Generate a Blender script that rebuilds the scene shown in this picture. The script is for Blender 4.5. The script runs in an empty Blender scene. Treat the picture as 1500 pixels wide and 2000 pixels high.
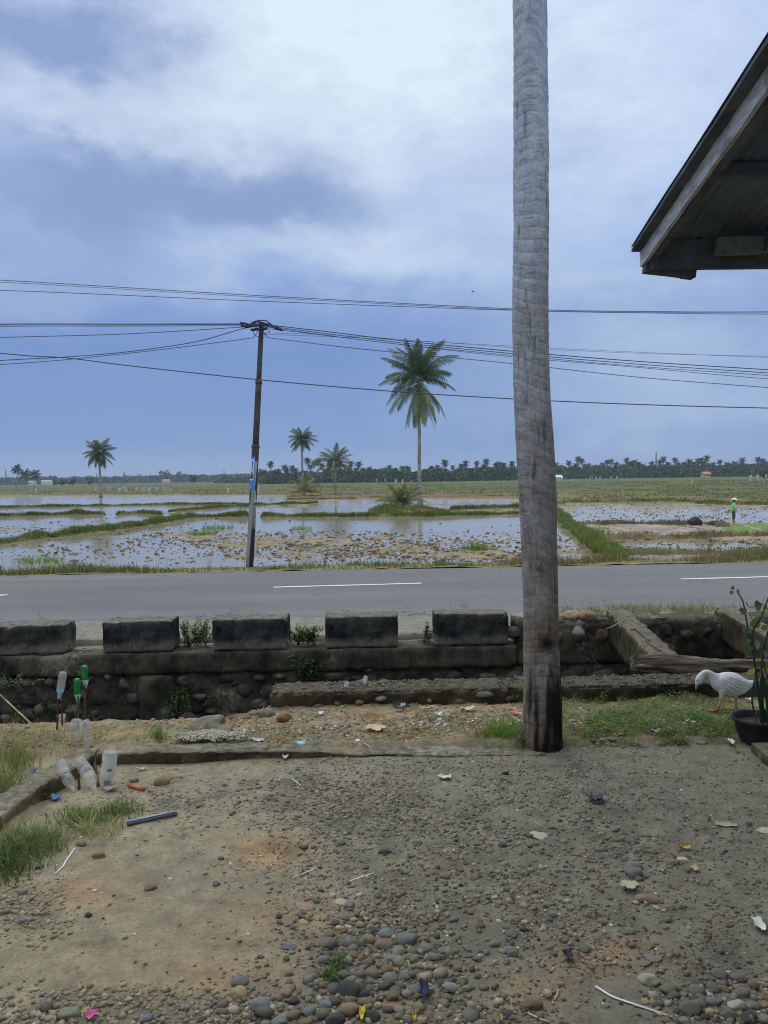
import bpy, math, random
import numpy as np
from mathutils import Vector, Matrix, Euler, noise as mnoise
random.seed(11); rng = np.random.default_rng(11)
scene = bpy.context.scene
COL = scene.collection
R = math.radians
# ------------------------------------------------------------------ camera model (photo is 1500 x 2000)
F = 1500.0; CAMZ = 1.6; PITCH = R(2.56); ROLL = R(0.8)
CM = Matrix.Rotation(math.pi/2 - PITCH, 3, 'X') @ Matrix.Rotation(-ROLL, 3, 'Z')
CMn = np.array([[CM[i][j] for j in range(3)] for i in range(3)])
CAM = Vector((0, 0, CAMZ))
def ray(px, py): return CM @ Vector(((px-750)/F, (1000-py)/F, -1))
def P(px, py, z=0.0):
    d = ray(px, py); return CAM + d*((z-CAMZ)/d.z)
def Q(px, py, Y):
    d = ray(px, py); return CAM + d*(Y/d.y)
def proj(X, Y, Z):
    v = np.stack([X, Y, Z-CAMZ], -1) @ CMn
    w = np.minimum(v[..., 2], -0.05)
    return 750 + F*v[..., 0]/-w, 1000 - F*v[..., 1]/-w
T = 0.03                                  # the road runs almost square to the view
def lin(c):
    c = c/255.0
    return c/12.92 if c <= .04045 else ((c+.055)/1.055)**2.4
ILL = (0.62, 0.64, 0.76)                  # light level of the overcast day, used to turn seen colours into albedo
def A(r, g, b, k=1.0): return tuple(min(.86, k*lin(c)/i) for c, i in zip((r, g, b), ILL))
# ------------------------------------------------------------------ numpy noise
def _h(i, j, s):
    n = (i*374761393 + j*668265263 + s*1442695041) & 0x7fffffff
    n = ((n ^ (n >> 13))*1274126177) & 0x7fffffff
    return ((n ^ (n >> 16)) & 0xffff)/65535.0
def vnoise(x, y, s=0):
    i = np.floor(x).astype(np.int64); j = np.floor(y).astype(np.int64)
    fx = x-i; fy = y-j; fx = fx*fx*(3-2*fx); fy = fy*fy*(3-2*fy)
    a = _h(i, j, s); b = _h(i+1, j, s); c = _h(i, j+1, s); d = _h(i+1, j+1, s)
    return (a*(1-fx)+b*fx)*(1-fy)+(c*(1-fx)+d*fx)*fy
def fbm(x, y, o=4, s=0):
    x = np.asarray(x, float); y = np.asarray(y, float)
    t = 0; a = .5; n = 0
    for k in range(o):
        t = t+a*vnoise(x*2**k+k*17.3, y*2**k-k*9.1, s+k*7); n += a; a *= .5
    return t/n
def sstep(a, b, x):
    t = np.clip((x-a)/(b-a), 0, 1); return t*t*(3-2*t)
def gau(x, y, cx, cy, rx, ry): return np.exp(-(((x-cx)/rx)**2+((y-cy)/ry)**2))
# ------------------------------------------------------------------ object helpers
def world_loc(o):
    v = Vector((0, 0, 0))
    while o is not None: v += o.location; o = o.parent
    return v
def np_mesh(name, V, Fc, mats, parent=None, col=None, smooth=False, mi=None, base=None, local=False):
    V = np.asarray(V, np.float64).reshape(-1, 3); Fc = np.asarray(Fc, np.int32)
    k = Fc.shape[1]
    me = bpy.data.meshes.new(name)
    loc = None
    if not local:
        if parent is not None: V = V-np.array(world_loc(parent))
        elif base is not None: V = V-np.array(base); loc = base
    me.vertices.add(len(V)); me.vertices.foreach_set('co', V.astype(np.float32).ravel())
    me.loops.add(Fc.size); me.loops.foreach_set('vertex_index', Fc.ravel())
    me.polygons.add(len(Fc)); me.polygons.foreach_set('loop_start', np.arange(len(Fc), dtype=np.int32)*k)
    if mi is not None: me.polygons.foreach_set('material_index', np.asarray(mi, np.int32))
    me.update(calc_edges=True); me.validate()
    if smooth: me.shade_smooth()
    if col is not None:
        c = np.asarray(col, np.float32)
        if c.shape[1] == 3: c = np.concatenate([c, np.ones((len(c), 1), np.float32)], 1)
        at = me.color_attributes.new('col', 'FLOAT_COLOR', 'POINT'); at.data.foreach_set('color', c.ravel())
    for m in (mats if isinstance(mats, (list, tuple)) else [mats]): me.materials.append(m)
    o = bpy.data.objects.new(name, me); COL.objects.link(o)
    if parent is not None: o.parent = parent
    if loc is not None: o.location = loc
    return o
class MB:
    def __init__(s): s.v = []; s.f = []; s.m = []; s.c = []; s.cc = (1, 1, 1); s.mi = 0
    def add(s, vs, fs):
        n = len(s.v); s.v += [tuple(v) for v in vs]; s.c += [s.cc]*len(vs)
        for f in fs: s.f.append([i+n for i in f]); s.m.append(s.mi)
    def box(s, lo, hi, M=None):
        x0, y0, z0 = lo; x1, y1, z1 = hi
        vs = [Vector(p) for p in ((x0,y0,z0),(x1,y0,z0),(x1,y1,z0),(x0,y1,z0),(x0,y0,z1),(x1,y0,z1),(x1,y1,z1),(x0,y1,z1))]
        if M is not None: vs = [M @ v for v in vs]
        s.add(vs, [(0,3,2,1),(4,5,6,7),(0,1,5,4),(1,2,6,5),(2,3,7,6),(3,0,4,7)])
    def tube(s, pts, rad, n=8, cap=True, flat=1.0, up=None):
        pts = [Vector(p) for p in pts]
        if not isinstance(rad, (list, tuple)): rad = [rad]*len(pts)
        vs = []; prev = None
        for i, p in enumerate(pts):
            t = (pts[min(i+1, len(pts)-1)]-pts[max(i-1, 0)]).normalized()
            if prev is None:
                u = Vector(up) if up is not None else (Vector((0, 0, 1)) if abs(t.z) < .9 else Vector((0, 1, 0)))
            else: u = prev
            a = (u-t*u.dot(t)).normalized(); prev = a; b = t.cross(a)
            r = rad[i]; ra, rb = (r if isinstance(r, (tuple, list)) else (r, r*flat))
            for k in range(n):
                w = 2*math.pi*k/n; vs.append(p+a*(math.cos(w)*ra)+b*(math.sin(w)*rb))
        fs = []
        for i in range(len(pts)-1):
            for k in range(n):
                fs.append((i*n+k, i*n+(k+1) % n, (i+1)*n+(k+1) % n, (i+1)*n+k))
        if cap: fs.append(tuple(range(n-1, -1, -1))); fs.append(tuple((len(pts)-1)*n+k for k in range(n)))
        s.add(vs, fs)
    def lathe(s, prof, n=20, M=None, cap=True, wob=0.0, sd=0):
        vs = []
        for r, z in prof:
            for k in range(n):
                w = 2*math.pi*k/n
                rr = r*(1+wob*(mnoise.noise(Vector((math.cos(w)*1.5+sd, math.sin(w)*1.5, z*14+sd)))))
                vs.append(Vector((rr*math.cos(w), rr*math.sin(w), z)))
        if M is not None: vs = [M @ v for v in vs]
        fs = []
        for i in range(len(prof)-1):
            for k in range(n): fs.append((i*n+k, i*n+(k+1) % n, (i+1)*n+(k+1) % n, (i+1)*n+k))
        if cap: fs.append(tuple(range(n-1, -1, -1))); fs.append(tuple((len(prof)-1)*n+k for k in range(n)))
        s.add(vs, fs)
    def build(s, name, mats, parent=None, smooth=True, base=None, local=False, col=True):
        me = bpy.data.meshes.new(name); off = Vector((0, 0, 0)); loc = None
        if not local:
            if parent is not None: off = world_loc(parent)
            elif base is not None: off = Vector(base); loc = Vector(base)
        me.from_pydata([Vector(v)-off for v in s.v], [], s.f); me.update()
        me.polygons.foreach_set('material_index', s.m)
        if smooth: me.shade_smooth()
        if col:
            at = me.color_attributes.new('col', 'FLOAT_COLOR', 'POINT')
            at.data.foreach_set('color', np.array([tuple(c)+(1,) for c in s.c], np.float32).ravel())
        for m in (mats if isinstance(mats, (list, tuple)) else [mats]): me.materials.append(m)
        o = bpy.data.objects.new(name, me); COL.objects.link(o)
        if parent is not None: o.parent = parent
        if loc is not None: o.location = loc
        return o
def tag(o, label=None, cat=None, group=None, kind=None):
    if label: o['label'] = label
    if cat: o['category'] = cat
    if group: o['group'] = group
    if kind: o['kind'] = kind
    return o
def thing(name, label, cat, loc, group=None, rot=None):
    o = bpy.data.objects.new(name, None); COL.objects.link(o); o.location = loc
    o.empty_display_size = .1
    if rot is not None: o.rotation_euler = rot
    return tag(o, label, cat, group)
def copy_tree(o, parent=None):
    c = o.copy(); COL.objects.link(c)
    if parent is not None: c.parent = parent
    for ch in list(o.children): copy_tree(ch, c)
    return c
# ------------------------------------------------------------------ materials
def nt(m):
    m.use_nodes = True; t = m.node_tree; t.nodes.clear(); return t
def N(t, typ, **kw):
    n = t.nodes.new(typ)
    for k, v in kw.items():
        if k.startswith('i_'): n.inputs[k[2:].replace('_', ' ')].default_value = v
        else: setattr(n, k, v)
    return n
def L(t, a, b): t.links.new(a, b)
def ramp(t, src, stops):
    r = N(t, 'ShaderNodeValToRGB'); e = r.color_ramp.elements
    while len(e) < len(stops): e.new(.5)
    for q, (p, c) in zip(e, stops):
        q.position = p; q.color = tuple(c)+(1,) if len(c) == 3 else c
    L(t, src, r.inputs[0]); return r.outputs[0]
def mixc(t, fac, a, b, mode='MIX'):
    m = N(t, 'ShaderNodeMix', data_type='RGBA', blend_type=mode)
    for sock, v in ((m.inputs[0], fac), (m.inputs[6], a), (m.inputs[7], b)):
        if hasattr(v, 'is_output') or isinstance(v, bpy.types.NodeSocket): L(t, v, sock)
        else: sock.default_value = v if isinstance(v, (int, float)) else (tuple(v)+(1,) if len(v) == 3 else v)
    return m.outputs[2]
def mth(t, op, a, b=None, c=None, clamp=False):
    m = N(t, 'ShaderNodeMath', operation=op, use_clamp=clamp)
    for i, v in enumerate((a, b, c)):
        if v is None: continue
        if isinstance(v, bpy.types.NodeSocket): L(t, v, m.inputs[i])
        else: m.inputs[i].default_value = v
    return m.outputs[0]
def noise(t, co, scale, detail=6, rough=.6, stretch=None):
    if stretch is not None:
        mp = N(t, 'ShaderNodeMapping'); mp.inputs['Scale'].default_value = stretch; L(t, co, mp.inputs[0]); co = mp.outputs[0]
    n = N(t, 'ShaderNodeTexNoise'); n.inputs['Scale'].default_value = scale
    n.inputs['Detail'].default_value = detail; n.inputs['Roughness'].default_value = rough
    L(t, co, n.inputs['Vector']); return n.outputs[0]
def mk(name, c1, c2, scale=5, rough=.85, bump=.3, bscale=40, attr=False, objcol=False, spec=.25, lo=.35, hi=.65, stretch=None,
       c3=None, s3=1.3, t3=(.5, .65), bdist=.01, stretch3=None, metal=0.0, transl=0.0, rvar=0.0):
    m = bpy.data.materials.new(name); t = nt(m)
    tc = N(t, 'ShaderNodeTexCoord').outputs['Object']
    n1 = noise(t, tc, scale, 8, .65, stretch)
    colr = ramp(t, n1, [(lo, c1), (hi, c2)])
    if c3 is not None:
        n3 = noise(t, tc, s3, 7, .65, stretch3)
        f3 = ramp(t, n3, [(t3[0], (0, 0, 0)), (t3[1], (1, 1, 1))])
        colr = mixc(t, f3, colr, c3)
    if attr:
        a = N(t, 'ShaderNodeAttribute', attribute_name='col'); colr = mixc(t, 1.0, colr, a.outputs['Color'], 'MULTIPLY')
    if objcol:
        a = N(t, 'ShaderNodeObjectInfo'); colr = mixc(t, 1.0, colr, a.outputs['Color'], 'MULTIPLY')
    b = N(t, 'ShaderNodeBsdfPrincipled'); L(t, colr, b.inputs['Base Color'])
    b.inputs['Roughness'].default_value = rough; b.inputs['Specular IOR Level'].default_value = spec
    b.inputs['Metallic'].default_value = metal
    if rvar:
        rr = mth(t, 'MULTIPLY_ADD', n1, rvar, rough-rvar/2); L(t, rr, b.inputs['Roughness'])
    if bump:
        nb = noise(t, tc, bscale, 9, .7, stretch)
        bp = N(t, 'ShaderNodeBump'); bp.inputs['Strength'].default_value = bump; bp.inputs['Distance'].default_value = bdist
        L(t, nb, bp.inputs['Height']); L(t, bp.outputs[0], b.inputs['Normal'])
    out = N(t, 'ShaderNodeOutputMaterial'); sh = b.outputs[0]
    if transl:
        tr = N(t, 'ShaderNodeBsdfTranslucent'); L(t, colr, tr.inputs[0])
        mx = N(t, 'ShaderNodeMixShader'); mx.inputs[0].default_value = transl
        L(t, sh, mx.inputs[1]); L(t, tr.outputs[0], mx.inputs[2]); sh = mx.outputs[0]
    L(t, sh, out.inputs[0]); return m
def g(v): return (v, v, v)
M = {}
M['dirt'] = mk('dirt', g(.74), g(1.2), 9, .95, .9, 90, attr=True, spec=.1, bdist=.01, c3=g(.66), s3=70, t3=(.5, .68))
M['stone'] = mk('river_stone', g(.72), g(1.25), 14, .8, .35, 60, objcol=True, spec=.25, bdist=.004)
M['pebble'] = mk('pebble', g(.8), g(1.2), 30, .85, 0, attr=True, spec=.2)
M['rubble'] = mk('rubble_stone', g(.6), g(1.25), 9, .85, .5, 40, attr=True, spec=.2)
M['grass'] = mk('grass_blade', g(.8), g(1.2), 3, .7, 0, attr=True, spec=.2, transl=.25)
M['leaf'] = mk('leaf', g(.8), g(1.2), 6, .55, 0, attr=True, spec=.35, transl=.2)
M['farleaf'] = mk('far_leaf', g(.7), g(1.3), .35, .8, 0, attr=True, spec=.15)
M['field'] = mk('paddy_mud', g(.72), g(1.28), 1.6, .85, .8, 9, attr=True, spec=.2, bdist=.05)
M['black'] = mk('black_rubber', A(30, 32, 38), A(45, 48, 55), 5, .55, 0)
M['plain'] = mk('painted', g(.88), g(1.08), 12, .6, .1, 60, attr=True, spec=.3)
M['plastic'] = mk('plastic', g(.93), g(1.05), 15, .35, .05, 60, attr=True, spec=.45)
M['wood'] = mk('old_wood', g(.55), g(1.35), 5, .9, .6, 14, attr=True, spec=.15, stretch=(1, 1, 9))
M['bark'] = mk('far_bark', g(.75), g(1.2), 2.0, .9, .3, 6, attr=True, spec=.1)
# dark, lichen-patched concrete
def concrete(name, dark, mid, pale, palefrom=.56, top=True, drip=True, low=0, r0=.40, r1=.62, red=False, topk=1.0):
    m = bpy.data.materials.new(name); t = nt(m)
    tc = N(t, 'ShaderNodeTexCoord').outputs['Object']
    n1 = noise(t, tc, 3.2, 9, .7); n2 = noise(t, tc, 22, 8, .7); n3 = noise(t, tc, 1.5, 6, .6)
    c = ramp(t, n1, [(r0, dark), (r1, mid)])
    pm = mth(t, 'ADD', mth(t, 'MULTIPLY', n3, .65), mth(t, 'MULTIPLY', n2, .35))
    c = mixc(t, ramp(t, pm, [(palefrom, g(0)), (palefrom+.08, g(1))]), c, pale)
    if red: c = mixc(t, ramp(t, noise(t, tc, 2.9, 4, .5), [(.54, g(0)), (.6, g(.65))]), c, A(108, 82, 66))
    if low:   # lime bloom creeping up from the bed joint
        sz = N(t, 'ShaderNodeSeparateXYZ'); L(t, tc, sz.inputs[0])
        lf = mth(t, 'SUBTRACT', mth(t, 'ADD', mth(t, 'MULTIPLY', n3, .9), mth(t, 'MULTIPLY', n2, .3)), mth(t, 'MULTIPLY', sz.outputs[2], low))
        c = mixc(t, ramp(t, lf, [(.28, g(0)), (.56, g(.7))]), c, pale)
    if drip:
        dr = noise(t, tc, 7, 6, .7, (6, 6, .55))
        c = mixc(t, ramp(t, dr, [(.55, g(0)), (.72, g(.7))]), c, tuple(x*.45 for x in dark))
    # green algae film
    al = noise(t, tc, 2.3, 5, .6)
    c = mixc(t, ramp(t, al, [(.52, g(0)), (.75, g(.45))]), c, A(38, 44, 26))
    if top:   # paler colour on what faces up
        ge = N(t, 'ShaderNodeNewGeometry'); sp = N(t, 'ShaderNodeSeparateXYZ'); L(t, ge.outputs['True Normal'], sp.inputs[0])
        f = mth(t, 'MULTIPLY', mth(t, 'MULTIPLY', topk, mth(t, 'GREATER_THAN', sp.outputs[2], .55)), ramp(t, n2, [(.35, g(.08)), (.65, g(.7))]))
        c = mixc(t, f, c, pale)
    b = N(t, 'ShaderNodeBsdfPrincipled'); L(t, c, b.inputs['Base Color']); b.inputs['Roughness'].default_value = .92
    b.inputs['Specular IOR Level'].default_value = .15
    bp = N(t, 'ShaderNodeBump'); bp.inputs['Strength'].default_value = .7; bp.inputs['Distance'].default_value = .012
    L(t, noise(t, tc, 34, 10, .75), bp.inputs['Height']); L(t, bp.outputs[0], b.inputs['Normal'])
    o = N(t, 'ShaderNodeOutputMaterial'); L(t, b.outputs[0], o.inputs[0]); return m
M['block'] = concrete('mossy_concrete', A(26, 28, 30), A(66, 65, 64, 1.3), A(124, 120, 112, 1.3), .58, low=1.95)
M['wall'] = concrete('mossy_wall', A(30, 29, 26, 1.5), A(66, 62, 54, 1.6), A(100, 94, 84, 1.6), .56, drip=True, topk=.3)
M['lowwall'] = concrete('pebbly_mortar', A(40, 36, 27), A(72, 66, 54), A(104, 99, 90), .60, drip=False)
M['strut'] = concrete('weathered_concrete', A(50, 44, 30), A(80, 73, 56), A(124, 119, 110), .58, drip=True)
M['kerb'] = concrete('kerb_mortar', A(44, 41, 34), A(90, 82, 70), A(140, 136, 126), .53, drip=False, red=True)
def bottle_mat(name, colr, alpha, rough=.15):
    m = bpy.data.materials.new(name); t = nt(m)
    tc = N(t, 'ShaderNodeTexCoord').outputs['Object']
    n1 = noise(t, tc, 24, 5, .6)
    b = N(t, 'ShaderNodeBsdfPrincipled'); L(t, ramp(t, n1, [(.3, tuple(x*.75 for x in colr)), (.7, colr)]), b.inputs['Base Color'])
    b.inputs['Roughness'].default_value = rough; b.inputs['Specular IOR Level'].default_value = .6
    bp = N(t, 'ShaderNodeBump'); bp.inputs['Strength'].default_value = .5; bp.inputs['Distance'].default_value = .006
    L(t, n1, bp.inputs['Height']); L(t, bp.outputs[0], b.inputs['Normal'])
    tr = N(t, 'ShaderNodeBsdfTransparent'); tr.inputs[0].default_value = tuple(min(1, .35+x) for x in colr)+(1,)
    mx = N(t, 'ShaderNodeMixShader'); L(t, ramp(t, n1, [(.35, g(alpha*.8)), (.65, g(min(1, alpha*1.2)))]), mx.inputs[0])
    L(t, tr.outputs[0], mx.inputs[1]); L(t, b.outputs[0], mx.inputs[2])
    o = N(t, 'ShaderNodeOutputMaterial'); L(t, mx.outputs[0], o.inputs[0]); return m
M['pet'] = bottle_mat('clear_plastic', A(205, 212, 205), .36, .08)
M['petgreen'] = bottle_mat('green_plastic', A(40, 130, 70), .7)
M['petdull'] = bottle_mat('dusty_plastic', A(205, 208, 196, 1.1), .36, .2)
# water
def water(name, c, rough=.03):
    m = bpy.data.materials.new(name); t = nt(m)
    tc = N(t, 'ShaderNodeTexCoord').outputs['Object']
    b = N(t, 'ShaderNodeBsdfPrincipled'); b.inputs['IOR'].default_value = 1.33
    L(t, ramp(t, noise(t, tc, .4, 6, .6), [(.35, tuple(x*.8 for x in c)), (.65, c)]), b.inputs['Base Color'])
    b.inputs['Roughness'].default_value = rough
    bp = N(t, 'ShaderNodeBump'); bp.inputs['Strength'].default_value = .06; bp.inputs['Distance'].default_value = .02
    L(t, noise(t, tc, 5, 3, .5, (1, .5, 1)), bp.inputs['Height']); L(t, bp.outputs[0], b.inputs['Normal'])
    o = N(t, 'ShaderNodeOutputMaterial'); L(t, b.outputs[0], o.inputs[0]); return m
M['water'] = water('paddy_water', A(138, 130, 116), .09)
# asphalt
def asphalt():
    m = bpy.data.materials.new('asphalt'); t = nt(m)
    tc = N(t, 'ShaderNodeTexCoord').outputs['Object']
    big = noise(t, tc, .5, 5, .6, (.25, 1.6, 1)); fine = noise(t, tc, 45, 4, .8); mid = noise(t, tc, 4, 6, .7, (.4, 1.5, 1))
    c = ramp(t, big, [(.3, A(92, 92, 97)), (.7, A(112, 112, 116))])
    c = mixc(t, ramp(t, mid, [(.45, g(0)), (.75, g(.4))]), c, A(92, 92, 97))
    c = mixc(t, ramp(t, fine, [(.35, g(.35)), (.6, g(0))]), c, A(70, 70, 75))
    c = mixc(t, ramp(t, noise(t, tc, 1.6, 9, .75), [(.66, g(0)), (.7, g(.5))]), c, A(74, 74, 78))
    sx = N(t, 'ShaderNodeSeparateXYZ'); L(t, tc, sx.inputs[0])
    yy = mth(t, 'SUBTRACT', sx.outputs[1], mth(t, 'MULTIPLY', sx.outputs[0], .03))
    wear = mth(t, 'MULTIPLY_ADD', mth(t, 'SINE', mth(t, 'MULTIPLY', mth(t, 'SUBTRACT', yy, 12.1), 3.9)), .5, .5)
    c = mixc(t, mth(t, 'MULTIPLY', wear, mth(t, 'MULTIPLY', mid, .5)), c, A(84, 84, 89))
    vo = N(t, 'ShaderNodeTexVoronoi', feature='DISTANCE_TO_EDGE'); vo.inputs['Scale'].default_value = .55
    wv = N(t, 'ShaderNodeVectorMath', operation='ADD'); nn_ = N(t, 'ShaderNodeTexNoise'); nn_.inputs['Scale'].default_value = 2.2; nn_.inputs['Detail'].default_value = 6; L(t, tc, nn_.inputs['Vector'])
    L(t, tc, wv.inputs[0]); L(t, nn_.outputs['Color'], wv.inputs[1]); L(t, wv.outputs[0], vo.inputs['Vector'])
    c = mixc(t, mth(t, 'MULTIPLY', ramp(t, vo.outputs['Distance'], [(0.006, g(.75)), (.016, g(0))]), ramp(t, big, [(.5, g(0)), (.6, g(1))])), c, A(58, 58, 62))
    b = N(t, 'ShaderNodeBsdfPrincipled'); L(t, c, b.inputs['Base Color']); b.inputs['Roughness'].default_value = .8
    b.inputs['Specular IOR Level'].default_value = .25
    bp = N(t, 'ShaderNodeBump'); bp.inputs['Strength'].default_value = .5; bp.inputs['Distance'].default_value = .008
    L(t, fine, bp.inputs['Height']); L(t, bp.outputs[0], b.inputs['Normal'])
    o = N(t, 'ShaderNodeOutputMaterial'); L(t, b.outputs[0], o.inputs[0]); return m
M['asphalt'] = asphalt()
M['paint'] = mk('road_paint', A(196, 198, 205), A(222, 224, 228), 14, .7, .2, 60, c3=A(140, 140, 146), s3=11, t3=(.56, .68))
M['shoulder'] = mk('shoulder_grit', A(104, 102, 98), A(124, 121, 116), 4, .95, .6, 40, c3=A(84, 82, 79), s3=14, t3=(.5, .7))
# palm trunk
def trunkmat(name, pale, dark, brown, zb=1.5):
    m = bpy.data.materials.new(name); t = nt(m)
    tc = N(t, 'ShaderNodeTexCoord').outputs['Object']
    sp = N(t, 'ShaderNodeSeparateXYZ'); L(t, tc, sp.inputs[0])
    n1 = noise(t, tc, 14, 9, .72, (1, 1, .8)); n2 = noise(t, tc, 3.2, 6, .6)
    nf = noise(t, tc, 75, 8, .78, (1, 1, .8)); n1 = mth(t, 'ADD', mth(t, 'MULTIPLY', n1, .5), mth(t, 'MULTIPLY', nf, .5))
    c = ramp(t, n1, [(.38, tuple(x*.62 for x in pale)), (.5, pale), (.64, tuple(min(.85, x*1.35) for x in pale))])
    # browner towards the foot, weathered bark
    f = mth(t, 'ADD', mth(t, 'MULTIPLY', sp.outputs[2], -1/zb), mth(t, 'MULTIPLY_ADD', n2, 1.5, .35), clamp=True)
    c = mixc(t, f, c, mixc(t, ramp(t, n1, [(.35, g(0)), (.65, g(1))]), tuple(x*.6 for x in brown), tuple(x*1.35 for x in brown)))
    # vertical cracks and horizontal leaf-scar lines
    cr = noise(t, tc, 11, 5, .6, (3.2, 3.2, .42))
    cr0 = noise(t, tc, 9, 5, .65, (4.2, 4.2, .5)); c = mixc(t, ramp(t, cr0, [(.60, g(0)), (.68, g(.75))]), c, dark) if False else c
    fcr = mth(t, 'MULTIPLY_ADD', sp.outputs[2], -.26, .95, clamp=True)
    c = mixc(t, mth(t, 'MULTIPLY', fcr, ramp(t, cr0, [(.64, g(0)), (.71, g(.7))])), c, dark)
    c = mixc(t, ramp(t, cr, [(.67, g(0)), (.72, g(.85))]), c, dark)
    cr1 = noise(t, tc, 34, 5, .7, (2.6, 2.6, .8)); flo = mth(t, 'MULTIPLY_ADD', sp.outputs[2], -.34, 1.0, clamp=True)
    c = mixc(t, mth(t, 'MULTIPLY', flo, ramp(t, cr1, [(.59, g(0)), (.7, g(.45))])), c, dark)
    c = mixc(t, mth(t, 'MULTIPLY', flo, ramp(t, cr1, [(.28, g(.55)), (.42, g(0))])), c, tuple(x*1.25 for x in pale))
    cr2 = noise(t, tc, 20, 4, .6, (.5, .5, 2.6))
    c = mixc(t, ramp(t, cr2, [(.62, g(0)), (.74, g(.22))]), c, tuple(x*1.8 for x in dark))
    at = N(t, 'ShaderNodeAttribute', attribute_name='col'); c = mixc(t, 1.0, c, at.outputs['Color'], 'MULTIPLY')
    b = N(t, 'ShaderNodeBsdfPrincipled'); L(t, c, b.inputs['Base Color']); b.inputs['Roughness'].default_value = .95
    b.inputs['Specular IOR Level'].default_value = .1
    h = mth(t, 'SUBTRACT', mth(t, 'SUBTRACT', mth(t, 'SUBTRACT', n1, mth(t, 'MULTIPLY', flo, mth(t, 'MULTIPLY', cr1, .8))), ramp(t, cr, [(.6, g(0)), (.7, g(1))])), ramp(t, cr2, [(.58, g(0)), (.7, g(.6))]))
    bp = N(t, 'ShaderNodeBump'); bp.inputs['Strength'].default_value = 1.0; bp.inputs['Distance'].default_value = .010
    L(t, h, bp.inputs['Height']); L(t, bp.outputs[0], b.inputs['Normal'])
    o = N(t, 'ShaderNodeOutputMaterial'); L(t, b.outputs[0], o.inputs[0]); return m
M['trunk'] = trunkmat('palm_bark', A(152, 157, 172, 1.18), A(44, 41, 42), A(110, 99, 92, 1.15), 2.9)
# ------------------------------------------------------------------ camera, sky, sun
cam = bpy.data.cameras.new('camera'); camo = bpy.data.objects.new('camera', cam); COL.objects.link(camo)
cam.sensor_fit = 'VERTICAL'; cam.sensor_height = 36; cam.sensor_width = 27; cam.lens = 27.0
cam.clip_start = .05; cam.clip_end = 12000
camo.matrix_world = Matrix.Translation(CAM) @ CM.to_4x4()
scene.camera = camo
scene.view_settings.view_transform = 'Standard'; scene.view_settings.look = 'None'
scene.view_settings.exposure = 0; scene.view_settings.gamma = 1
scene.render.engine = 'CYCLES'
cy = scene.cycles; cy.use_denoising = True
try:
    cy.denoiser = 'OPENIMAGEDENOISE'; cy.denoising_input_passes = 'RGB_ALBEDO_NORMAL'; cy.denoising_prefilter = 'NONE'
except Exception: pass
cy.max_bounces = 6; cy.diffuse_bounces = 3; cy.glossy_bounces = 3; cy.transparent_max_bounces = 12
cy.transmission_bounces = 4; cy.volume_bounces = 0
cy.pixel_filter_type = 'BLACKMAN_HARRIS'; cy.filter_width = 1.1
cy.use_adaptive_sampling = True; cy.adaptive_threshold = .004

SUN_EL, SUN_AZ = 58, -25          # high, ahead and a little left, behind the cloud
w = bpy.data.worlds.new('World'); scene.world = w; w.use_nodes = True
t = w.node_tree; t.nodes.clear()
tc = N(t, 'ShaderNodeTexCoord').outputs['Generated']
sp = N(t, 'ShaderNodeSeparateXYZ'); L(t, tc, sp.inputs[0])
el = mth(t, 'ARCSINE', sp.outputs[2]); az = mth(t, 'ARCTAN2', sp.outputs[0], sp.outputs[1])
cv = N(t, 'ShaderNodeCombineXYZ'); L(t, mth(t, 'MULTIPLY', az, 1.0), cv.inputs[0]); L(t, mth(t, 'MULTIPLY', el, 1.6), cv.inputs[1])
cvo = cv.outputs[0]
w1 = noise(t, cvo, 2.6, 6, .6)
mp = N(t, 'ShaderNodeMapping'); mp.inputs['Location'].default_value = (7.3, 3.1, 1.7); L(t, cvo, mp.inputs[0])
w2 = noise(t, mp.outputs[0], 3.4, 6, .6)
fine = noise(t, cvo, 6.5, 9, .66, (1, 1.25, 1)); fine2 = noise(t, mp.outputs[0], 26, 6, .6, (.8, 1.6, 1))
azw = mth(t, 'ADD', az, mth(t, 'MULTIPLY_ADD', w1, .42, -.21)); elw = mth(t, 'ADD', el, mth(t, 'MULTIPLY_ADD', w2, .26, -.13))
def sky_dir(px, py):
    d = ray(px, py).normalized(); return math.atan2(d.x, d.y), math.asin(d.z)
def blob(px, py, rx, ry, amp):
    a, e = sky_dir(px, py)
    dx = mth(t, 'MULTIPLY', mth(t, 'SUBTRACT', azw, a), 1500/rx); dy = mth(t, 'MULTIPLY', mth(t, 'SUBTRACT', elw, e), 1500/ry)
    s = mth(t, 'ADD', mth(t, 'MULTIPLY', dx, dx), mth(t, 'MULTIPLY', dy, dy))
    return mth(t, 'MULTIPLY', mth(t, 'EXPONENT', mth(t, 'MULTIPLY', s, -1)), amp)
def total(bl):
    s = None
    for b in bl:
        o = blob(*b); s = o if s is None else mth(t, 'ADD', s, o)
    return s
def lc(r, gg, b): return tuple(lin(v) for v in (r, gg, b))
e0 = 1/1.57
base = ramp(t, mth(t, 'MULTIPLY', el, e0), [(0.0, lc(154, 180, 220)), (.03, lc(124, 156, 208)), (.10, lc(114, 147, 203)), (.19, lc(152, 178, 228)),
            (.27, lc(188, 206, 241)), (.36, lc(195, 214, 246)), (.46, lc(206, 228, 255)), (.6, (1.05, 1.12, 1.25)), (1, (1.6, 1.66, 1.78))])
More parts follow.
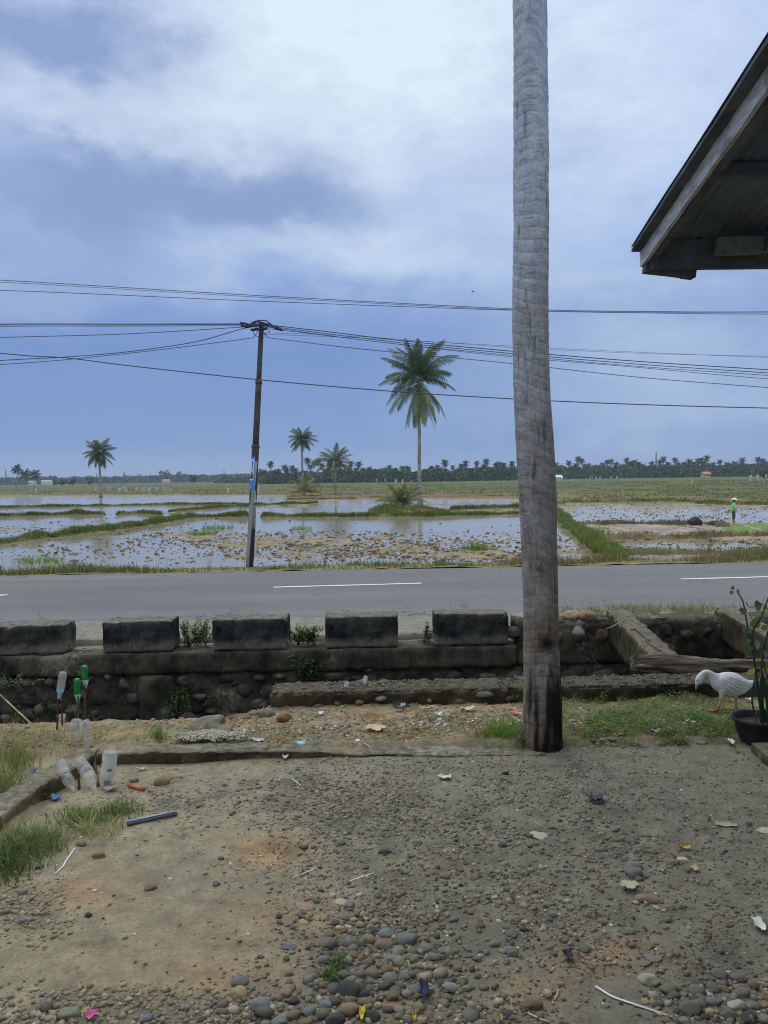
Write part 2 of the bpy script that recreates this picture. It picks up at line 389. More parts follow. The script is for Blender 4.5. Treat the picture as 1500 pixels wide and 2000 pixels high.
brt = total([(470, 110, 260, 190, .8), (330, 200, 240, 110, .4), (720, 20, 260, 200, .7), (1150, 120, 200, 190, .45), (700, 330, 330, 90, .28), (560, 520, 260, 50, .38),
             (780, 480, 240, 70, .28), (120, 240, 360, 60, .55), (330, 270, 220, 55, .35), (60, 440, 160, 26, .3), (1240, 380, 160, 120, .2), (900, 130, 260, 110, .3), (60, 520, 240, 40, .2), (1300, 800, 400, 60, .3), (1300, 690, 330, 60, .4), (1250, 560, 300, 60, .3), (860, 470, 260, 90, .2)])
drk = total([(20, 30, 190, 110, .75), (180, 105, 190, 80, .65), (330, 385, 380, 85, .72), (580, 310, 120, 100, .6), (60, 330, 160, 50, .35), (520, 440, 220, 50, .5), (230, 520, 260, 40, .3), (60, 420, 240, 60, .4), (1010, 260, 180, 80, .26), (850, 560, 300, 26, .16),
             (200, 620, 420, 40, .16), (300, 780, 600, 70, .25), (1200, 600, 320, 40, .14), (950, 700, 300, 40, .16)])
nz = mth(t, 'MULTIPLY_ADD', fine, 1.9, -.95); nz2 = mth(t, 'MULTIPLY_ADD', fine2, .5, -.25)
amp = ramp(t, mth(t, 'MULTIPLY', el, e0), [(0, g(.12)), (.12, g(.3)), (.25, g(1)), (1, g(1))])
lowel = ramp(t, mth(t, 'MULTIPLY', el, e0), [(.46, g(1)), (.6, g(0))]); brt = mth(t, 'MULTIPLY', mth(t, 'ADD', brt, mth(t, 'MULTIPLY', mth(t, 'MULTIPLY', mth(t, 'ADD', nz, nz2), .55), amp), clamp=True), lowel)
drk = mth(t, 'ADD', drk, mth(t, 'MULTIPLY', mth(t, 'SUBTRACT', nz2, nz), mth(t, 'MULTIPLY', amp, .36)), clamp=True); drk = mth(t, 'MULTIPLY', drk, lowel)
c = mixc(t, mth(t, 'MULTIPLY', brt, .95), base, lc(226, 242, 255))
c = mixc(t, mth(t, 'MULTIPLY', drk, .95), c, lc(138, 160, 207))
sky = N(t, 'ShaderNodeTexSky', sky_type='NISHITA'); sky.sun_disc = False
sky.sun_elevation = R(SUN_EL); sky.sun_rotation = R(SUN_AZ)
K = 10.0
cm = N(t, 'ShaderNodeVectorMath', operation='SCALE'); L(t, c, cm.inputs[0]); cm.inputs['Scale'].default_value = K
fin = mixc(t, .97, sky.outputs[0], cm.outputs[0])
bg = N(t, 'ShaderNodeBackground'); L(t, fin, bg.inputs[0]); bg.inputs[1].default_value = .1
wo = N(t, 'ShaderNodeOutputWorld'); L(t, bg.outputs[0], wo.inputs[0])
w.cycles.sampling_method = 'MANUAL'; w.cycles.sample_map_resolution = 512
sl = bpy.data.lights.new('sun', 'SUN'); sl.energy = .6; sl.angle = R(25); sl.color = (1, .97, .93)
so = bpy.data.objects.new('sun', sl); COL.objects.link(so)
sd = Vector((math.sin(R(SUN_AZ))*math.cos(R(SUN_EL)), math.cos(R(SUN_AZ))*math.cos(R(SUN_EL)), math.sin(R(SUN_EL))))
so.rotation_euler = sd.to_track_quat('Z', 'Y').to_euler(); so.location = (0, 0, 30)
# haze: one closed box of even thin air round everything
hm = bpy.data.materials.new('haze'); t = nt(hm)
pv = N(t, 'ShaderNodeVolumePrincipled'); pv.inputs['Density'].default_value = .00024; pv.inputs['Color'].default_value = (.86, .92, 1, 1)
ho = N(t, 'ShaderNodeOutputMaterial'); L(t, pv.outputs[0], ho.inputs['Volume'])
hb = MB(); hb.box((-3200, -60, -3.2), (3200, 3600, 45)); hz = hb.build('haze', hm, smooth=False, col=False)
tag(hz, 'thin pale blue haze over the paddy fields', 'haze', kind='stuff')
# ------------------------------------------------------------------ the big ground sheet
gm = mk('far_ground', A(80, 96, 62), A(112, 122, 84), .02, .95, .4, .6, spec=.05, c3=A(118, 106, 84), s3=.012, t3=(.5, .6))
V = [(-3000, -50, -1.78), (3000, -50, -1.78), (3000, 3500, -1.78), (-3000, 3500, -1.78)]
tag(np_mesh('ground', V, [(0, 1, 2, 3)], gm), kind='structure')
# ------------------------------------------------------------------ yard with bank
def kerb_y(X): return 4.47+T*X*.6
C0 = P(176, 1480); C1 = P(0, 1592)
def left_of_kerb(X, Y):        # signed distance outside the slanting kerb run at the left
    dx, dy = C1.x-C0.x, C1.y-C0.y; l = math.hypot(dx, dy)
    return ((X-C0.x)*dy-(Y-C0.y)*dx)/l
def outside(X, Y):
    s = np.where(X < C0.x, np.maximum(Y-kerb_y(X), -left_of_kerb(X, Y)), Y-kerb_y(X))
    return s
def edge_y(X): return 5.26+T*X+.5*sstep(-1.25, -.75, X)+.05*(fbm(X*2.3, X*0+3.1, 3, 5)-.5)
def yard_z(X, Y):
    o = outside(X, Y)
    z = .022*(fbm(X*1.3, Y*1.3, 3, 1)-.5)+.014*(fbm(X*6, Y*6, 4, 2)-.5)+.007*(fbm(X*28, Y*28, 3, 3)-.5)
    bz = .03-.11*sstep(.25, 1.1, o)+.05*(fbm(X*2.4, Y*3, 4, 9)-.5)+.03*(fbm(X*9, Y*9, 3, 10)-.5)
    z = np.where(o > 0, np.maximum(z*0.6, 0)+bz, z)
    e = edge_y(X)
    d = sstep(0, .16, Y-e)
    dent = gau(X, Y, *[v for v in P(525, 1675).xy], .16, .12)
    z = z-.03*dent+.022*gau(X, Y, *[v for v in P(525, 1662).xy], .24, .2)
    return z*(1-d)+(-1.34)*d
def cob_mask(px, py):          # how cobbly the yard is, by place
    m = 1.0*gau(px, py, 735, 1960, 250, 105)+.9*gau(px, py, 1400, 1970, 150, 75)+.8*gau(px, py, 800, 1840, 150, 60)
    m += .5*gau(px, py, 200, 2010, 300, 62)+.35*gau(px, py, 1050, 2000, 120, 50)
    return np.clip(m, 0, 1)
def grav_mask(px, py):
    m = .75*gau(px, py, 900, 1720, 330, 150)+.6*gau(px, py, 1150, 1630, 230, 60)+.9*gau(px, py, 60, 1775, 85, 65)+.85*gau(px, py, 250, 1985, 420, 50)
    m += .5*gau(px, py, 1330, 1850, 200, 80)+.35*gau(px, py, 430, 1570, 260, 60)+.3*gau(px, py, 700, 1545, 400, 60)+1.0*cob_mask(px, py)
    return np.clip(m, 0, 1)
def yard_col(X, Y):
    px, py = proj(X, Y, X*0)
    o = outside(X, Y)
    n = fbm(X*1.7, Y*1.7, 5, 21); n2 = fbm(X*7, Y*7, 4, 22); n3 = fbm(X*40, Y*40, 3, 23)
    def c(r, gg, b): return np.array(A(r, gg, b))
    sand = c(145, 138, 122); sand2 = c(128, 122, 109); grey = c(113, 111, 104); red = c(160, 128, 100); dark = c(88, 84, 75)
    k = lambda m: m[..., None]
    col = sand*k(1-n)+sand2*k(n)
    gm_ = grav_mask(px, py)
    right = sstep(250, 1000, px+ (n-.5)*500)
    col = col*k(1-.75*right)+grey*k(.75*right)
    gf = sstep(.35, .65, gm_*.8+(n2-.5)*.9)
    col = col*k(1-.75*gf)+grey*.86*k(.75*gf)
    rd = .75*gau(px, py, 520, 1660, 70, 32)+.6*gau(px, py, 165, 1742, 90, 34)+.35*gau(px, py, 560, 1790, 130, 40)+.5*gau(px, py, 1180, 1860, 90, 34)+.4*gau(px, py, 420, 1910, 200, 50)+.6*gau(px, py, 760, 1960, 50, 30)+.35*gau(px, py, 1030, 1930, 90, 40)
    rd = np.clip(rd*(.5+n2), 0, .8)
    col = col*k(1-rd)+red*k(rd)
    dk = sstep(.56, .78, n3*.55+n2*.45)*.55
    col = col*k(1-dk)+dark*k(dk)
    # outside the kerb: orange earth, dry grass thatch, litter-grey near the palm
    orange = c(146, 126, 106); thatch = c(126, 122, 98); gdark = c(84, 88, 60)
    oc = orange*k(1-sstep(.35, .6, n2))+thatch*k(sstep(.35, .6, n2))
    gr = np.clip(1.0*gau(px, py, 1260, 1400, 170, 50)+.5*gau(px, py, 960, 1440, 80, 20)+.5*gau(px, py, 60, 1500, 120, 70), 0, 1)
    oc = oc*k(1-gr)+gdark*k(gr)
    gl = np.clip(.7*gau(px, py, 760, 1430, 330, 36), 0, 1)*sstep(.3, .6, n2)
    oc = oc*k(1-gl)+c(118, 108, 92)*k(gl)
    of = sstep(-.01, .02, o); col = col*k(1-of)+oc*k(of)
    orr = sstep(-.12, .0, Y-edge_y(X))*sstep(520, 380, px)*.8; col = col*k(1-orr)+c(156, 124, 98)*k(orr)
    spk = (sstep(.5, .72, fbm(X*55, Y*55, 2, 27))*.4*of); col = col*k(1-spk)+c(84, 78, 68)*k(spk)
    df = sstep(-.02, .12, Y-edge_y(X)); col = col*k(1-df)+c(62, 54, 42)*k(df)
    return col
def axis(segs):
    out = []
    for a, b, s in segs: out += list(np.arange(a, b, s))
    return np.array(out+[segs[-1][1]])
xs = axis([(-40, -8, 4), (-8, -3.4, .25), (-3.4, 3.4, .0225), (3.4, 8, .25), (8, 40, 4)]); ys = axis([(-14, -2, 1), (-2, 1.2, .2), (1.2, 6.0, .0225)])
X, Y = np.meshgrid(xs, ys)
def grid_faces(nx, ny):
    i = np.arange((nx-1)*(ny-1)); r = i//(nx-1); q = i % (nx-1); a = r*nx+q
    return np.stack([a, a+1, a+nx+1, a+nx], 1)
Z = yard_z(X, Y)
yard = np_mesh('yard_ground', np.stack([X, Y, Z], -1), grid_faces(len(xs), len(ys)), M['dirt'], col=yard_col(X, Y).reshape(-1, 3), smooth=True)
tag(yard, kind='structure')
def yz(x, y): return float(yard_z(np.array([x]), np.array([y]))[0])
def G(px, py):                 # point of the yard surface under a picture position
    z = 0.0
    for _ in range(4):
        p = P(px, py, z); z = yz(p.x, p.y)
    return Vector((p.x, p.y, z))
def Gv(px, py):
    px, py = np.asarray(px, float), np.asarray(py, float)
    d = np.stack([(px-750)/F, (1000-py)/F, -np.ones_like(px)], -1) @ CMn.T; z = np.zeros_like(px)
    for _ in range(4):
        k_ = (z-CAMZ)/d[:, 2]; x, y = d[:, 0]*k_, d[:, 1]*k_; z = yard_z(x, y)
    return np.stack([x, y, z], -1)
# ditch floor, dark damp silt
xs = np.linspace(-40, 40, 320); ys = np.linspace(5.0, 9.2, 30); X, Y = np.meshgrid(xs, ys); Y = Y+T*X
Z = -1.32+.1*(fbm(X*1.5, Y*1.5, 4, 31)-.5)
dc = np.array(A(44, 42, 34))*(.7+.6*fbm(X*3, Y*3, 4, 32))[..., None]
tag(np_mesh('ditch_floor', np.stack([X, Y, Z], -1), grid_faces(320, 30), M['dirt'], col=dc.reshape(-1, 3), smooth=True), kind='structure')
# ------------------------------------------------------------------ shoulder, road, verge
def strip(name, ylo, yhi, nx, ny, zf, mat, xl=-90, xr=90, colf=None, wob=None, smooth=True):
    xs = np.linspace(xl, xr, nx); u = np.linspace(0, 1, ny); X, U = np.meshgrid(xs, u)
    Y = ylo+(yhi-ylo)*U
    if wob is not None: Y = Y+wob(X, U)
    Z = zf(X, Y); Yw = Y+T*X
    if wob is not None: Z[0] -= .09; Z[-1] -= .09
    col = None if colf is None else colf(X, Y).reshape(-1, 3)
    return np_mesh(name, np.stack([X, Yw, Z], -1), grid_faces(nx, ny), mat, col=col, smooth=smooth)
def sh_z(X, Y): return -.33-.17*sstep(8.9, 11.3, Y)+.03*(fbm(X*2, Y*2, 4, 41)-.5)+.006*(fbm(X*16, Y*16, 2, 42)-.5)
tag(strip('shoulder', 8.85, 11.62, 1800, 40, sh_z, M['shoulder'], -40, 40), kind='structure')
ROAD0, ROAD1 = 11.42, 17.55
def rd_z(X, Y): return -.485+.05*(1-((Y-14.5)/3.2)**2)+.006*(fbm(X*.5, Y*.9, 3, 43)-.5)
road = strip('road', ROAD0, ROAD1, 1200, 30, rd_z, M['asphalt'], wob=lambda X, U: np.where(U < .01, 1, 0)*(.22*(fbm(X*.9, X*0, 4, 44)-.5))+np.where(U > .99, 1, 0)*(.22*(fbm(X*.9, X*0+5, 4, 45)-.5)))
tag(road, kind='structure')
def on_road(px, py):
    z = -.44
    for _ in range(3):
        p = P(px, py, z); z = float(rd_z(np.array([p.x]), np.array([p.y-T*p.x]))[0])+.004
    return Vector((p.x, p.y, z))
def dash(p0, p1, wd=.115):
    n = 30; vs = []; d = (p1-p0).normalized(); s = Vector((-d.y, d.x, 0))
    for i in range(n):
        for k in range(2):
            p = p0.lerp(p1, i/(n-1))+s*((k-.5)*wd+random.uniform(-.008, .008))
            z = float(rd_z(np.array([p.x]), np.array([p.y-T*p.x]))[0])+.006; vs.append((p.x, p.y, z))
    return np_mesh('lane_marking', vs, [(2*i, 2*i+2, 2*i+3, 2*i+1) for i in range(n-1)], M['paint'], parent=road)
d0, d1 = on_road(534, 1147), on_road(824, 1139)
e0_, e1_ = on_road(1330, 1131), on_road(1640, 1123)
dash(d0, d1); dash(e0_, e1_)
f1 = on_road(14, 1162); dash(f1-(d1-d0), f1)
def vg_z(X, Y):
    return -.47-.05*sstep(17.4, 18.2, Y)-1.3*sstep(18.7, 20.9, Y)+.10*(fbm(X*1.3, Y*1.3, 4, 46)-.5)
def vg_c(X, Y):
    n = fbm(X*.8, Y*1.5, 4, 47)[..., None]; n2 = fbm(X*4, Y*4, 4, 48)[..., None]
    c = np.array(A(104, 106, 72))*(1-n)+np.array(A(124, 112, 88))*n
    return c*(.75+.5*n2)
tag(strip('verge', 17.35, 21.2, 1200, 26, vg_z, M['dirt'], -60, 60, vg_c), kind='structure')
# ------------------------------------------------------------------ concrete parapet blocks
def rough_box(name, x0, x1, y0, y1, z0, z1, mat, amp=.012, res=.04, bev=.02, parent=None, base=None, sd=0, taper=0.0, rot=True, fq=7.0):
    """a box with worn arrises: every face a fine grid, pushed about by noise"""
    nx = max(2, int((x1-x0)/res)); ny = max(2, int((y1-y0)/res)); nz = max(2, int((z1-z0)/res))
    vs = {}; fs = []; vl = []
    def vid(i, j, k):
        if (i, j, k) not in vs:
            x = x0+(x1-x0)*i/nx; y = y0+(y1-y0)*j/ny; z = z0+(z1-z0)*k/nz
            ex = min(i, nx-i) == 0; ey = min(j, ny-j) == 0; ez = min(k, nz-k) == 0
            cnt = ex+ey+ez
            p = Vector((x, y, z)); cn = Vector(((x0+x1)/2, (y0+y1)/2, (z0+z1)/2)); d = p-cn
            if cnt >= 2:
                chip = bev*(.6+1.6*max(0, mnoise.noise(p*(fq-1)+Vector((sd, 0, 0)))))
                if ex: p.x -= math.copysign(chip, d.x)*.7
                if ey: p.y -= math.copysign(chip, d.y)*.7
                if ez: p.z -= math.copysign(chip, d.z)*.7
            nn = mnoise.fractal(p*fq+Vector((sd*3.7, sd, 0)), 1, 2, 4)
            nr = Vector((math.copysign(1, d.x) if ex else 0, math.copysign(1, d.y) if ey else 0, math.copysign(1, d.z) if ez else 0))
            p += nr*nn*amp
            if rot: p.y += T*p.x
            vs[(i, j, k)] = len(vl); vl.append(p)
        return vs[(i, j, k)]
    for i in range(nx):
        for k in range(nz):
            fs.append((vid(i,0,k), vid(i+1,0,k), vid(i+1,0,k+1), vid(i,0,k+1))); fs.append((vid(i,ny,k), vid(i,ny,k+1), vid(i+1,ny,k+1), vid(i+1,ny,k)))
        for j in range(ny):
            fs.append((vid(i,j,0), vid(i,j+1,0), vid(i+1,j+1,0), vid(i+1,j,0))); fs.append((vid(i,j,nz), vid(i+1,j,nz), vid(i+1,j+1,nz), vid(i,j+1,nz)))
    for j in range(ny):
        for k in range(nz):
            fs.append((vid(0,j,k), vid(0,j,k+1), vid(0,j+1,k+1), vid(0,j+1,k))); fs.append((vid(nx,j,k), vid(nx,j+1,k), vid(nx,j+1,k+1), vid(nx,j,k+1)))
    return np_mesh(name, [tuple(v) for v in vl], fs, mat, parent=parent, base=base, smooth=True)
WY = 8.62
def wx(px, z=-.15):   # x of a picture column on the wall face
    x = 0
    for _ in range(3): x = Q(px, 1240, WY+T*x).x
    return x
blocks = [(-60, 126, 'wide black stained concrete block at the far left, cut by the picture edge'),
          (199, 337, 'concrete block streaked with pale drips, between two gaps at the left'),
          (413, 561, 'dark concrete block right of the green weeds in the left gap'),
          (634, 777, 'plain black concrete block in the middle of the row, right of the leafy gap'),
          (847, 994, 'dark concrete block nearest the big palm trunk')]
for k, (a, b, lab) in enumerate(blocks):
    x0, x1 = wx(a), wx(b)
    zt = .012+.006*k if k else -.005
    o = rough_box('concrete_block', x0, x1, WY, WY+.34, -.325, zt+.012, M['block'], sd=k*5, base=((x0+x1)/2, WY+T*(x0+x1)/2, -.32))
    o.rotation_euler = (R(random.uniform(-1.2, 1.2)), R(random.uniform(-.6, .6)), R(random.uniform(-1.5, 1.5))); tag(o, lab, 'concrete block', 'parapet blocks along the ditch wall')
# ------------------------------------------------------------------ the far ditch wall: ledge band, rubble masonry, embedded cobbles
def ell(c, rx, ry, rz, sd, rough=.12, sub=2):
    """vertices of a water-worn stone"""
    V = ICO[sub][0].copy(); 
    nn = np.array([mnoise.noise(Vector(p)*1.3+Vector((sd*7.1, sd*3.3, sd))) for p in V])
    V = V*(1+rough*2*nn)[:, None]
    return V*np.array([rx, ry, rz])+np.array(c)
import bmesh
ICO = {}
for s_ in (1, 2, 3, 4):
    bm = bmesh.new(); bmesh.ops.create_icosphere(bm, subdivisions=s_, radius=1)
    bm.verts.ensure_lookup_table()
    ICO[s_] = (np.array([v.co[:] for v in bm.verts]), np.array([[v.index for v in f.verts] for f in bm.faces])); bm.free()
class TriSoup:
    def __init__(s): s.V = []; s.F = []; s.C = []; s.n = 0
    def add(s, V, Fc, c):
        s.V.append(V); s.F.append(Fc+s.n); s.n += len(V)
        c = np.asarray(c, float)
        s.C.append(np.broadcast_to(c, (len(V), 3)) if c.ndim == 1 else c)
    def build(s, name, mat, **kw):
        return np_mesh(name, np.concatenate(s.V), np.concatenate(s.F), mat, col=np.concatenate(s.C), **kw)
def wall_face(name, x0, x1, z0, z1, y, mat, amp, res, parent, sd, lump=0.0):
    xs = np.arange(x0, x1+res, res); zs = np.arange(z0, z1+1e-6, res); zs[-1] = z1; X, Zz = np.meshgrid(xs, zs)
    d = amp*(fbm(X*2.2, Zz*2.2, 5, sd)-.5)*2+lump*(fbm(X*6, Zz*6, 3, sd+3)-.5)
    Y = y+T*X-d
    V = np.stack([X, Y, Zz], -1); return np_mesh(name, V, grid_faces(len(xs), len(zs)), mat, parent=parent, smooth=True)
ditch_wall = thing('retaining_wall', 'black mossy retaining wall of concrete and river cobbles on the far side of the ditch', 'wall', (0, WY, -1.34))
xr_strut = 2.6
rough_box('ledge', -14, 1.49, WY-.015, WY+.42, -.58, -.327, M['wall'], amp=.012, res=.05, parent=ditch_wall, sd=3, bev=.02)
rough_box('wall_top', 1.493, 14, WY+.02, WY+.42, -.58, -.06, M['wall'], amp=.03, res=.04, parent=ditch_wall, sd=6, bev=.04)
wall_face('rubble_face', -14, 14, -1.36, -.575, WY+.03, M['wall'], .035, .04, ditch_wall, 51, .05)
def on_wall(px, py):
    x = 0
    for _ in range(3):
        p = Q(px, py, WY+.02+T*x); x = p.x
    return p
ST = [((0, 1180), 2.885, [(140,437,80,45),(65,430,50,36),(278,440,50,50),(695,455,60,65),(555,530,100,95),(750,530,65,65),(410,605,85,60),(150,620,90,66),(35,645,60,60),(315,585,80,60),
      (1275,420,90,55),(1375,490,85,75),(1128,525,85,40),(1060,640,115,45),(1190,605,70,36),(1315,590,65,60),(1450,570,90,60),(1460,415,55,40),(610,410,44,40),(515,425,60,50),(215,600,50,60),(1035,430,75,60),(860,640,60,40),(30,415,40,20)]),
      ((480, 1180), 2.679, [(178,378,72,36),(75,385,50,34),(455,375,90,46),(630,343,64,26),(585,388,64,28),(130,460,85,58),(65,525,90,46),(1088,380,80,60),(1268,383,84,50),(1410,385,90,68)]),
      ((1000, 1140), 3.0, [(382,300,112,118),(440,260,40,60),(525,305,88,78),(350,540,115,66),(545,540,112,88),(35,540,75,64),(905,275,78,82),(1030,300,78,66),(1225,265,58,84),(1140,280,62,58),(1290,262,34,50),(280,310,44,66),(250,300,60,80),(10,290,90,66),(620,330,60,50)])]
pal = [(70, 68, 64), (84, 80, 74), (64, 64, 62), (92, 84, 74), (76, 74, 74), (58, 57, 54)]
soup = TriSoup(); k = 0
for (ox, oy), sc, lst in ST:
    for (x, y, ww, hh) in lst:
        k += 1; p = on_wall(ox+x/sc, oy+y/sc); s = p.y/1500/sc
        c = np.array(A(*pal[k % len(pal)]))*random.uniform(.8, 1.35)
        if (ox, x) == (1000, 382): c = np.array(A(72, 76, 84))
        if (ox, x) in ((1000, 525),): c = np.array(A(100, 82, 68))
        V = ell((p.x, p.y+.04, p.z), ww*s*.58, .075, hh*s*.58, k, .16, 3)
        cc = np.tile(c, (len(V), 1))
        if (ox, x) == (1000, 382): cc[V[:, 2] > p.z+.03] = A(150, 146, 138)
        soup.add(V, ICO[3][1], cc)
for q in range(260):          # more cobbles beyond what the list names, so the wall goes on past the picture
    x = random.choice([random.uniform(-13, -4.6), random.uniform(4.9, 13), random.uniform(-4.6, 4.8), random.uniform(-4.6, 4.8)])
    z = random.uniform(-1.3, -.66); s = random.uniform(.04, .1)
    soup.add(ell((x, WY+.065+T*x, z), s*1.3, .06, s, q+90, .16, 2), ICO[2][1], np.array(A(*random.choice(pal)))*random.uniform(.5, .95))
cob = soup.build('cobbles', M['rubble'], parent=ditch_wall, smooth=True); tag(cob, 'rounded river cobbles set in the dark mortar', kind='stuff')
# smooth plaster pier in the wall at the left
x0, x1 = wx(268), wx(340)
rough_box('pier', x0, x1, WY-.035, WY+.1, -1.34, -.583, M['wall'], amp=.02, res=.04, parent=ditch_wall, sd=12, bev=.03)
# loose stones lying on top of the wall at the right
for (px, py, sz, c, lab) in [(1117, 1212, .1, (140, 124, 100), 'tan flat stone lying on the wall top right of the palm trunk'), (1145, 1211, .105, (126, 102, 84), 'orange-brown stone lying on the wall top right of the tan one')]:
    p = Q(px, py, WY+.2); V = ell((p.x, p.y+.0, -.03), sz*1.15, sz, sz*.62, px, .14, 3)
    tag(np_mesh('stone', V, ICO[3][1], M['rubble'], col=np.tile(np.array(A(*c)), (len(V), 1)), smooth=True, base=(p.x, p.y, -.07)), lab, 'stone')
# back kerb behind the gaps
bk = rough_box('back_kerb', -14, 1.6, WY+.46, WY+.62, -.5, -.255, M['block'], amp=.012, res=.06, sd=21, base=(0, WY+.5, -.3))
tag(bk, 'low dark kerb seen through the gaps behind the concrete blocks', 'kerb')
# struts across the ditch
for k, (x0f, lab) in enumerate([(2.735, 'pale rough concrete beam spanning the ditch above the rotten log'), (4.02, 'concrete beam spanning the ditch behind the potted plant at the right edge')]):
    Lz = 2.5; b = rough_box('ditch_beam', -.132, .132, -Lz, 0, -.34, .012, M['strut'], amp=.016, res=.03, sd=31+k, bev=.02, rot=False)
    b.location = (x0f, WY+.28+T*x0f, -.0); b.rotation_euler = (0, 0, R(-7.2)); tag(b, lab, 'beam', 'beams across the ditch')
# ------------------------------------------------------------------ low cobble wall on the near bank
xl0 = -.86; xl1 = 8.0
lw_y0, lw_y1 = 5.62, 5.92
lw = thing('low_wall', 'low cobble and mortar wall along the near edge of the ditch', 'wall', (0, lw_y0, -.2))
rough_box('mortar_body', xl0, xl1, lw_y0, lw_y1, -1.33, .024, M['lowwall'], amp=.022, res=.022, sd=41, bev=.02, parent=lw, fq=15)
soup = TriSoup()
for i, (x, y, ww, hh, c) in enumerate([(382,527,52,30,(92,84,76)),(480,517,42,28,(82,80,76)),(594,510,46,30,(110,86,70)),(710,492,60,25,(100,96,90)),(675,552,46,40,(90,84,80)),(1250,475,98,32,(92,95,98)),(300,580,78,44,(84,78,72)),(450,578,92,40,(80,76,72)),
      (815,520,112,42,(54,56,58)),(1122,515,64,40,(84,74,64)),(220,545,62,44,(108,84,64)),(960,505,30,22,(110,96,80)),(330,545,42,30,(88,82,72)),(540,560,60,30,(84,80,70)),(1380,500,50,30,(80,76,70))]):
    p = Q(480+x/2.679, 1180+y/2.679, lw_y0+.01); s = p.y/1500/2.679
    V = ell((p.x, p.y+T*p.x+.015, p.z), ww*s*.55, .06, hh*s*.58, i+300, .1, 3); soup.add(V, ICO[3][1], np.array(A(*c))*1.1)
tag(soup.build('cobbles', M['rubble'], parent=lw, smooth=True), 'river cobbles set in the face of the low wall', kind='stuff')
# ------------------------------------------------------------------ kerb of brick and mortar round the yard
def polyline_kerb(pts, wd, ht, sd, seglen=.022):
    """swept worn kerb; ht may vary along it"""
    P_ = [Vector(p) for p in pts]; out = []; n = []
    for a, b, h0, h1 in zip(P_[:-1], P_[1:], ht[:-1], ht[1:]):
        m = max(2, int((b-a).length/seglen))
        for i in range(m): out.append((a.lerp(b, i/m), h0+(h1-h0)*i/m))
    out.append((P_[-1], ht[-1]))
    prof = [(-.5, -.35), (-.5, .35), (-.5, .75), (-.49, .97), (-.2, 1.0), (.2, 1.0), (.49, .97), (.5, .75), (.5, .35), (.5, -.35)]
    vs = []
    for i, (p, h) in enumerate(out):
        d = (out[min(i+1, len(out)-1)][0]-out[max(i-1, 0)][0]).normalized(); s = Vector((d.y, -d.x, 0))
        for (a, b) in prof:
            q = p+s*(a*wd)
            nn = mnoise.fractal(Vector((q.x*17+sd, q.y*17, b*5)), 1, 2, 4); n2_ = mnoise.noise(Vector((q.x*3.1+sd, q.y*3.1, 4)))
            st_ = .1*math.floor(3*mnoise.noise(Vector((q.x*2.3+sd*2, q.y*2.3, 9)))); vs.append(q+s*(nn*.008+n2_*.006)+Vector((0, 0, b*h*(1+.08*n2_+st_)+nn*.006)))
    m = len(prof); fs = [(i*m+k, i*m+k+1, (i+1)*m+k+1, (i+1)*m+k) for i in range(len(out)-1) for k in range(m-1)]
    return vs, fs
kz = lambda p: (p.x, p.y, 0)
vs, fs = polyline_kerb([kz(P(1062, 1466)), kz(P(900, 1468)), kz(P(690, 1470)), kz(P(520, 1473)), kz(P(330, 1482)), kz(P(178, 1484))], .15, [.0, .008, .02, .048, .064, .074], 3)
kb = thing('brick_kerb', 'broken brick and mortar kerb along the far edge of the yard', 'kerb', kz(P(500, 1480)))
np_mesh('kerb_run', [tuple(v) for v in vs], fs, M['kerb'], parent=kb, smooth=False)
vs, fs = polyline_kerb([kz(P(172, 1486)), kz(P(90, 1544)), kz(P(-20, 1622)), kz(P(-260, 1790))], .15, [.075, .085, .09, .09], 8)
kb2 = thing('brick_kerb', 'slanting brick kerb running to the left picture edge beside the dry grass', 'kerb', kz(P(60, 1570)))
np_mesh('kerb_run', [tuple(v) for v in vs], fs, M['kerb'], parent=kb2, smooth=False)
# bricks showing where the mortar has broken off, top of the kerb
for i, (px, py, rz, par, ln) in enumerate([]):
    p = P(px, py, .045); mb = MB(); mb.cc = A(*random.choice([(112, 88, 74), (100, 82, 72), (106, 86, 76)]))
    d = ln/2
    mb.box((-d, -.045, -.04), (d, .035, .0)); hgt = {kb: .068, kb2: .096}[par] if px < 500 else .042
    Mx = Matrix.Translation((p.x, p.y, hgt)) @ Matrix.Rotation(rz, 4, 'Z') @ Matrix.Rotation(random.uniform(-.03, .03), 4, 'X')
    mb.v = [Mx @ Vector(v) for v in mb.v]; mb.build('brick', M['rubble'], par, smooth=False)
# ------------------------------------------------------------------ paddies
WZ = -1.6
def hor(px): return 933-(px-750)*math.tan(ROLL)
def in_poly(x, y, poly):
    r = np.zeros(x.shape, bool); n = len(poly)
    for i in range(n):
        x1, y1 = poly[i]; x2, y2 = poly[(i+1) % n]
        if y1 == y2: continue
        c = ((y1 > y) != (y2 > y)) & (x < (x2-x1)*(y-y1)/(y2-y1)+x1); r ^= c
    return r
us = np.linspace(-.95, .95, 1500); ds = [19.6]
while ds[-1] < 160: ds.append(ds[-1]*1.0042)
while ds[-1] < 3300: ds.append(ds[-1]*1.012)
ds = np.array(ds); U, D = np.meshgrid(us, ds); X = U*D; Y = D
px, py = proj(X, Y, X*0+WZ)
pyl = py+(px-750)*math.tan(ROLL)*0
n1 = fbm(X*.5, Y*.35, 4, 61); n2 = fbm(X*1.7, Y*1.0, 4, 62); n3 = fbm(X*6, Y*3.2, 3, 63)
wob = (n1-.5)*9
pw = py+wob*np.clip((py-940)/80, 0, 1)
cov = np.full(X.shape, .30)                       # how much mud stands above the water
A_ = lambda cx, cy, rx, ry, a: a*gau(px, py, cx, cy, rx, ry)
def setm(mask, val): cov[mask] = val
bundx = 1085+(py-1005)*1.33
left = px < bundx
cov = np.where(left & (py > 1012), .22, cov)
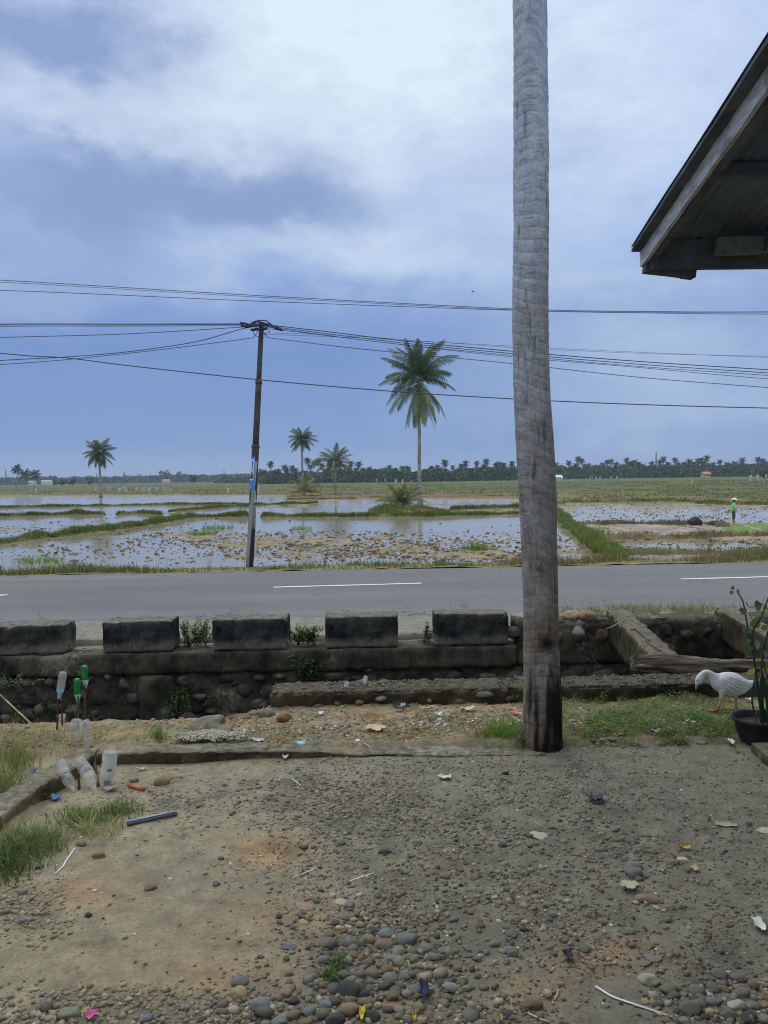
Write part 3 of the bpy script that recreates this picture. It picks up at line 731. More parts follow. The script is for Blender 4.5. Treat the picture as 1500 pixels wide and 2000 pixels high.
cov = cov+np.where(left & (py > 1008), A_(690, 1066, 210, 20, .27)+A_(880, 1084, 160, 15, .22)+A_(500, 1056, 140, 12, .22)+A_(330, 1046, 110, 10, .16)+A_(60, 1034, 120, 7, .22)+A_(570, 1086, 60, 10, .12)
      +A_(1000, 1062, 60, 20, .12)+A_(1090, 1068, 40, 26, .22)-A_(255, 1085, 110, 26, .16)-A_(860, 1026, 260, 9, .30)-A_(620, 1028, 140, 7, .26)-A_(60, 1062, 120, 8, .05)+A_(90, 1088, 130, 10, .10), 0)
cov = np.where(left & (py <= 1012), .22, cov)
cov = cov+np.where(left & (py <= 1012), A_(560, 1000, 60, 4, .12)+A_(900, 996, 120, 5, .25)+A_(430, 1000, 60, 6, .14)+A_(30, 1032, 90, 6, .3)-A_(100, 1020, 140, 5, .12)-A_(150, 999, 160, 3, .1), 0)
cov = np.where(left & (py < 991) & (px > 520), .42+.12*(n1-.5), cov)
cov = np.where(left & (py < 974) & (px > 560), 1.0, cov)
cov = np.where(left & (py < 986) & (px <= 560), .30, cov)
cov = np.where(left & (py < 977) & (px <= 560), .40+.9*(fbm(X*.02, Y*.22, 3, 64)-.5), cov)
cov = np.where(left & (py < 967), 1.2, cov)
rgt = ~left
cov = np.where(rgt & (py > 1050), .27, cov)
cov = np.where(rgt & (py > 1079), .46, cov)
cov = np.where(rgt & (py <= 1052) & (py > 1024), .72, cov)
cov = np.where(rgt & (py <= 1052) & (py > 1024), cov-A_(1300, 1041, 110, 4, .22), cov)
cov = np.where(rgt & (py <= 1026) & (py > 983), .36, cov)
cov = np.where(rgt & (py <= 1026) & (py > 983), cov+A_(1150, 992, 90, 8, .1)-A_(1160, 1013, 120, 8, .14)+A_(1400, 990, 200, 8, .14), cov)
cov = np.where(rgt & (py <= 984), 1.2, cov)
dry = cov > .95
relief = .42*n1+.33*n2+.25*n3
h = (relief-(1-cov)*.62-.20)*.34
h = np.clip(h, -.09, .10)+np.where(h > -.005, .028*(fbm(X*9, Y*5, 3, 66)-.3), 0)
h = np.where(dry, .13+.10*(n2-.5)+.08*(n3-.5), h)
# pale green nursery beds at the right
seed = in_poly(px, py, [(1400, 1026), (1440, 1025), (1492, 1041), (1425, 1045)]) | in_poly(px, py, [(1447, 1025), (1640, 1022), (1640, 1042), (1500, 1040)])
h = np.where(seed, .06+.03*n3, h)
def A3(r, gg, b): return np.array(A(r, gg, b))
k = lambda m: np.asarray(m)[..., None]
mud = A3(110, 98, 82)*k(1-n2)+A3(136, 124, 106)*k(n2)
mud = np.where(k(rgt & (py > 983)), A3(112, 104, 98)*k(1-n2)+A3(142, 132, 124)*k(n2), mud)
wet = sstep(.05, -.02, h)*.35
mud = mud*k(1-wet*.6)
far = np.clip((D-60)/500, 0, 1)
s1 = fbm(X*.035, Y*.11, 4, 71); s2 = fbm(X*.15, Y*.02, 4, 72); s3 = fbm(X*.5, Y*.12, 4, 73)
grn = A3(62, 74, 40)*k(1-s1)+A3(92, 96, 54)*k(s1)
brn = A3(92, 88, 58)*k(1-s2)+A3(108, 98, 72)*k(s2)
bf = np.where(left, sstep(960, 968, py+(s1-.5)*14), sstep(958, 972, py+(s1-.5)*16-(px-1250)*.045))
bf = np.maximum(bf, sstep(.55, .68, s1)*.6)
fieldc = grn*k(1-bf)+brn*k(bf)
redf = np.where(left & (px > 560), sstep(961, 966, py+(s1-.5)*6), 0)*.85
fieldc = fieldc*k(1-redf)+(A3(92, 72, 56)*k(1-n2)+A3(116, 94, 74)*k(n2))*k(redf)
# dark grassy bund lines across the far fields
yl = np.log(D)*9.0+.03*X/np.maximum(D, 1)*20+.35*(s3-.5)
ln = np.abs((yl % 1)-.5); lm = sstep(.42, .48, ln)*sstep(.3, .6, s3)*sstep(90, 140, D)
fieldc = fieldc*k(1-.55*lm)
fieldc = fieldc*k(.7+.6*n3)*k(.85+.3*s3)
colr = np.where(k(dry), fieldc, mud)
colr = np.where(k(seed), A3(92, 112, 58)*k(.85+.3*n3), colr)
h = np.where(dry, h+.25*lm, h)
fld = np_mesh('paddy_fields', np.stack([X, Y, WZ+h], -1), grid_faces(len(us), len(ds)), M['field'], col=colr.reshape(-1, 3), smooth=True)
tag(fld, kind='structure')
wt = np_mesh('paddy_water', [(-150, 18.8, WZ), (150, 18.8, WZ), (190, 175, WZ), (-190, 175, WZ)], [(0, 1, 2, 3)], M['water'])
tag(wt, kind='structure')
# clods of turned stubble standing out of the shallow water
base_clods = []
for i in range(10):
    V = ICO[1][0].copy(); nn = np.array([mnoise.noise(Vector(p)*1.6+Vector((i*5.1, 0, 3))) for p in V]); V = V*(1+.75*nn)[:, None]; base_clods.append(V)
def scatter(name, pts, size, cols, mat, bases, Fc, flat=(.3, .6), smooth=False, sink=.2, label=None, cat=None, kind='stuff'):
    n = len(pts); pts = np.asarray(pts); bi = rng.integers(0, len(bases), n); B = np.stack(bases)[bi]
    ang = rng.uniform(0, 2*np.pi, n); ca, sa = np.cos(ang), np.sin(ang)
    S = np.asarray(size)[:, None]*np.stack([rng.uniform(.7, 1.35, n), rng.uniform(.7, 1.2, n), rng.uniform(flat[0], flat[1], n)], 1)
    B = B*S[:, None, :]
    Xr = B[..., 0]*ca[:, None]-B[..., 1]*sa[:, None]; Yr = B[..., 0]*sa[:, None]+B[..., 1]*ca[:, None]
    V = np.stack([Xr, Yr, B[..., 2]], -1)+pts[:, None, :]; V[..., 2] += S[:, 2:3]*(1-2*sink)
    nv = B.shape[1]; Fa = (Fc[None]+(np.arange(n)*nv)[:, None, None]).reshape(-1, Fc.shape[1])
    col = np.repeat(np.asarray(cols), nv, 0)
    o = np_mesh(name, V.reshape(-1, 3), Fa, mat, col=col, smooth=smooth)
    if kind: o['kind'] = kind
    if label: o['label'] = label
    return o
pp = []; n = 90000
qx = rng.uniform(-60, 1560, n); qy = rng.uniform(985, 1108, n)
bx = 1085+(qy-1005)*1.33; lf = qx < bx
dens = .10+.75*gau(qx, qy, 690, 1068, 230, 26)+.6*gau(qx, qy, 880, 1086, 170, 18)+.5*gau(qx, qy, 480, 1056, 150, 16)+.4*gau(qx, qy, 330, 1046, 110, 14)+.16*gau(qx, qy, 90, 1085, 160, 20)+.4*gau(qx, qy, 60, 1034, 120, 9)+.2*gau(qx, qy, 1080, 1070, 60, 25)
dens = np.where((qy < 1038) & (qx > 500), dens*.25, dens)
dens = np.where(lf, dens, np.where(qy < 1052, .35, .16))
dens = dens*(.2+1.6*fbm(qx*.03, qy*.12, 3, 77)**1.5)
keep = rng.uniform(0, 1, n) < dens*np.clip((1112-qy)/40, .12, 1)*.46
qx, qy = qx[keep], qy[keep]
C = np.array([P(a, b, WZ) for a, b in zip(qx, qy)])
sz = rng.gamma(2.2, .016, len(C))+.015; sz = np.minimum(sz, .15)
mixv = rng.uniform(0, 1, (len(C), 1)); cc = np.array(A(84, 74, 60))*(1-mixv)+np.array(A(130, 116, 96))*mixv
cc[rng.uniform(0, 1, len(C)) < .08] = A(92, 104, 58)
scatter('mud_clods', C, sz, cc, M['field'], base_clods, ICO[1][1], (.15, .6), label='brown clods of turned stubble standing in the paddy water')
# ------------------------------------------------------------------ grass builder
def blades(pos, hgt, wid, cols, bend=.5, name='grass', mat=None, segs=3, lean=None, **kw):
    pos = np.asarray(pos); n = len(pos); hgt = np.asarray(hgt); wid = np.asarray(wid)
    a = rng.uniform(0, 2*np.pi, n); b = rng.uniform(.15, 1, n)*bend
    dx, dy = np.cos(a), np.sin(a); fa = rng.uniform(0, np.pi, n); wx_, wy_ = np.cos(fa), np.sin(fa)
    V = []; 
    for s in range(segs+1):
        u = s/segs; out = b*hgt*u*u; zz = hgt*(u-.35*b*u*u)
        cx = pos[:, 0]+dx*out; cy = pos[:, 1]+dy*out
        if lean is not None: cx = cx+lean[0]*hgt*u; cy = cy+lean[1]*hgt*u
        ww = wid*(1-u**1.5)*.5+.0004
        V.append(np.stack([cx-wx_*ww, cy-wy_*ww, pos[:, 2]+zz], -1)); V.append(np.stack([cx+wx_*ww, cy+wy_*ww, pos[:, 2]+zz], -1))
    V = np.stack(V, 1); nv = 2*(segs+1)
    Fq = np.array([[2*s, 2*s+1, 2*s+3, 2*s+2] for s in range(segs)])
    Fa = (Fq[None]+(np.arange(n)*nv)[:, None, None]).reshape(-1, 4)
    return np_mesh(name, V.reshape(-1, 3), Fa, mat or M['grass'], col=np.repeat(cols, nv, 0), smooth=True, **kw)
def gcol(n, a=(70, 92, 44), b=(118, 132, 72), dry=.1, dc=(150, 136, 92)):
    m = rng.uniform(0, 1, (n, 1)); c = np.array(A(*a))*(1-m)+np.array(A(*b))*m
    c[rng.uniform(0, 1, n) < dry] = A(*dc); return c
# bunds: low earth banks with grass on them, laid out on the flat field
def bund(pts, wd=.55, ht=.24, gh=.3, dens=150, ga=(66, 88, 40), gb=(112, 128, 64), dry=.08, earth=(92, 84, 56), gap=0.0, name='paddy_bund', grass=True):
    W = [Vector((p.x, p.y, 0)) for p in (P(a, b, WZ) for a, b in pts)]
    out = []
    for a, b in zip(W[:-1], W[1:]):
        m = max(2, int((b-a).length/.18))
        out += [a.lerp(b, i/m) for i in range(m)]
    out.append(W[-1]); prof = [(-.75, -.5), (-.5, .25), (-.28, .9), (0, 1), (.28, .9), (.5, .25), (.75, -.5)]
    vs = []; 
    for i, p in enumerate(out):
        d = (out[min(i+1, len(out)-1)]-out[max(i-1, 0)]).normalized(); s = Vector((d.y, -d.x, 0))
        hh = ht*(.75+.9*(mnoise.noise(Vector((p.x*.45, p.y*.45, 3)))+.1)); ww = wd*(1+.6*mnoise.noise(Vector((p.x*.7, p.y*.7, 8))))
        off = .25*mnoise.noise(Vector((p.x*.25, p.y*.25, 14)))
        if i in (0, len(out)-1): hh *= .2
        for a, b in prof:
            q = p+s*(a*ww+off); nn = mnoise.noise(q*2.5)*.05; vs.append((q.x, q.y, WZ+b*hh+nn))
    m = len(prof); fs = [(i*m+j, i*m+j+1, (i+1)*m+j+1, (i+1)*m+j) for i in range(len(out)-1) for j in range(m-1)]
    va = np.array(vs); cn = fbm(va[:, 0]*2, va[:, 1]*2, 3, 81)[:, None]
    o = np_mesh(name, va, fs, M['field'], col=np.array(A(*earth))*(.6+.8*cn), smooth=True); tag(o, kind='structure')
    if not grass: return
    n = int(len(out)*.18*dens); idx = rng.integers(0, len(out)-1, n); j = rng.integers(1, m-2, n); f = rng.uniform(0, 1, (n, 1)); f2 = rng.uniform(0, 1, (n, 1))
    v = va.reshape(len(out), m, 3); p0 = v[idx, j]*(1-f)+v[idx, j+1]*f; p1 = v[idx+1, j]*(1-f)+v[idx+1, j+1]*f; p = p0*(1-f2)+p1*f2
    cl = fbm(p[:, 0]*.6, p[:, 1]*.6, 3, 82); kp = rng.uniform(0, 1, n) < np.clip(cl*2-.25, .1, 1); p = p[kp]; cl = cl[kp]
    dist = p[:, 1]; hg = gh*(.4+1.1*cl)*rng.uniform(.5, 1.25, len(p)); wd_ = np.maximum(.012, dist*.00075)*rng.uniform(.7, 1.3, len(p))
    o = blades(p, hg, wd_, gcol(len(p), ga, gb, dry), .7, 'bund_grass'); tag(o, kind='stuff')
bund([(-120, 1078), (0, 1062), (60, 1054), (96, 1048)], dens=420)
bund([(108, 1049), (170, 1041), (230, 1033), (300, 1023), (357, 1014)], dens=420, ht=.24, gh=.32)
bund([(358, 1012), (410, 1010), (485, 1009)], dens=420, ht=.25, gh=.32)
bund([(-60, 1011), (60, 1008), (130, 1005), (205, 1005)], dens=280, ht=.22, gh=.28, gb=(104, 112, 66))
bund([(228, 1005), (270, 1003), (312, 1005)], dens=280, ht=.22, gh=.26)
bund([(-60, 993), (150, 989), (330, 986), (520, 985)], wd=.5, dens=200, ht=.2, gh=.22, ga=(74, 82, 48))
bund([(330, 1000), (420, 992), (500, 988), (620, 983)], wd=.5, dens=200, ht=.18, gh=.22, ga=(86, 92, 54))
bund([(510, 1010), (600, 1010), (720, 1009)], dens=380, ht=.22, gh=.26)
bund([(715, 1009), (850, 1009), (940, 1006), (1030, 1004), (1085, 1002)], dens=380, ht=.24, gh=.28)
bund([(880, 996), (960, 993), (1060, 992)], dens=260, ht=.25, gh=.3, wd=.7)
bund([(560, 976), (760, 973), (1000, 970), (1090, 968)], wd=.6, dens=100, ht=.18, gh=.18, ga=(96, 92, 58))
bund([(1082, 1003), (1110, 1026), (1145, 1052), (1175, 1075), (1205, 1097)], wd=.85, dens=900, ht=.26, gh=.34, ga=(74, 94, 46), gb=(118, 132, 74))
bund([(1125, 1026), (1200, 1025), (1300, 1024), (1395, 1025), (1420, 1032)], dens=140, ht=.26, gh=.2, ga=(84, 78, 56), gb=(110, 100, 74), earth=(84, 76, 64))
bund([(1178, 1053), (1260, 1052), (1330, 1053), (1430, 1050), (1600, 1049)], dens=170, ht=.26, gh=.24, ga=(90, 90, 56), gb=(124, 116, 78), earth=(104, 88, 68))
bund([(1205, 1085), (1300, 1083), (1420, 1083), (1600, 1081)], dens=140, ht=.22, gh=.2, ga=(84, 88, 52), earth=(92, 84, 62))
bund([(1085, 984), (1200, 982), (1310, 981), (1400, 985), (1600, 989)], wd=1.2, dens=160, ht=.26, gh=.3, ga=(80, 86, 50))
# green tufts in the water
for (px_, py_, nn_, rad, hh_) in [(395, 1045, 260, .7, .35), (425, 1033, 200, .8, .4), (590, 1034, 120, .5, .3), (930, 1074, 260, .5, .4), (1172, 1047, 150, .5, .7), (80, 1098, 220, .8, .3)]:
    c0 = P(px_, py_, WZ); a = rng.uniform(0, 6.28, nn_); r_ = rad*np.sqrt(rng.uniform(0, 1, nn_))
    p = np.stack([c0.x+r_*np.cos(a)*1.3, c0.y+r_*np.sin(a), np.full(nn_, WZ)], -1)
    o = blades(p, hh_*rng.uniform(.5, 1.2, nn_), np.full(nn_, .022), gcol(nn_, (74, 104, 46), (112, 140, 66)), .8, 'grass_tuft')
    tag(o, kind='stuff')
# verge grass along the far road edge
n = 60000; x = rng.uniform(-32, 32, n); yy = rng.uniform(17.45, 19.6, n)
den = fbm(x*.55, yy*.9, 4, 83); keep = rng.uniform(0, 1, n) < np.clip((den-.32)*3, .06, 1)*np.where(yy < 17.75, .45, 1); x, yy, den = x[keep], yy[keep], den[keep]
p = np.stack([x, yy+T*x, vg_z(x, yy)], -1)
tall = (x > 4.5) & (x < 9.5)
hg = (.05+.42*np.clip(den-.33, 0, 1))*rng.uniform(.4, 1.5, len(p))*np.where(tall, 1.4, 1)
cc = gcol(len(p), (66, 82, 46), (108, 116, 72), .16, (126, 110, 82)); bm_ = fbm(p[:, 0]*.3, p[:, 0]*0+3, 3, 85) > .56; cc[bm_] = cc[bm_]*.4+np.array(A(120, 104, 78))*.6
o = blades(p, hg, rng.uniform(.012, .026, len(p)), cc, .8, 'verge_grass'); tag(o, kind='stuff')
# tall seed-head stalks
n = 260; x = rng.uniform(-13, 14, n); yy = rng.uniform(17.6, 18.8, n); p = np.stack([x, yy+T*x, vg_z(x, yy)], -1)
o = blades(p, rng.uniform(.25, .6, n), np.full(n, .01), gcol(n, (110, 112, 74), (140, 132, 96)), .35, 'verge_stalks'); tag(o, kind='stuff')
n = 26000; px = rng.uniform(-60, 1560, n); py = hor(px)+14+44*rng.uniform(0, 1, n)**1.5; dn = fbm(px*.012, py*.28, 4, 86); kp = (dn > .46) & ((px > 1085) | (py < 966)) & ((px < 1085) | (py < 981)); px, py = px[kp], py[kp]
pts = np.array([P(a, b, WZ+.1) for a, b in zip(px, py)]); n = len(pts); hz_ = rng.uniform(.08, .26, n)
o = blades(pts, hz_, np.maximum(.08, pts[:, 1]*.0022)*rng.uniform(.6, 1.6, n), gcol(n, (70, 84, 46), (102, 106, 64), .25, (112, 102, 76)), .6, 'field_grass', segs=2); tag(o, kind='stuff')
# ------------------------------------------------------------------ palms
def frond(mb, org, L_, e0, droop, az, nl, ll, lw, c, roll=0.0, hang=.7, two=True, gap=.12, rr=.035, tipc=None):
    """feather leaf: arching midrib with drooping leaflets on both sides"""
    o = Vector(org); hd = Vector((math.cos(az), math.sin(az), 0)); sd = Vector((-math.sin(az), math.cos(az), 0))
    n = 14; pts = [o]; e = e0; ts = []
    for i in range(n):
        u = (i+.5)/n; e = e0-droop*u**1.35
        t_ = hd*math.cos(e)+Vector((0, 0, 1))*math.sin(e); ts.append(t_); pts.append(pts[-1]+t_*(L_/n))
    ts.append(ts[-1])
    mb.cc = tuple(x*1.15 for x in c)
    mb.tube(pts, [rr*(1-.85*i/n) for i in range(n+1)], 4, cap=False)
    for i in range(nl):
        u = gap+(1-gap)*(i+.5)/nl; f = u*n; a = min(n-1, int(f)); p = pts[a].lerp(pts[a+1], f-a); t_ = ts[a].lerp(ts[a+1], f-a).normalized()
        nz_ = sd.cross(t_); s_ = (sd*math.cos(roll)+nz_*math.sin(roll))
        le = ll*(.45+.55*math.sin(math.pi*min(1, (u*1.05)**.75)))*(1 if u < .9 else .75)*random.uniform(.8, 1.12)
        if random.random() < .05: continue
        for sg in ((-1, 1) if two else (random.choice((-1, 1)),)):
            d = (s_*sg*random.uniform(.75, .95)+t_*(.5+.5*u)+Vector((0, 0, random.uniform(-.25, .15)))).normalized()
            d2 = (d*.75+Vector((0, 0, -hang*random.uniform(.6, 1.3)))).normalized()
            m = random.uniform(.7, 1.25); mb.cc = tuple(x*m for x in c) if tipc is None else tuple((x*(1-u)+y*u)*m for x, y in zip(c, tipc))
            wv = t_*lw*.5
            q = p+d*(le*.45); r_ = q+d2*(le*.55)
            mb.add([p-wv, p+wv, q+wv*.9, q-wv*.9, r_], [(0, 1, 2, 3), (3, 2, 4)])
def trunk_mesh(mb, path, r0, r1, n=10, flare=1.6, rings=0.0):
    m = len(path); mb.tube(path, [r0*(1-i/(m-1))+r1*i/(m-1)+r0*(flare-1)*max(0, 1-i/(m-1)*12)+rings*((i % 2)*2-1) for i in range(m)], n)
M['farbark'] = mk('distant_palm_bark', A(112, 112, 112), A(150, 148, 144), 1.2, .95, .3, 8, spec=.1, c3=A(90, 84, 76), s3=.8)
# tall coconut palm on its islet
b0 = P(821, 991, WZ); b0.z = WZ+.35
top = Q(817, 748, b0.y)
pr = thing('coconut_palm', 'tallest coconut palm in the flooded field, on a grassy islet', 'palm tree', b0, 'coconut palms in the paddies')
mb = MB(); H = top.z-b0.z; px_path = [(821, 991), (820, 960), (819, 930), (819, 900), (819, 870), (819, 845), (818, 800), (817, 765), (817, 742)]
pts = []; Yb = b0.y
for a, b in px_path: pts.append(Q(a, b, Yb))
pts[0] = b0-Vector((0, 0, .5))
fine_ = [];
for a, b in zip(pts[:-1], pts[1:]): fine_ += [a.lerp(b, i/8) for i in range(8)]
fine_.append(pts[-1]); mb.cc = (1, 1, 1); trunk_mesh(mb, fine_, .21, .15, 12, 2.4, .006); mb.build('trunk', M['farbark'], pr)
cpt = top
spec = []   # (elevation deg, droop deg, azimuth deg, length)
def ring_of(n, el, dr, ln, off):
    for i in range(n): spec.append((el+random.uniform(-10, 10), dr+18+random.uniform(-16, 16), off+i*360/n+random.uniform(-20, 20), ln*random.uniform(.8, 1.08)))
ring_of(6, 84, 12, 4.2, 15); ring_of(8, 68, 36, 4.6, 40); ring_of(5, 30, 46, 4.3, 60); ring_of(6, 46, 44, 4.4, 0); ring_of(6, 16, 44, 4.1, 25); ring_of(6, -22, 36, 4.4, 5); ring_of(6, -50, 14, 4.7, 35)
ring_of(4, 58, 35, 4.8, 70); ring_of(3, -66, 2, 4.4, 10)
spec += [(18, 55, 178, 4.3), (14, 62, 5, 4.2), (-28, 40, 195, 4.6), (-32, 45, -15, 4.6), (62, 40, 150, 5.0), (50, 50, 20, 4.8)]
for (el_, dr_, az_, ln_) in spec:
    mb = MB(); low = el_ < -10
    c = A(*random.choice([(78, 98, 76), (88, 108, 76), (70, 90, 74)])) if not low else A(*random.choice([(92, 110, 78), (84, 102, 74), (106, 118, 84)]))
    frond(mb, cpt+Vector((0, 0, el_/85*.75+random.uniform(-.2, .2))), ln_, R(el_), R(dr_), R(az_), 64, 1.2, .06, c, roll=random.uniform(-.6, .6), hang=1.1, rr=.05)
    mb.build('frond', M['leaf'], pr, smooth=False)
for i in range(7):
    a = random.uniform(0, 6.28); p = cpt+Vector((math.cos(a)*.32, math.sin(a)*.32, -.35+random.uniform(-.15, .1)))
    np_mesh('coconut', ell(p, .13, .13, .16, i), ICO[2][1], M['plain'], parent=pr, col=np.tile(np.array(A(104, 110, 66)), (len(ICO[2][0]), 1)), smooth=True)
# other palms, crown as one mesh each
def palm(name, label, base_px, base_py, top_px, top_py, fl, nf, group, z0=.1, r0=.2, cols=((70, 88, 64), (92, 104, 74)), els=(80, -50), nl=30, lw=.11, trunkmat_=None, Yo=None, ll=1.0, sd=1):
    random.seed(sd)
    b = P(base_px, base_py, WZ) if Yo is None else Q(base_px, base_py, Yo)
    b.z = WZ+z0; tp = Q(top_px, top_py, b.y)
    o = thing(name, label, 'palm tree', b, group)
    mb = MB(); mid = b.lerp(tp, .5)+Vector(((random.uniform(-.02, .02))*(tp.z-b.z), 0, 0))
    path = [b.lerp(mid, i/5) for i in range(5)]+[mid.lerp(tp, i/5) for i in range(6)]; path[0] = b-Vector((0, 0, .4))
    trunk_mesh(mb, path, r0, r0*.65, 8, 1.8); mb.build('trunk', trunkmat_ or M['farbark'], o)
    mb = MB()
    for i in range(nf):
        u = (i+.5)/nf; el_ = els[0]*(1-u)+els[1]*u+random.uniform(-8, 8)
        m = random.random(); c = A(*[cols[0][q]*(1-m)+cols[1][q]*m for q in range(3)])
        frond(mb, tp, fl*random.uniform(.85, 1.08), R(el_), R((54 if el_ > -20 else 34)+random.uniform(-14, 14)), R(i*137.5+random.uniform(-22, 22)), int(nl*1.5), ll, lw*.6, c, roll=random.uniform(-.5, .5), rr=.04, hang=1.0)
    mb.build('crown', M['leaf'], o, smooth=False)
    return o
gp = 'coconut palms in the paddies'
palm('coconut_palm', 'slim tall coconut palm with a small crown, left of the broad low palm', 594, 969, 589, 858, 2.9, 26, gp, r0=.22, sd=3, ll=1.0, lw=.13)
palm('coconut_palm', 'short coconut palm with a broad yellow-green crown, right of the slim palm', 656, 967, 655, 905, 4.2, 26, gp, r0=.24, els=(85, -38), cols=((76, 92, 60), (104, 116, 74)), sd=4, ll=1.2, lw=.14)
palm('coconut_palm', 'lone coconut palm standing at the far left of the flooded fields', 197, 972, 193, 885, 3.5, 30, gp, r0=.26, els=(80, -60), sd=5, ll=1.4, lw=.16)
palm('young_palm', 'stemless young palm sprouting at the foot of the slim tall palm', 594, 971, 595, 962, 3.8, 14, 'young palms', els=(85, 15), cols=((108, 112, 72), (128, 124, 80)), r0=.2, sd=6, ll=1.0, lw=.14)
palm('young_palm', 'bushy young palm on the islet beside the tallest palm', 786, 996, 786, 988, 3.0, 20, 'young palms', z0=.35, els=(88, 20), cols=((84, 96, 56), (122, 122, 70)), r0=.12, sd=7, ll=.8, lw=.08)
gt = 'three small palms on the left horizon'
palm('coconut_palm', 'leftmost and tallest of the three small palms on the left horizon', 33, 951, 33, 917, 3.6, 20, gt, r0=.25, Yo=430, nl=16, lw=.35, ll=1.5, cols=((58, 72, 70), (70, 84, 76)), sd=8)
palm('coconut_palm', 'middle one of the three small palms on the left horizon', 49, 952, 48, 927, 4.2, 20, gt, r0=.25, Yo=430, nl=16, lw=.35, ll=1.5, cols=((58, 72, 70), (70, 84, 76)), sd=9)
palm('coconut_palm', 'rightmost of the three small palms on the left horizon', 68, 952, 68, 927, 4.2, 20, gt, r0=.25, Yo=430, nl=16, lw=.35, ll=1.5, cols=((58, 72, 70), (70, 84, 76)), sd=10)
random.seed(21)
# the islet
ic = P(800, 999, WZ); n = 60; xs_ = np.linspace(-4.2, 3.6, 70); ys_ = np.linspace(-7, 9, 50); Xi, Yi = np.meshgrid(xs_, ys_)
ri = np.sqrt((Xi/3.9)**2+(Yi/7)**2); Zi = WZ-.15+.5*np.clip(1-ri**2, 0, 1)+.16*(fbm(Xi*1.2, Yi*1.2, 4, 91)-.5)*np.clip(1.4-ri, 0, 1)
icol = np.array(A(104, 92, 66))*(.6+.8*fbm(Xi*1.5, Yi*1.5, 4, 92))[..., None]
o = np_mesh('islet', np.stack([Xi+ic.x, Yi+ic.y, Zi], -1), grid_faces(70, 50), M['field'], col=icol.reshape(-1, 3), smooth=True); tag(o, kind='structure')
n = 9000; a = rng.uniform(0, 6.28, n); r_ = np.sqrt(rng.uniform(0, 1, n)); x = 3.9*r_*np.cos(a); yy = 6.5*r_*np.sin(a)
z = WZ-.15+.5*(1-r_**2); cl = fbm(x*.8, yy*.6, 3, 93); lefty = sstep(-.3, -2.2, x)
kp = rng.uniform(0, 1, n) < np.clip(cl*1.6-.45+.6*lefty, .05, 1); x, yy, z, cl, lefty = x[kp], yy[kp], z[kp], cl[kp], lefty[kp]
o = blades(np.stack([x+ic.x, yy+ic.y, z], -1), (.12+.3*cl+.6*lefty*cl)*rng.uniform(.5, 1.2, len(x)), rng.uniform(.04, .08, len(x)), gcol(len(x), (64, 88, 46), (104, 116, 66), .12), .8, 'islet_grass'); tag(o, kind='stuff')
# ------------------------------------------------------------------ far woods: separate palms and broad-leaved trees, with a leafy understorey
HC = [((48, 70, 56), (70, 90, 66)), ((40, 60, 54), (58, 78, 64))]
def far_palm_proto(name, H, fl, sd, nf=20):
    random.seed(sd); o = thing(name, 'x', 'palm tree', (0, 0, 0)); mb = MB()
    bend = random.uniform(-.06, .06)*H
    trunk_mesh(mb, [(bend*(i/6)**2, 0, H*i/6) for i in range(7)], .2, .14, 5, 1.5); mb.build('trunk', M['farbark'], o, local=True)
    mb = MB(); tp = Vector((bend, 0, H))
    for i in range(nf):
        u = (i+.5)/nf; el_ = 80-135*u+random.uniform(-8, 8); m = random.random(); c = A(*[HC[0][0][q]*(1-m)+HC[0][1][q]*m for q in range(3)])
        frond(mb, tp, fl*random.uniform(.85, 1.1), R(el_), R(50), R(i*137.5), 9, 1.3, .5, c, roll=random.uniform(-.4, .4), rr=.06, hang=.9)
    mb.build('crown', M['farleaf'], o, smooth=False, local=True); return o
def leaf_cloud(centers, n, size, c1, c2, flat=1.0):
    V = []; Fc = []; Cc = []
    per = max(1, n//len(centers))
    k_ = 0
    for (cx, cy_, cz, r_) in centers:
        d = rng.normal(size=(per, 3)); d /= np.linalg.norm(d, axis=1)[:, None]; rr_ = r_*rng.uniform(.35, 1.05, (per, 1))**.6
        p = d*rr_*np.array([1, 1, .8*flat])+np.array([cx, cy_, cz])
        a = rng.normal(size=(per, 3)); a /= np.linalg.norm(a, axis=1)[:, None]; b = np.cross(a, rng.normal(size=(per, 3))); b /= np.linalg.norm(b, axis=1)[:, None]
        s = size*rng.uniform(.5, 1.3, (per, 1))
        quad = np.stack([p-a*s, p-b*s*.6, p+a*s, p+b*s*.6], 1); V.append(quad.reshape(-1, 3))
        m = np.clip(rng.normal(.5, .3, (per, 1))+rng.normal(0, .12), 0, 1); c = np.array(A(*c1))*(1-m)+np.array(A(*c2))*m; Cc.append(np.repeat(c, 4, 0))
    V = np.concatenate(V); Cc = np.concatenate(Cc); Fc = np.arange(len(V)).reshape(-1, 4); return V, Fc, Cc
def far_tree_proto(name, H, Wd, sd, c1=(44, 64, 50), c2=(70, 92, 62), n=420, size=.75):
    random.seed(sd); o = thing(name, 'x', 'tree', (0, 0, 0)); mb = MB()
    mb.tube([(0, 0, -.3), (.1, 0, H*.3), (.2, .1, H*.6)], [.35, .28, .15], 6)
    for i in range(4):
        a = i*1.6; mb.tube([(.1, 0, H*(.3+.06*i)), (math.cos(a)*Wd*.3, math.sin(a)*Wd*.3, H*(.55+.05*i))], [.15, .06], 5)
    mb.build('trunk', M['bark'], o, local=True)
    cs = []
    for i in range(9):
        a = random.uniform(0, 6.28); q = random.uniform(.1, .75)*Wd*.5; zz = random.uniform(.38, .88)*H
        cs.append((math.cos(a)*q, math.sin(a)*q, zz, random.uniform(.16, .3)*Wd*(1.1-.3*zz/H)))
    V, Fc, Cc = leaf_cloud(cs, n, size, c1, c2)
    np_mesh('crown', V, Fc, M['farleaf'], parent=o, col=Cc, local=True); return o
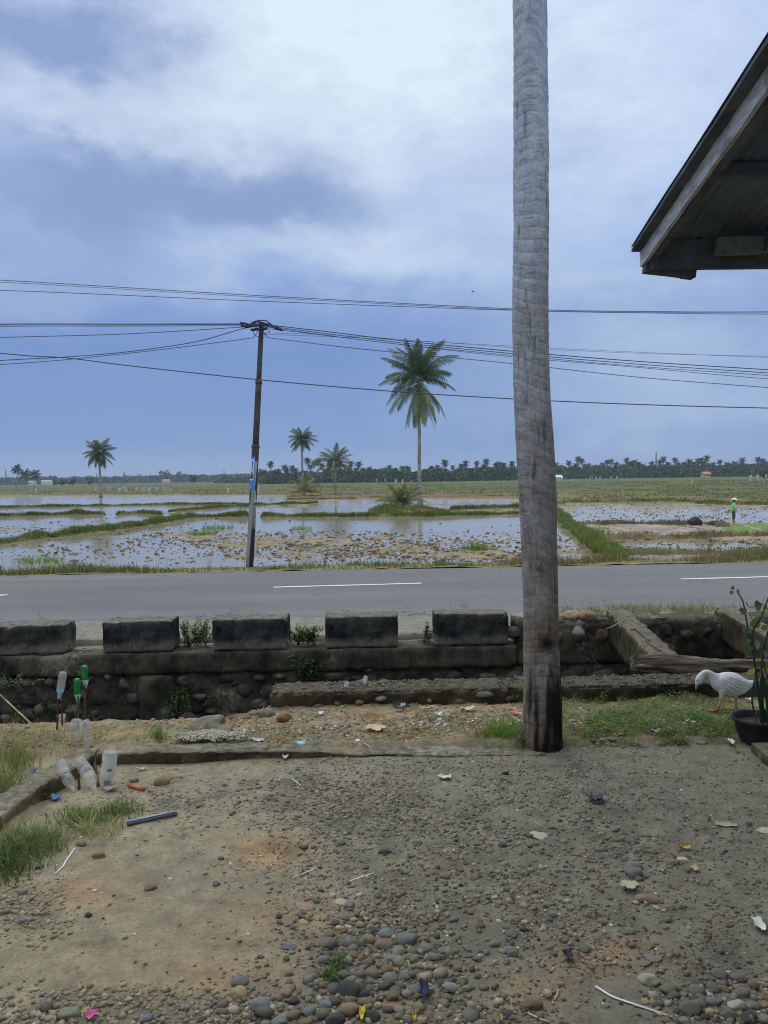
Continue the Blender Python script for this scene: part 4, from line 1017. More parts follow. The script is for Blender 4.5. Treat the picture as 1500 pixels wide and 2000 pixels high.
protos_p = [far_palm_proto('coconut_palm', h_, f_, 40+i) for i, (h_, f_) in enumerate([(10.5, 3.2), (12, 3.4), (9, 3.3), (13.5, 3.2), (7.5, 3.5)])]
protos_t = [far_tree_proto('broadleaf_tree', h_, w_, 60+i) for i, (h_, w_) in enumerate([(9, 9), (11, 8), (7, 9), (8, 12)])]
used = set()
def put(proto, px, Y_, sc, lab, group, cat):
    o = proto if proto.name not in used else copy_tree(proto)
    used.add(o.name)
    p = Q(px, hor(px), Y_); o.location = (p.x, p.y, WZ+.05); o.scale = (sc, sc, sc*random.uniform(.92, 1.08)); o.rotation_euler = (0, 0, random.uniform(0, 6.28))
    o['label'] = lab; o['category'] = cat; o['group'] = group; return o
random.seed(77)
cp_lab = 'slender coconut palm among the dark trees of the middle wood'; rp_lab = 'slender coconut palm in the long wood at the right horizon'
ct_lab = 'dark broad-leaved tree in the middle wood behind the green field'; rt_lab = 'dark broad-leaved tree in the long wood at the right horizon'
def dens_c(px):  # taller, denser from the left end to the trunk, a gap in the middle
    return 0 if 772 < px < 806 or 822 < px < 836 else 1
for px in np.linspace(516, 1006, 64):
    px += random.uniform(-5, 5)
    if not dens_c(px): continue
    put(random.choice(protos_p), px, random.uniform(500, 560), random.uniform(.72, 1.02)*(1.0 if px < 720 or px > 850 else .85), cp_lab, 'palms in the middle wood', 'palm tree')
for px in (786, 797, 829): put(protos_p[2], px, 520, .95 if px < 820 else .8, 'solitary coconut palm in the gap of the middle wood', 'palms in the middle wood', 'palm tree')
for px in np.linspace(512, 1008, 46):
    px += random.uniform(-5, 5); put(random.choice(protos_t), px, random.uniform(515, 575), random.uniform(.8, 1.1)*(.55 if 772 < px < 840 else 1), ct_lab, 'trees in the middle wood', 'tree')
for px in np.linspace(1075, 1530, 66):
    px += random.uniform(-4, 4); put(random.choice(protos_p), px, random.uniform(600, 700), random.uniform(.9, 1.15), rp_lab, 'palms in the right wood', 'palm tree')
for px in np.linspace(1070, 1540, 60):
    px += random.uniform(-4, 4); put(random.choice(protos_t), px, random.uniform(610, 700), random.uniform(.9, 1.25), rt_lab, 'trees in the right wood', 'tree')
put(protos_t[1], 1230, 640, 1.35, 'tallest rounded tree rising above the long right wood', 'trees in the right wood', 'tree')
lt = 'hazy rounded tree rising from the far left tree line'
for px, sc in [(8, 1.0), (40, .7), (75, .8), (98, .9), (107, 1.9), (130, .8), (160, 1.1), (205, 1.2), (225, 1.1), (300, 1.0), (323, 2.0), (337, 1.7), (352, 2.0), (366, 1.6), (384, 1.3), (400, 1.1), (420, 1.0), (452, 1.2), (470, 1.1), (495, 1.3), (248, 1.0), (275, 1.1)]:
    put(random.choice(protos_t), px, random.uniform(1150, 1300), sc, lt, 'trees on the left horizon', 'tree')
for px, Y_, sc, lab in [(378, 620, .85, 'small dark round bush left of the utility pole in the far field'), (178, 560, .75, 'dark upright bush beside the lone left palm'), (108, 600, .55, 'small dark bush left of the row of field bushes'),
                        (124, 600, .62, 'left bush of the dark pair in the far left field'), (141, 600, .66, 'broad right bush of the dark pair in the far left field'), (1492, 300, .42, 'green bush at the right picture edge in the far field')]:
    put(protos_t[0] if px != 141 else protos_t[3], px, Y_, sc, lab, 'lone bushes in the far fields', 'bush')
def under(name, pxa, pxb, Y0_, Y1_, h0, n, size, c1, c2, lab):
    px = rng.uniform(pxa, pxb, n); Y_ = rng.uniform(Y0_, Y1_, n); u = (px-750)/1500
    x = u*Y_; hh = h0*(.45+.9*fbm(x*.06, Y_*.02, 4, 95)); z = WZ+hh*rng.uniform(0, 1, n)
    p = np.stack([x, Y_, z], -1); a = rng.normal(size=(n, 3)); a /= np.linalg.norm(a, axis=1)[:, None]; b = np.cross(a, rng.normal(size=(n, 3))); b /= np.linalg.norm(b, axis=1)[:, None]
    s = size*rng.uniform(.5, 1.3, (n, 1)); V = np.stack([p-a*s, p-b*s*.7, p+a*s, p+b*s*.7], 1).reshape(-1, 3)
    m = np.clip(rng.normal(.45, .3, (n, 1)), 0, 1); c = np.array(A(*c1))*(1-m)+np.array(A(*c2))*m
    o = np_mesh(name, V, np.arange(4*n).reshape(-1, 4), M['farleaf'], col=np.repeat(c, 4, 0)); tag(o, lab, kind='stuff')
under('undergrowth', 508, 1012, 498, 560, 8.5, 18000, 1.0, (42, 64, 50), (74, 98, 64), 'dark leafy undergrowth along the foot of the middle wood')
under('undergrowth', 1060, 1560, 590, 680, 9.5, 20000, 1.1, (42, 64, 50), (72, 96, 64), 'dark leafy undergrowth along the foot of the right wood')
under('tree_line', -80, 520, 1150, 1400, 11, 16000, 2.4, (50, 68, 70), (70, 88, 82), 'low hazy blue tree line along the left horizon')
under('tree_line', 420, 520, 700, 760, 6, 1600, 1.3, (60, 78, 60), (88, 104, 76), 'pale green scrub left of the middle wood')
# ------------------------------------------------------------------ far houses and masts
def far_house(px, py, Y_, wd, ht, wallc, roofc, lab):
    p = Q(px, py, Y_); b = Vector((p.x, p.y, WZ)); o = thing('farm_house', lab, 'house', b)
    mb = MB(); mb.cc = A(*wallc); mb.box((-wd/2, -3, -.2), (wd/2, 3, ht)); mb.build('wall', M['plain'], o, smooth=False, local=True)
    mb = MB(); mb.cc = A(*roofc); e = .6
    mb.add([(-wd/2-e, -3-e, ht-.1), (wd/2+e, -3-e, ht-.1), (wd/2+e, 3+e, ht-.1), (-wd/2-e, 3+e, ht-.1), (-wd/2-e, 0, ht+1.8), (wd/2+e, 0, ht+1.8)], [(0, 1, 5, 4), (2, 3, 4, 5), (0, 4, 3), (1, 2, 5), (0, 3, 2, 1)])
    mb.build('roof', M['plain'], o, smooth=False, local=True)
    mb = MB(); mb.cc = A(70, 70, 76)
    for q in range(3): x_ = -wd*.3+q*wd*.3; mb2 = MB(); mb2.cc = A(64, 66, 74); mb2.box((x_-.5, -3.04, 1.0), (x_+.5, -3.0, 2.2)); mb2.build('window', M['plain'], o, smooth=False, local=True)
far_house(64, 946, 1080, 9, 4, (214, 214, 216), (150, 140, 140), 'pale far-off house below the small left palms')
far_house(92, 947, 1100, 14, 4.5, (220, 218, 216), (168, 150, 140), 'long white far-off house in the left tree line')
far_house(325, 944, 1120, 10, 3.4, (206, 204, 200), (150, 120, 110), 'pale far-off house below the tall trees in the left tree line')
far_house(1378, 924, 585, 5, 2.6, (190, 170, 150), (168, 104, 80), 'small house with an orange roof at the edge of the right wood')
far_house(1088, 934, 430, 4.0, 1.6, (196, 200, 204), (205, 208, 212), 'small pale field hut right of the big trunk')
def mast(px, base_py, top_py, Y_, wd, lab, solid=False):
    p = Q(px, base_py, Y_); tp = Q(px, top_py, Y_); b = Vector((p.x, p.y, WZ)); H_ = tp.z-WZ
    o = thing('lattice_mast', lab, 'mast', b, 'masts on the horizon'); mb = MB(); mb.cc = A(96, 104, 124); r_ = Y_*.00022
    ft = [(-1, -1), (1, -1), (1, 1), (-1, 1)]
    for (a, c_) in ft: mb.tube([(a*wd/2, c_*wd/2, 0), (a*wd*.08, c_*wd*.08, H_)], r_, 4)
    nb = 9
    for i in range(nb):
        u0, u1 = i/nb, (i+1)/nb; w0, w1 = wd/2*(1-.84*u0), wd/2*(1-.84*u1)
        for q in range(4):
            a, c_ = ft[q], ft[(q+1) % 4]; mb.tube([(a[0]*w0, a[1]*w0, H_*u0), (c_[0]*w1, c_[1]*w1, H_*u1)], r_*.6, 3)
    mb.build('lattice', M['plain'], o, smooth=False, local=True)
    mb = MB(); mb.cc = A(96, 104, 124)
    for zz in (.8, .88, .96): mb.tube([(-wd*.5, 0, H_*zz), (wd*.5, 0, H_*zz)], r_*.8, 4)
    mb.build('cross_arm', M['plain'], o, smooth=False, local=True)
mast(243, 942, 922, 1350, 4.5, 'lattice mast on the left horizon between the trees'); mast(269, 942, 925, 1350, 3.2, 'left one of the twin masts on the left horizon')
mast(274.5, 942, 925, 1350, 3.2, 'right one of the twin masts on the left horizon'); mast(438, 940, 918, 1350, 2.0, 'thin mast just left of the utility pole on the horizon')
mast(12, 944, 916, 1350, 2.5, 'pale thin mast at the far left picture edge'); mast(189, 942, 924, 1350, 1.8, 'thin mast behind the lone left palm')
mast(1281.5, 926, 883, 900, 2.6, 'tall mast rising above the right wood')
# ------------------------------------------------------------------ white bird-scaring flags in the fields
def flag_proto(sd):
    random.seed(sd); o = thing('bird_scarer', 'x', 'flag', (0, 0, 0))
    ln = random.uniform(-.35, .35); mb = MB(); mb.cc = A(120, 104, 84); mb.tube([(0, 0, -.1), (ln*.6, 0, 1.1)], .03, 5); mb.build('stick', M['plain'], o, local=True)
    mb = MB(); mb.cc = A(228, 232, 236); rows = []
    for i in range(6):
        u = i/5; w_ = .22*(1-.3*u)+.07*random.random(); cx = ln*.6*(1-.6*u)+random.uniform(-.06, .06); zz = 1.15-.85*u
        rows.append([(cx-w_*.5+q*w_/3, random.uniform(-.08, .08), zz) for q in range(4)])
    mb.add([p for r_ in rows for p in r_], [(i*4+q, i*4+q+1, i*4+q+5, i*4+q+4) for i in range(5) for q in range(3)]); mb.build('sheet', M['plain'], o, local=True); return o
protos_f = [flag_proto(90+i) for i in range(5)]
gf = 'white bird scaring flags in the fields'
def putf(px, py, lab, sc=1.0, col=None):
    pr_ = random.choice(protos_f); o = pr_ if pr_.name not in used else copy_tree(pr_); used.add(o.name)
    p = P(px, py, WZ); o.location = (p.x, p.y, WZ+.12); o.scale = (sc*1.5, sc*1.5, sc*1.3); o.rotation_euler = (0, 0, random.uniform(-.5, .5)); o['label'] = lab; o['category'] = 'flag'; o['group'] = gf
random.seed(5)
for px in (187, 196, 211, 217, 229, 234, 240, 245, 249, 243, 267, 268, 279, 284, 291, 293, 305, 310, 318, 324, 330, 334):
    putf(px, 963.5+random.uniform(-1.5, 1.5), 'white plastic flag in the crowded row right of the lone left palm', random.uniform(.8, 1.1))
putf(71, 967, 'white flag standing alone in the field left of the lone palm'); putf(145, 957, 'white flag by the bushes in the far left field'); putf(60, 977, 'small white flag low in the far left field', .6); putf(72, 978, 'tiny white flag near the left paddies', .5)
putf(446, 968, 'white flag standing left of the utility pole', .9); putf(293, 975, 'brown-sticked white flag below the crowded row', .6)
for px, py in ((508, 961), (506, 970)): putf(px, py, 'white flag seen just right of the utility pole', .9)
for px, py in ((735, 944), (753, 943), (773, 950), (787, 950)): putf(px, py, 'pale flag in the green field between the middle palms', 1.6)
for px, py in ((1152, 937), (1158, 936), (1165, 942), (1166, 939), (1172, 941), (1192, 937), (1203, 937), (1206, 936), (1330, 931), (1358, 929)): putf(px, py, 'white flag in the far green field right of the big trunk', 1.5)
for px, py in ((1466, 945), (1476, 944), (1481, 944), (1497, 942)): putf(px, py, 'white flag at the right edge of the far field', 1.6)
# pale blue plastic sheet lying in the right field
p0, p1 = P(1334, 941.5, WZ), P(1381, 941, WZ); mb = MB(); mb.cc = A(176, 190, 206); vs = []
for i in range(12):
    for q in range(3): u = i/11; vs.append((p0.x+(p1.x-p0.x)*u, p0.y+q*1.6, WZ+.25+.22*mnoise.noise(Vector((i*.9, q, 3)))))
mb.add(vs, [(i*3+q, i*3+q+3, i*3+q+4, i*3+q+1) for i in range(11) for q in range(2)]); tag(mb.build('plastic_sheet', M['plastic'], base=p0), 'pale blue plastic sheet spread in the far right field', 'sheet')
# dark heap of turned earth
p = P(1358, 1027, WZ); V = np.concatenate([ell((p.x, p.y, WZ+.22), .36, .3, .3, 3, .25, 3), ell((p.x+1.1, p.y, WZ+.12), .36, .25, .16, 5, .25, 3)])
tag(np_mesh('earth_heap', V, np.concatenate([ICO[3][1], ICO[3][1]+len(ICO[3][0])]), M['field'], col=np.tile(np.array(A(58, 56, 54)), (len(V), 1)), smooth=True, base=(p.x, p.y, WZ)), 'dark heap of wet earth on the bund in front of the farmer', 'heap')
random.seed(31)
# ------------------------------------------------------------------ big palm trunk in front
tb = P(1060, 1456, 0); TY = tb.y
prof = [(1455,1022,1099),(1400,1022,1097),(1300,1024,1093),(1200,1023,1090),(1100,1021,1088),(1000,1016,1087),(900,1010,1082),(850,1008,1080),(780,1004,1074),(700,1002,1071),(600,1001,1070),(500,1003,1071),(400,1004,1071),(250,1004,1070),(120,1003,1069),(0,1002,1067),(-150,1001,1065),(-700,1000,1060),(-1400,994,1050),(-2700,984,1036)]
zs_, cx_, rr_ = [], [], []
for (py_, a, b) in prof:
    l_, r_ = Q(a, py_, TY), Q(b, py_, TY); zs_.append((l_.z+r_.z)/2); cx_.append((l_.x+r_.x)/2); rr_.append((r_.x-l_.x)/2)
zs_[0] = -.06
zt = np.array(zs_); zt_i = np.arange(-.06, zt[-1], .006); cxi = np.interp(zt_i, zt, cx_); rri = np.interp(zt_i, zt, rr_)
from_ = np.ones(9)/9; cxi = np.convolve(np.pad(cxi, 30, 'edge'), np.ones(61)/61, 'valid'); rri = np.convolve(np.pad(rri, 10, 'edge'), np.ones(21)/21, 'valid')
na = 84; th = np.linspace(0, 2*np.pi, na, endpoint=False); TH, ZZ = np.meshgrid(th, zt_i)
tilt = .035*np.sin(TH*1+1.1)+.02*np.sin(TH*2+ZZ*2)
ph = (ZZ+tilt+.05*(fbm(ZZ*1.5, ZZ*0+2, 3, 5)-.5))/.068; fr = ph % 1
ringv = np.where(fr < .82, fr*.8, (1-fr)/.18*.66)-.35
nz_ = fbm(np.cos(TH)*4+11, np.sin(TH)*4+ZZ*6, 4, 101)-.5; nv = fbm(np.cos(TH)*9+3, np.sin(TH)*9+ZZ*1.5, 4, 102)-.5
lowf = sstep(2.6, .3, ZZ)
rbk = .35+1.1*sstep(.35, .65, fbm(np.cos(TH)*2.2+5, np.sin(TH)*2.2+ZZ*5, 3, 103)); fibre = fbm(TH*22, ZZ*5, 3, 104)-.5
Rr = rri[:, None]+.0028*ringv*(1-.5*lowf)*rbk+.0055*fibre+.009*nz_+nv*(.008+.008*lowf)-.02*np.maximum(0, nv-.12)*8*lowf*.2
V = np.stack([cxi[:, None]+Rr*np.cos(TH), TY+Rr*np.sin(TH)+.0*ZZ, ZZ], -1)
# charred hollow low on the right-hand side, dark split foot
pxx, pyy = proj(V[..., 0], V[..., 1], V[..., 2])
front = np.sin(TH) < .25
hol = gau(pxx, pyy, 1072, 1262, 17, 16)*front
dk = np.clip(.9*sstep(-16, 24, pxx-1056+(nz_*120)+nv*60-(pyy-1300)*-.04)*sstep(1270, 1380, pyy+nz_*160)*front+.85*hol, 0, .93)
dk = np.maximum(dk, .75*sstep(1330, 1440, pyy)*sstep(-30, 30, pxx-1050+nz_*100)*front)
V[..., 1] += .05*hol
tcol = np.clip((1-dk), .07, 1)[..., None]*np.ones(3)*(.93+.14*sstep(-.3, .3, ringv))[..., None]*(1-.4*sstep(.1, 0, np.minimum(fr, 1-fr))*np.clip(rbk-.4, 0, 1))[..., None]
i = np.arange(len(zt_i)-1)[:, None]*na; j = np.arange(na)[None]; j2 = (j+1) % na
Fq = np.stack([i+j, i+j2, i+na+j2, i+na+j], -1).reshape(-1, 4)
bp_ = thing('coconut_palm', 'big grey ringed palm trunk in front, running out of the top of the picture', 'palm tree', (tb.x, TY, 0))
np_mesh('trunk', V, Fq, M['trunk'], parent=bp_, col=tcol.reshape(-1, 3), smooth=True)
tpz = Vector((cxi[-1], TY, zt_i[-1])); mb = MB()
for q in range(22):
    u = q/21; m = random.random(); c = A(66+20*m, 86+16*m, 62+8*m)
    frond(mb, tpz, random.uniform(3.6, 4.3), R(80-105*u), R(48), R(q*137.5), 26, .9, .07, c, roll=random.uniform(-.4, .4), rr=.035)
mb.build('crown', M['leaf'], bp_, smooth=False)
# ------------------------------------------------------------------ corner of the house roof at the right
RX = 1.93; RY = 6.02; RZ = Q(1231, 484, RY).z; SL = (Q(1500, 62, 3.86).z-RZ)/(RY-3.86)
RX = Q(1231, 484, RY).x; RX2 = Q(1500, 62, 3.86).x
hs = thing('house', 'dark eaves corner of a house with corrugated roof at the upper right', 'house', (3.4, 3.2, 0))
M['tin'] = mk('roof_tin', A(70, 80, 102, 1.15), A(92, 104, 128, 1.15), 3, .6, .2, 30, spec=.4, c3=A(92, 76, 66), s3=2.2, t3=(.55, .7))
nx = 560; ny = 24; xs = np.linspace(0, 5.2, nx); ys = np.linspace(0, 8.5, ny); Xr, Yr = np.meshgrid(xs, ys)
Zr = RZ+Yr*SL+.011*np.sin(Xr*2*np.pi/.076)+.012*(fbm(Yr*1.6, Xr*2, 3, 111)-.5)*2*np.exp(-Xr*1.5)
Xw = RX+Xr+(RX2-RX)*Yr/2.16; 
np_mesh('roof', np.stack([Xw, RY-Yr, Zr], -1), grid_faces(nx, ny), M['tin'], parent=hs, smooth=True)
M['board'] = mk('weathered_board', A(128, 130, 138, 1.2), A(166, 170, 180, 1.2), 6, .9, .4, 30, spec=.15, stretch=(6, 1, 6), c3=A(86, 80, 74), s3=3.5, t3=(.5, .66))
M['darkwood'] = mk('dark_timber', A(60, 63, 72, 1.15), A(86, 90, 100, 1.15), 5, .9, .4, 26, spec=.1, c3=A(104, 96, 88), s3=4, t3=(.6, .72))
M['litwood'] = mk('green_lit_timber', A(84, 98, 98), A(114, 126, 126), 8, .9, .4, 30, spec=.1, c3=A(70, 72, 66), s3=8, t3=(.52, .66))  # greenish light on the purlin is put into this timber's colour
def bar(name, p0, p1, wd, ht, mat, up=(0, 0, 1), sd=0, par=None):
    """sawn timber from p0 to p1, slightly bowed and worn"""
    p0, p1 = Vector(p0), Vector(p1); d = (p1-p0); n = max(2, int(d.length/.15)); t_ = d.normalized(); s = t_.cross(Vector(up)).normalized(); u = s.cross(t_)
    mb = MB(); vs = []
    for i in range(n+1):
        c = p0+d*(i/n)
        for (a, b) in ((-1, -1), (1, -1), (1, 1), (-1, 1)):
            q = c+s*(a*wd/2)+u*(b*ht/2); nn = mnoise.noise(q*5+Vector((sd, 0, 0)))*.006; vs.append(q+s*nn+u*nn*.7)
    fs = [(i*4+k, i*4+(k+1) % 4, i*4+4+(k+1) % 4, i*4+4+k) for i in range(n) for k in range(4)]+[(3, 2, 1, 0), (n*4, n*4+1, n*4+2, n*4+3)]
    mb.add(vs, fs); o = mb.build(name, mat, par or hs, smooth=False); return o
def rp(x, y, dz=0.0):   # a point under the roof plane, x in from the rake, y back from the eave
    return Vector((RX+x+(RX2-RX)*y/2.16, RY-y, RZ+y*SL+dz))
bar('barge_board', rp(.082, .02, -.105), rp(.125, 8.4, -.105), .028, .115, M['board'], sd=1)
bar('cover_strip', rp(.04, .03, -.035), rp(.06, 8.4, -.035), .085, .022, M['darkwood'], sd=41)
bar('rake_batten', rp(.13, .06, -.135), rp(.165, 8.4, -.135), .05, .07, M['darkwood'], sd=2)
bar('eave_beam', rp(.115, .14, -.125), rp(5.1, .14, -.125), .05, .22, M['darkwood'], sd=3)
bar('beam_end', rp(.09, .08, -.13), rp(.46, .07, -.175), .075, .19, M['darkwood'], sd=4)
bar('beam_end', rp(.40, .055, -.12), rp(.485, .05, -.13), .09, .27, M['darkwood'], sd=14)
pb0 = Q(1399, 481, RY-.30); bar('purlin', pb0, pb0+Vector((3.8, 0, 0)), .07, .118, M['litwood'], sd=5)
for k, y in enumerate((1.1, 2.1, 3.1, 4.3, 5.5)): bar('purlin', rp(.12, y, -.06), rp(5.1, y, -.06), .06, .08, M['darkwood'], sd=6+k)
for k, x in enumerate((.9, 1.9, 2.9, 3.9)): bar('rafter', rp(x, .2, -.15), rp(x, 8.3, -.15), .06, .1, M['darkwood'], sd=16+k)
pb = Q(1488, 306, 5.0); bar('light_gap_bar', pb+Vector((0, .0, -.03)), pb+Vector((.0, 0, .13)), .03, .025, M['litwood'], up=(0, 1, 0), sd=25)  # added pale bar stands in for a small gap of light
for (x, y) in ((3.35, 5.8), (3.35, 2.0)):
    zt2 = RZ+(RY-y)*SL-.2; bar('post', (x, y, -.1), (x, y, zt2), .12, .12, M['darkwood'], up=(0, 1, 0), sd=30)
# added unseen porch behind the viewer: wall and low roof shade the near yard
mb = MB(); mb.cc = A(150, 140, 122); mb.box((-5.5, -2.2, -.1), (1.6, -2.0, 3.1)); mb.build('shade_porch_wall', M['plain'], hs, smooth=False)
xs = np.linspace(-5.8, 1.7, 400); ys = np.linspace(-2.4, .75, 14); Xr, Yr = np.meshgrid(xs, ys); Zr = 2.78+(.75-Yr)*.17+.011*np.sin(Xr*2*np.pi/.076); np_mesh('shade_porch_roof', np.stack([Xr, Yr, Zr], -1), grid_faces(400, 14), M['tin'], parent=hs, smooth=True)
for x in (-5.5, -3.2, 1.5): bar('post', (x, .6, -.1), (x, .6, 2.76), .1, .1, M['darkwood'], up=(0, 1, 0), sd=33)
mb = MB(); mb.cc = A(150, 140, 122); mb.box((3.6, -2.4, -.1), (7.0, 1.6, 3.5)); mb.build('wall', M['plain'], hs, smooth=False)
# ------------------------------------------------------------------ utility pole and the sign on its own post
pb = Q(488, 1102, 0) ; 
py0 = 18.75; base = Q(488, 1102, py0); tp = Q(511, 629, py0)
pole = thing('utility_pole', 'leaning rusty brown utility pole at the far edge of the road', 'utility pole', (base.x, base.y, base.z))
def on_pole(v):   # v = picture row
    f = (1102-v)/(1102-629); return base.lerp(tp, f)
mb = MB(); segs = [(1115, 870, .092, .088), (870, 745, .077, .073), (745, 629, .062, .058)]
bands = [(1115, 1031, (52, 44, 44)), (1031, 985, (128, 126, 122)), (985, 975, (94, 90, 86)), (975, 925, (60, 54, 54)), (925, 870, (70, 64, 64)), (870, 745, (74, 69, 70)), (745, 629, (74, 74, 80))]
for (v0, v1, c) in bands:
    for (s0, s1, r0, r1) in segs:
        a, b = min(v0, s0), max(v1, s1)
        if a <= b: continue
        n = 5; mb.cc = A(*c); f = lambda v: r0+(r1-r0)*(s0-v)/(s0-s1)
        mb.tube([on_pole(a+(b-a)*i/n) for i in range(n+1)], [f(a+(b-a)*i/n) for i in range(n+1)], 14)
mb.build('shaft', M['rubble'], pole)
for v, r in ((870, .1), (745, .085)):
    mb = MB(); mb.cc = A(74, 68, 68); mb.tube([on_pole(v+3), on_pole(v-3)], r, 14); mb.build('collar', M['plain'], pole)
mb = MB(); mb.cc = A(214, 210, 196); c = on_pole(965); mb.box((-.055, -.097, -.19), (.055, -.090, .10)); mb.v = [Vector(v)+c+Vector((.02, 0, .0)) for v in mb.v]; mb.build('paper_notice', M['plain'], pole, smooth=False)
# clamps and coiled slack wire at the pole head
h0 = on_pole(636)
for z_, l_ in ((0.0, .55), (-.09, .42)):
    mb = MB(); mb.cc = A(52, 56, 70); mb.tube([h0+Vector((-l_*.6, -.06, z_-.02)), h0+Vector((l_*.35, -.06, z_+.01))], .032, 8); mb.build('clamp', M['plain'], pole)
def curl(pts, r, name):
    mb = MB(); mb.cc = A(40, 44, 58); P_ = [Vector(p) for p in pts]; out = []
    for i in range(len(P_)-1):
        p0 = P_[max(i-1, 0)]; p1 = P_[i]; p2 = P_[i+1]; p3 = P_[min(i+2, len(P_)-1)]
        for s in range(6):
            u = s/6; out.append(.5*((2*p1)+(p2-p0)*u+(2*p0-5*p1+4*p2-p3)*u*u+(3*p1-p0-3*p2+p3)*u**3))
    out.append(P_[-1]); mb.tube(out, r, 6); return mb.build(name, M['plain'], pole)
zz = lambda x, y: Q(440+x/12.5, 600+y/12.5, py0-.1)
curl([zz(600, 440), zz(640, 390), zz(740, 340), zz(900, 320), zz(1020, 345), zz(1130, 430)], .014, 'wire_loop')
curl([zz(590, 470), zz(660, 420), zz(760, 345), zz(870, 370), zz(1000, 400), zz(1200, 460)], .014, 'wire_loop')
curl([zz(640, 480), zz(720, 390), zz(840, 380), zz(930, 400), zz(1050, 480), zz(1240, 500)], .009, 'wire_loop')
curl([zz(690, 745), zz(730, 690), zz(800, 540), zz(740, 500), zz(690, 640), zz(800, 720), zz(850, 730)], .007, 'wire_loop')
curl([zz(1040, 740), zz(960, 640), zz(930, 580), zz(1000, 540), zz(1080, 580), zz(1060, 630), zz(990, 620), zz(940, 690)], .007, 'wire_loop')
curl([zz(940, 640), zz(1000, 710), zz(920, 740), zz(860, 720)], .006, 'wire_loop')
for (x, y) in ((1200, 470), (1260, 510), (1310, 540), (460, 400), (480, 470)):
    mb = MB(); mb.cc = A(44, 48, 60); c = zz(x, y); mb.tube([c+Vector((-.09, 0, .02)), c+Vector((.09, 0, -.02))], .03, 7); mb.build('splice', M['plain'], pole)
# road sign
sgb = Q(482, 1101, py0-.12); sgt = Q(500, 893, py0-.12)
sign = thing('road_sign', 'blue and white road sign turned edge-on, on a grey post beside the pole', 'sign', (sgb.x, sgb.y, sgb.z))
mb = MB(); mb.cc = A(128, 136, 142); mb.tube([sgb-Vector((0, 0, .3)), Q(484.3, 1080, py0-.12), Q(495, 950, py0-.12), Q(499.5, 900, py0-.12)], .042, 10); mb.build('post', M['plain'], sign)
SW, SH = .34, .79; yaw = R(-66)
cen = Q(492.3, 924.5, py0-.42)
up = (Q(494.4, 893.5, py0)-Q(489.8, 954.2, py0)).normalized()
rt = Vector((math.cos(yaw), math.sin(yaw), 0)); rt = (rt-up*rt.dot(up)*0).normalized(); nrm = rt.cross(up).normalized()
def sp_(u, v, d=0.0): return cen+rt*(u*SW/2)+up*(v*SH/2)+nrm*d
def plate(u0, u1, v0, v1, d, th_, c, name, par):
    mb = MB(); mb.cc = A(*c); a = [sp_(u, v, d) for u, v in ((u0, v0), (u1, v0), (u1, v1), (u0, v1))]; b = [sp_(u, v, d-th_) for u, v in ((u0, v0), (u1, v0), (u1, v1), (u0, v1))]
    mb.add(a+b, [(0, 1, 2, 3), (7, 6, 5, 4), (0, 4, 5, 1), (1, 5, 6, 2), (2, 6, 7, 3), (3, 7, 4, 0)]); return mb.build(name, M['plain'], par, smooth=False)
panel = plate(-1, 1, -1, 1, 0, .006, (46, 112, 214), 'panel', sign)
plate(-.86, .86, -.42, .86, .005, .003, (226, 232, 238), 'white_field', panel)
def shape(pts, d, c, name, par):
    mb = MB(); mb.cc = A(*c); n = len(pts); mb.add([sp_(u, v, d) for u, v in pts]+[sp_(u, v, d-.003) for u, v in pts], [tuple(range(n)), tuple(range(2*n-1, n-1, -1))]+[(i, i+n, (i+1) % n+n, (i+1) % n) for i in range(n)]); return mb.build(name, M['plain'], par, smooth=False)
dark = (44, 50, 66)
shape([(-.75, -.33), (.75, -.33), (.68, -.24), (.55, -.1), (.35, .03), (.12, .1), (-.05, .1), (-.3, .04), (-.52, -.08), (-.66, -.22)], .010, dark, 'pictogram', panel)
shape([(-.05, .08), (.06, .08), (.06, .62), (-.05, .62)], .013, dark, 'pictogram', panel)
shape([(.02, .26), (.34, .34), (.30, .40), (.04, .36)], .016, dark, 'pictogram', panel)
shape([(-.02, .44), (.3, .5), (.42, .66), (.3, .74), (.12, .6), (-.06, .54)], .019, dark, 'pictogram', panel)
shape([(-.1, .6), (.1, .6), (.16, .7), (0, .78), (-.14, .7)], .022, dark, 'pictogram', panel)
shape([(-.1, -.9), (.2, -.9), (.2, -.82), (.05, -.82), (.05, -.72), (-.1, -.72)], .008, (214, 224, 236), 'small_mark', panel)
# ------------------------------------------------------------------ overhead cables
def cable(path, Yd, r, lab, ye=0.0, c=(58, 66, 90), name='cable'):
    pts = []
    for i, (a, b) in enumerate(path): pts.append(Q(a, b, Yd+ye*(a-510)/1000))
    out = []
    for i in range(len(pts)-1):
        p0 = pts[max(i-1, 0)]; p1 = pts[i]; p2 = pts[i+1]; p3 = pts[min(i+2, len(pts)-1)]
        if i == 0: p0 = p1*2-p2
        if i == len(pts)-2: p3 = p2*2-p1
        for s in range(8):
            u = s/8; out.append(.5*((2*p1)+(p2-p0)*u+(2*p0-5*p1+4*p2-p3)*u*u+(3*p1-p0-3*p2+p3)*u**3))
    out.append(pts[-1]); mb = MB(); mb.cc = A(*c)
    o_ = out[len(out)//2]; mb.tube(out, r*.72, 6); o = mb.build(name, M['plain'], base=o_)
    return tag(o, lab, 'cable', 'overhead cables')
cable([(-500, 522), (0, 547), (500, 577), (1000, 603), (1250, 608), (1500, 609), (2000, 604)], 23, .014, 'topmost thick cable crossing the whole sky above the pole', 0)
cable([(-500, 530), (0, 551), (500, 580), (1000, 605), (1250, 609.5), (1500, 611), (2000, 607)], 23.1, .010, 'thin cable hugging the underside of the topmost cable', 0)
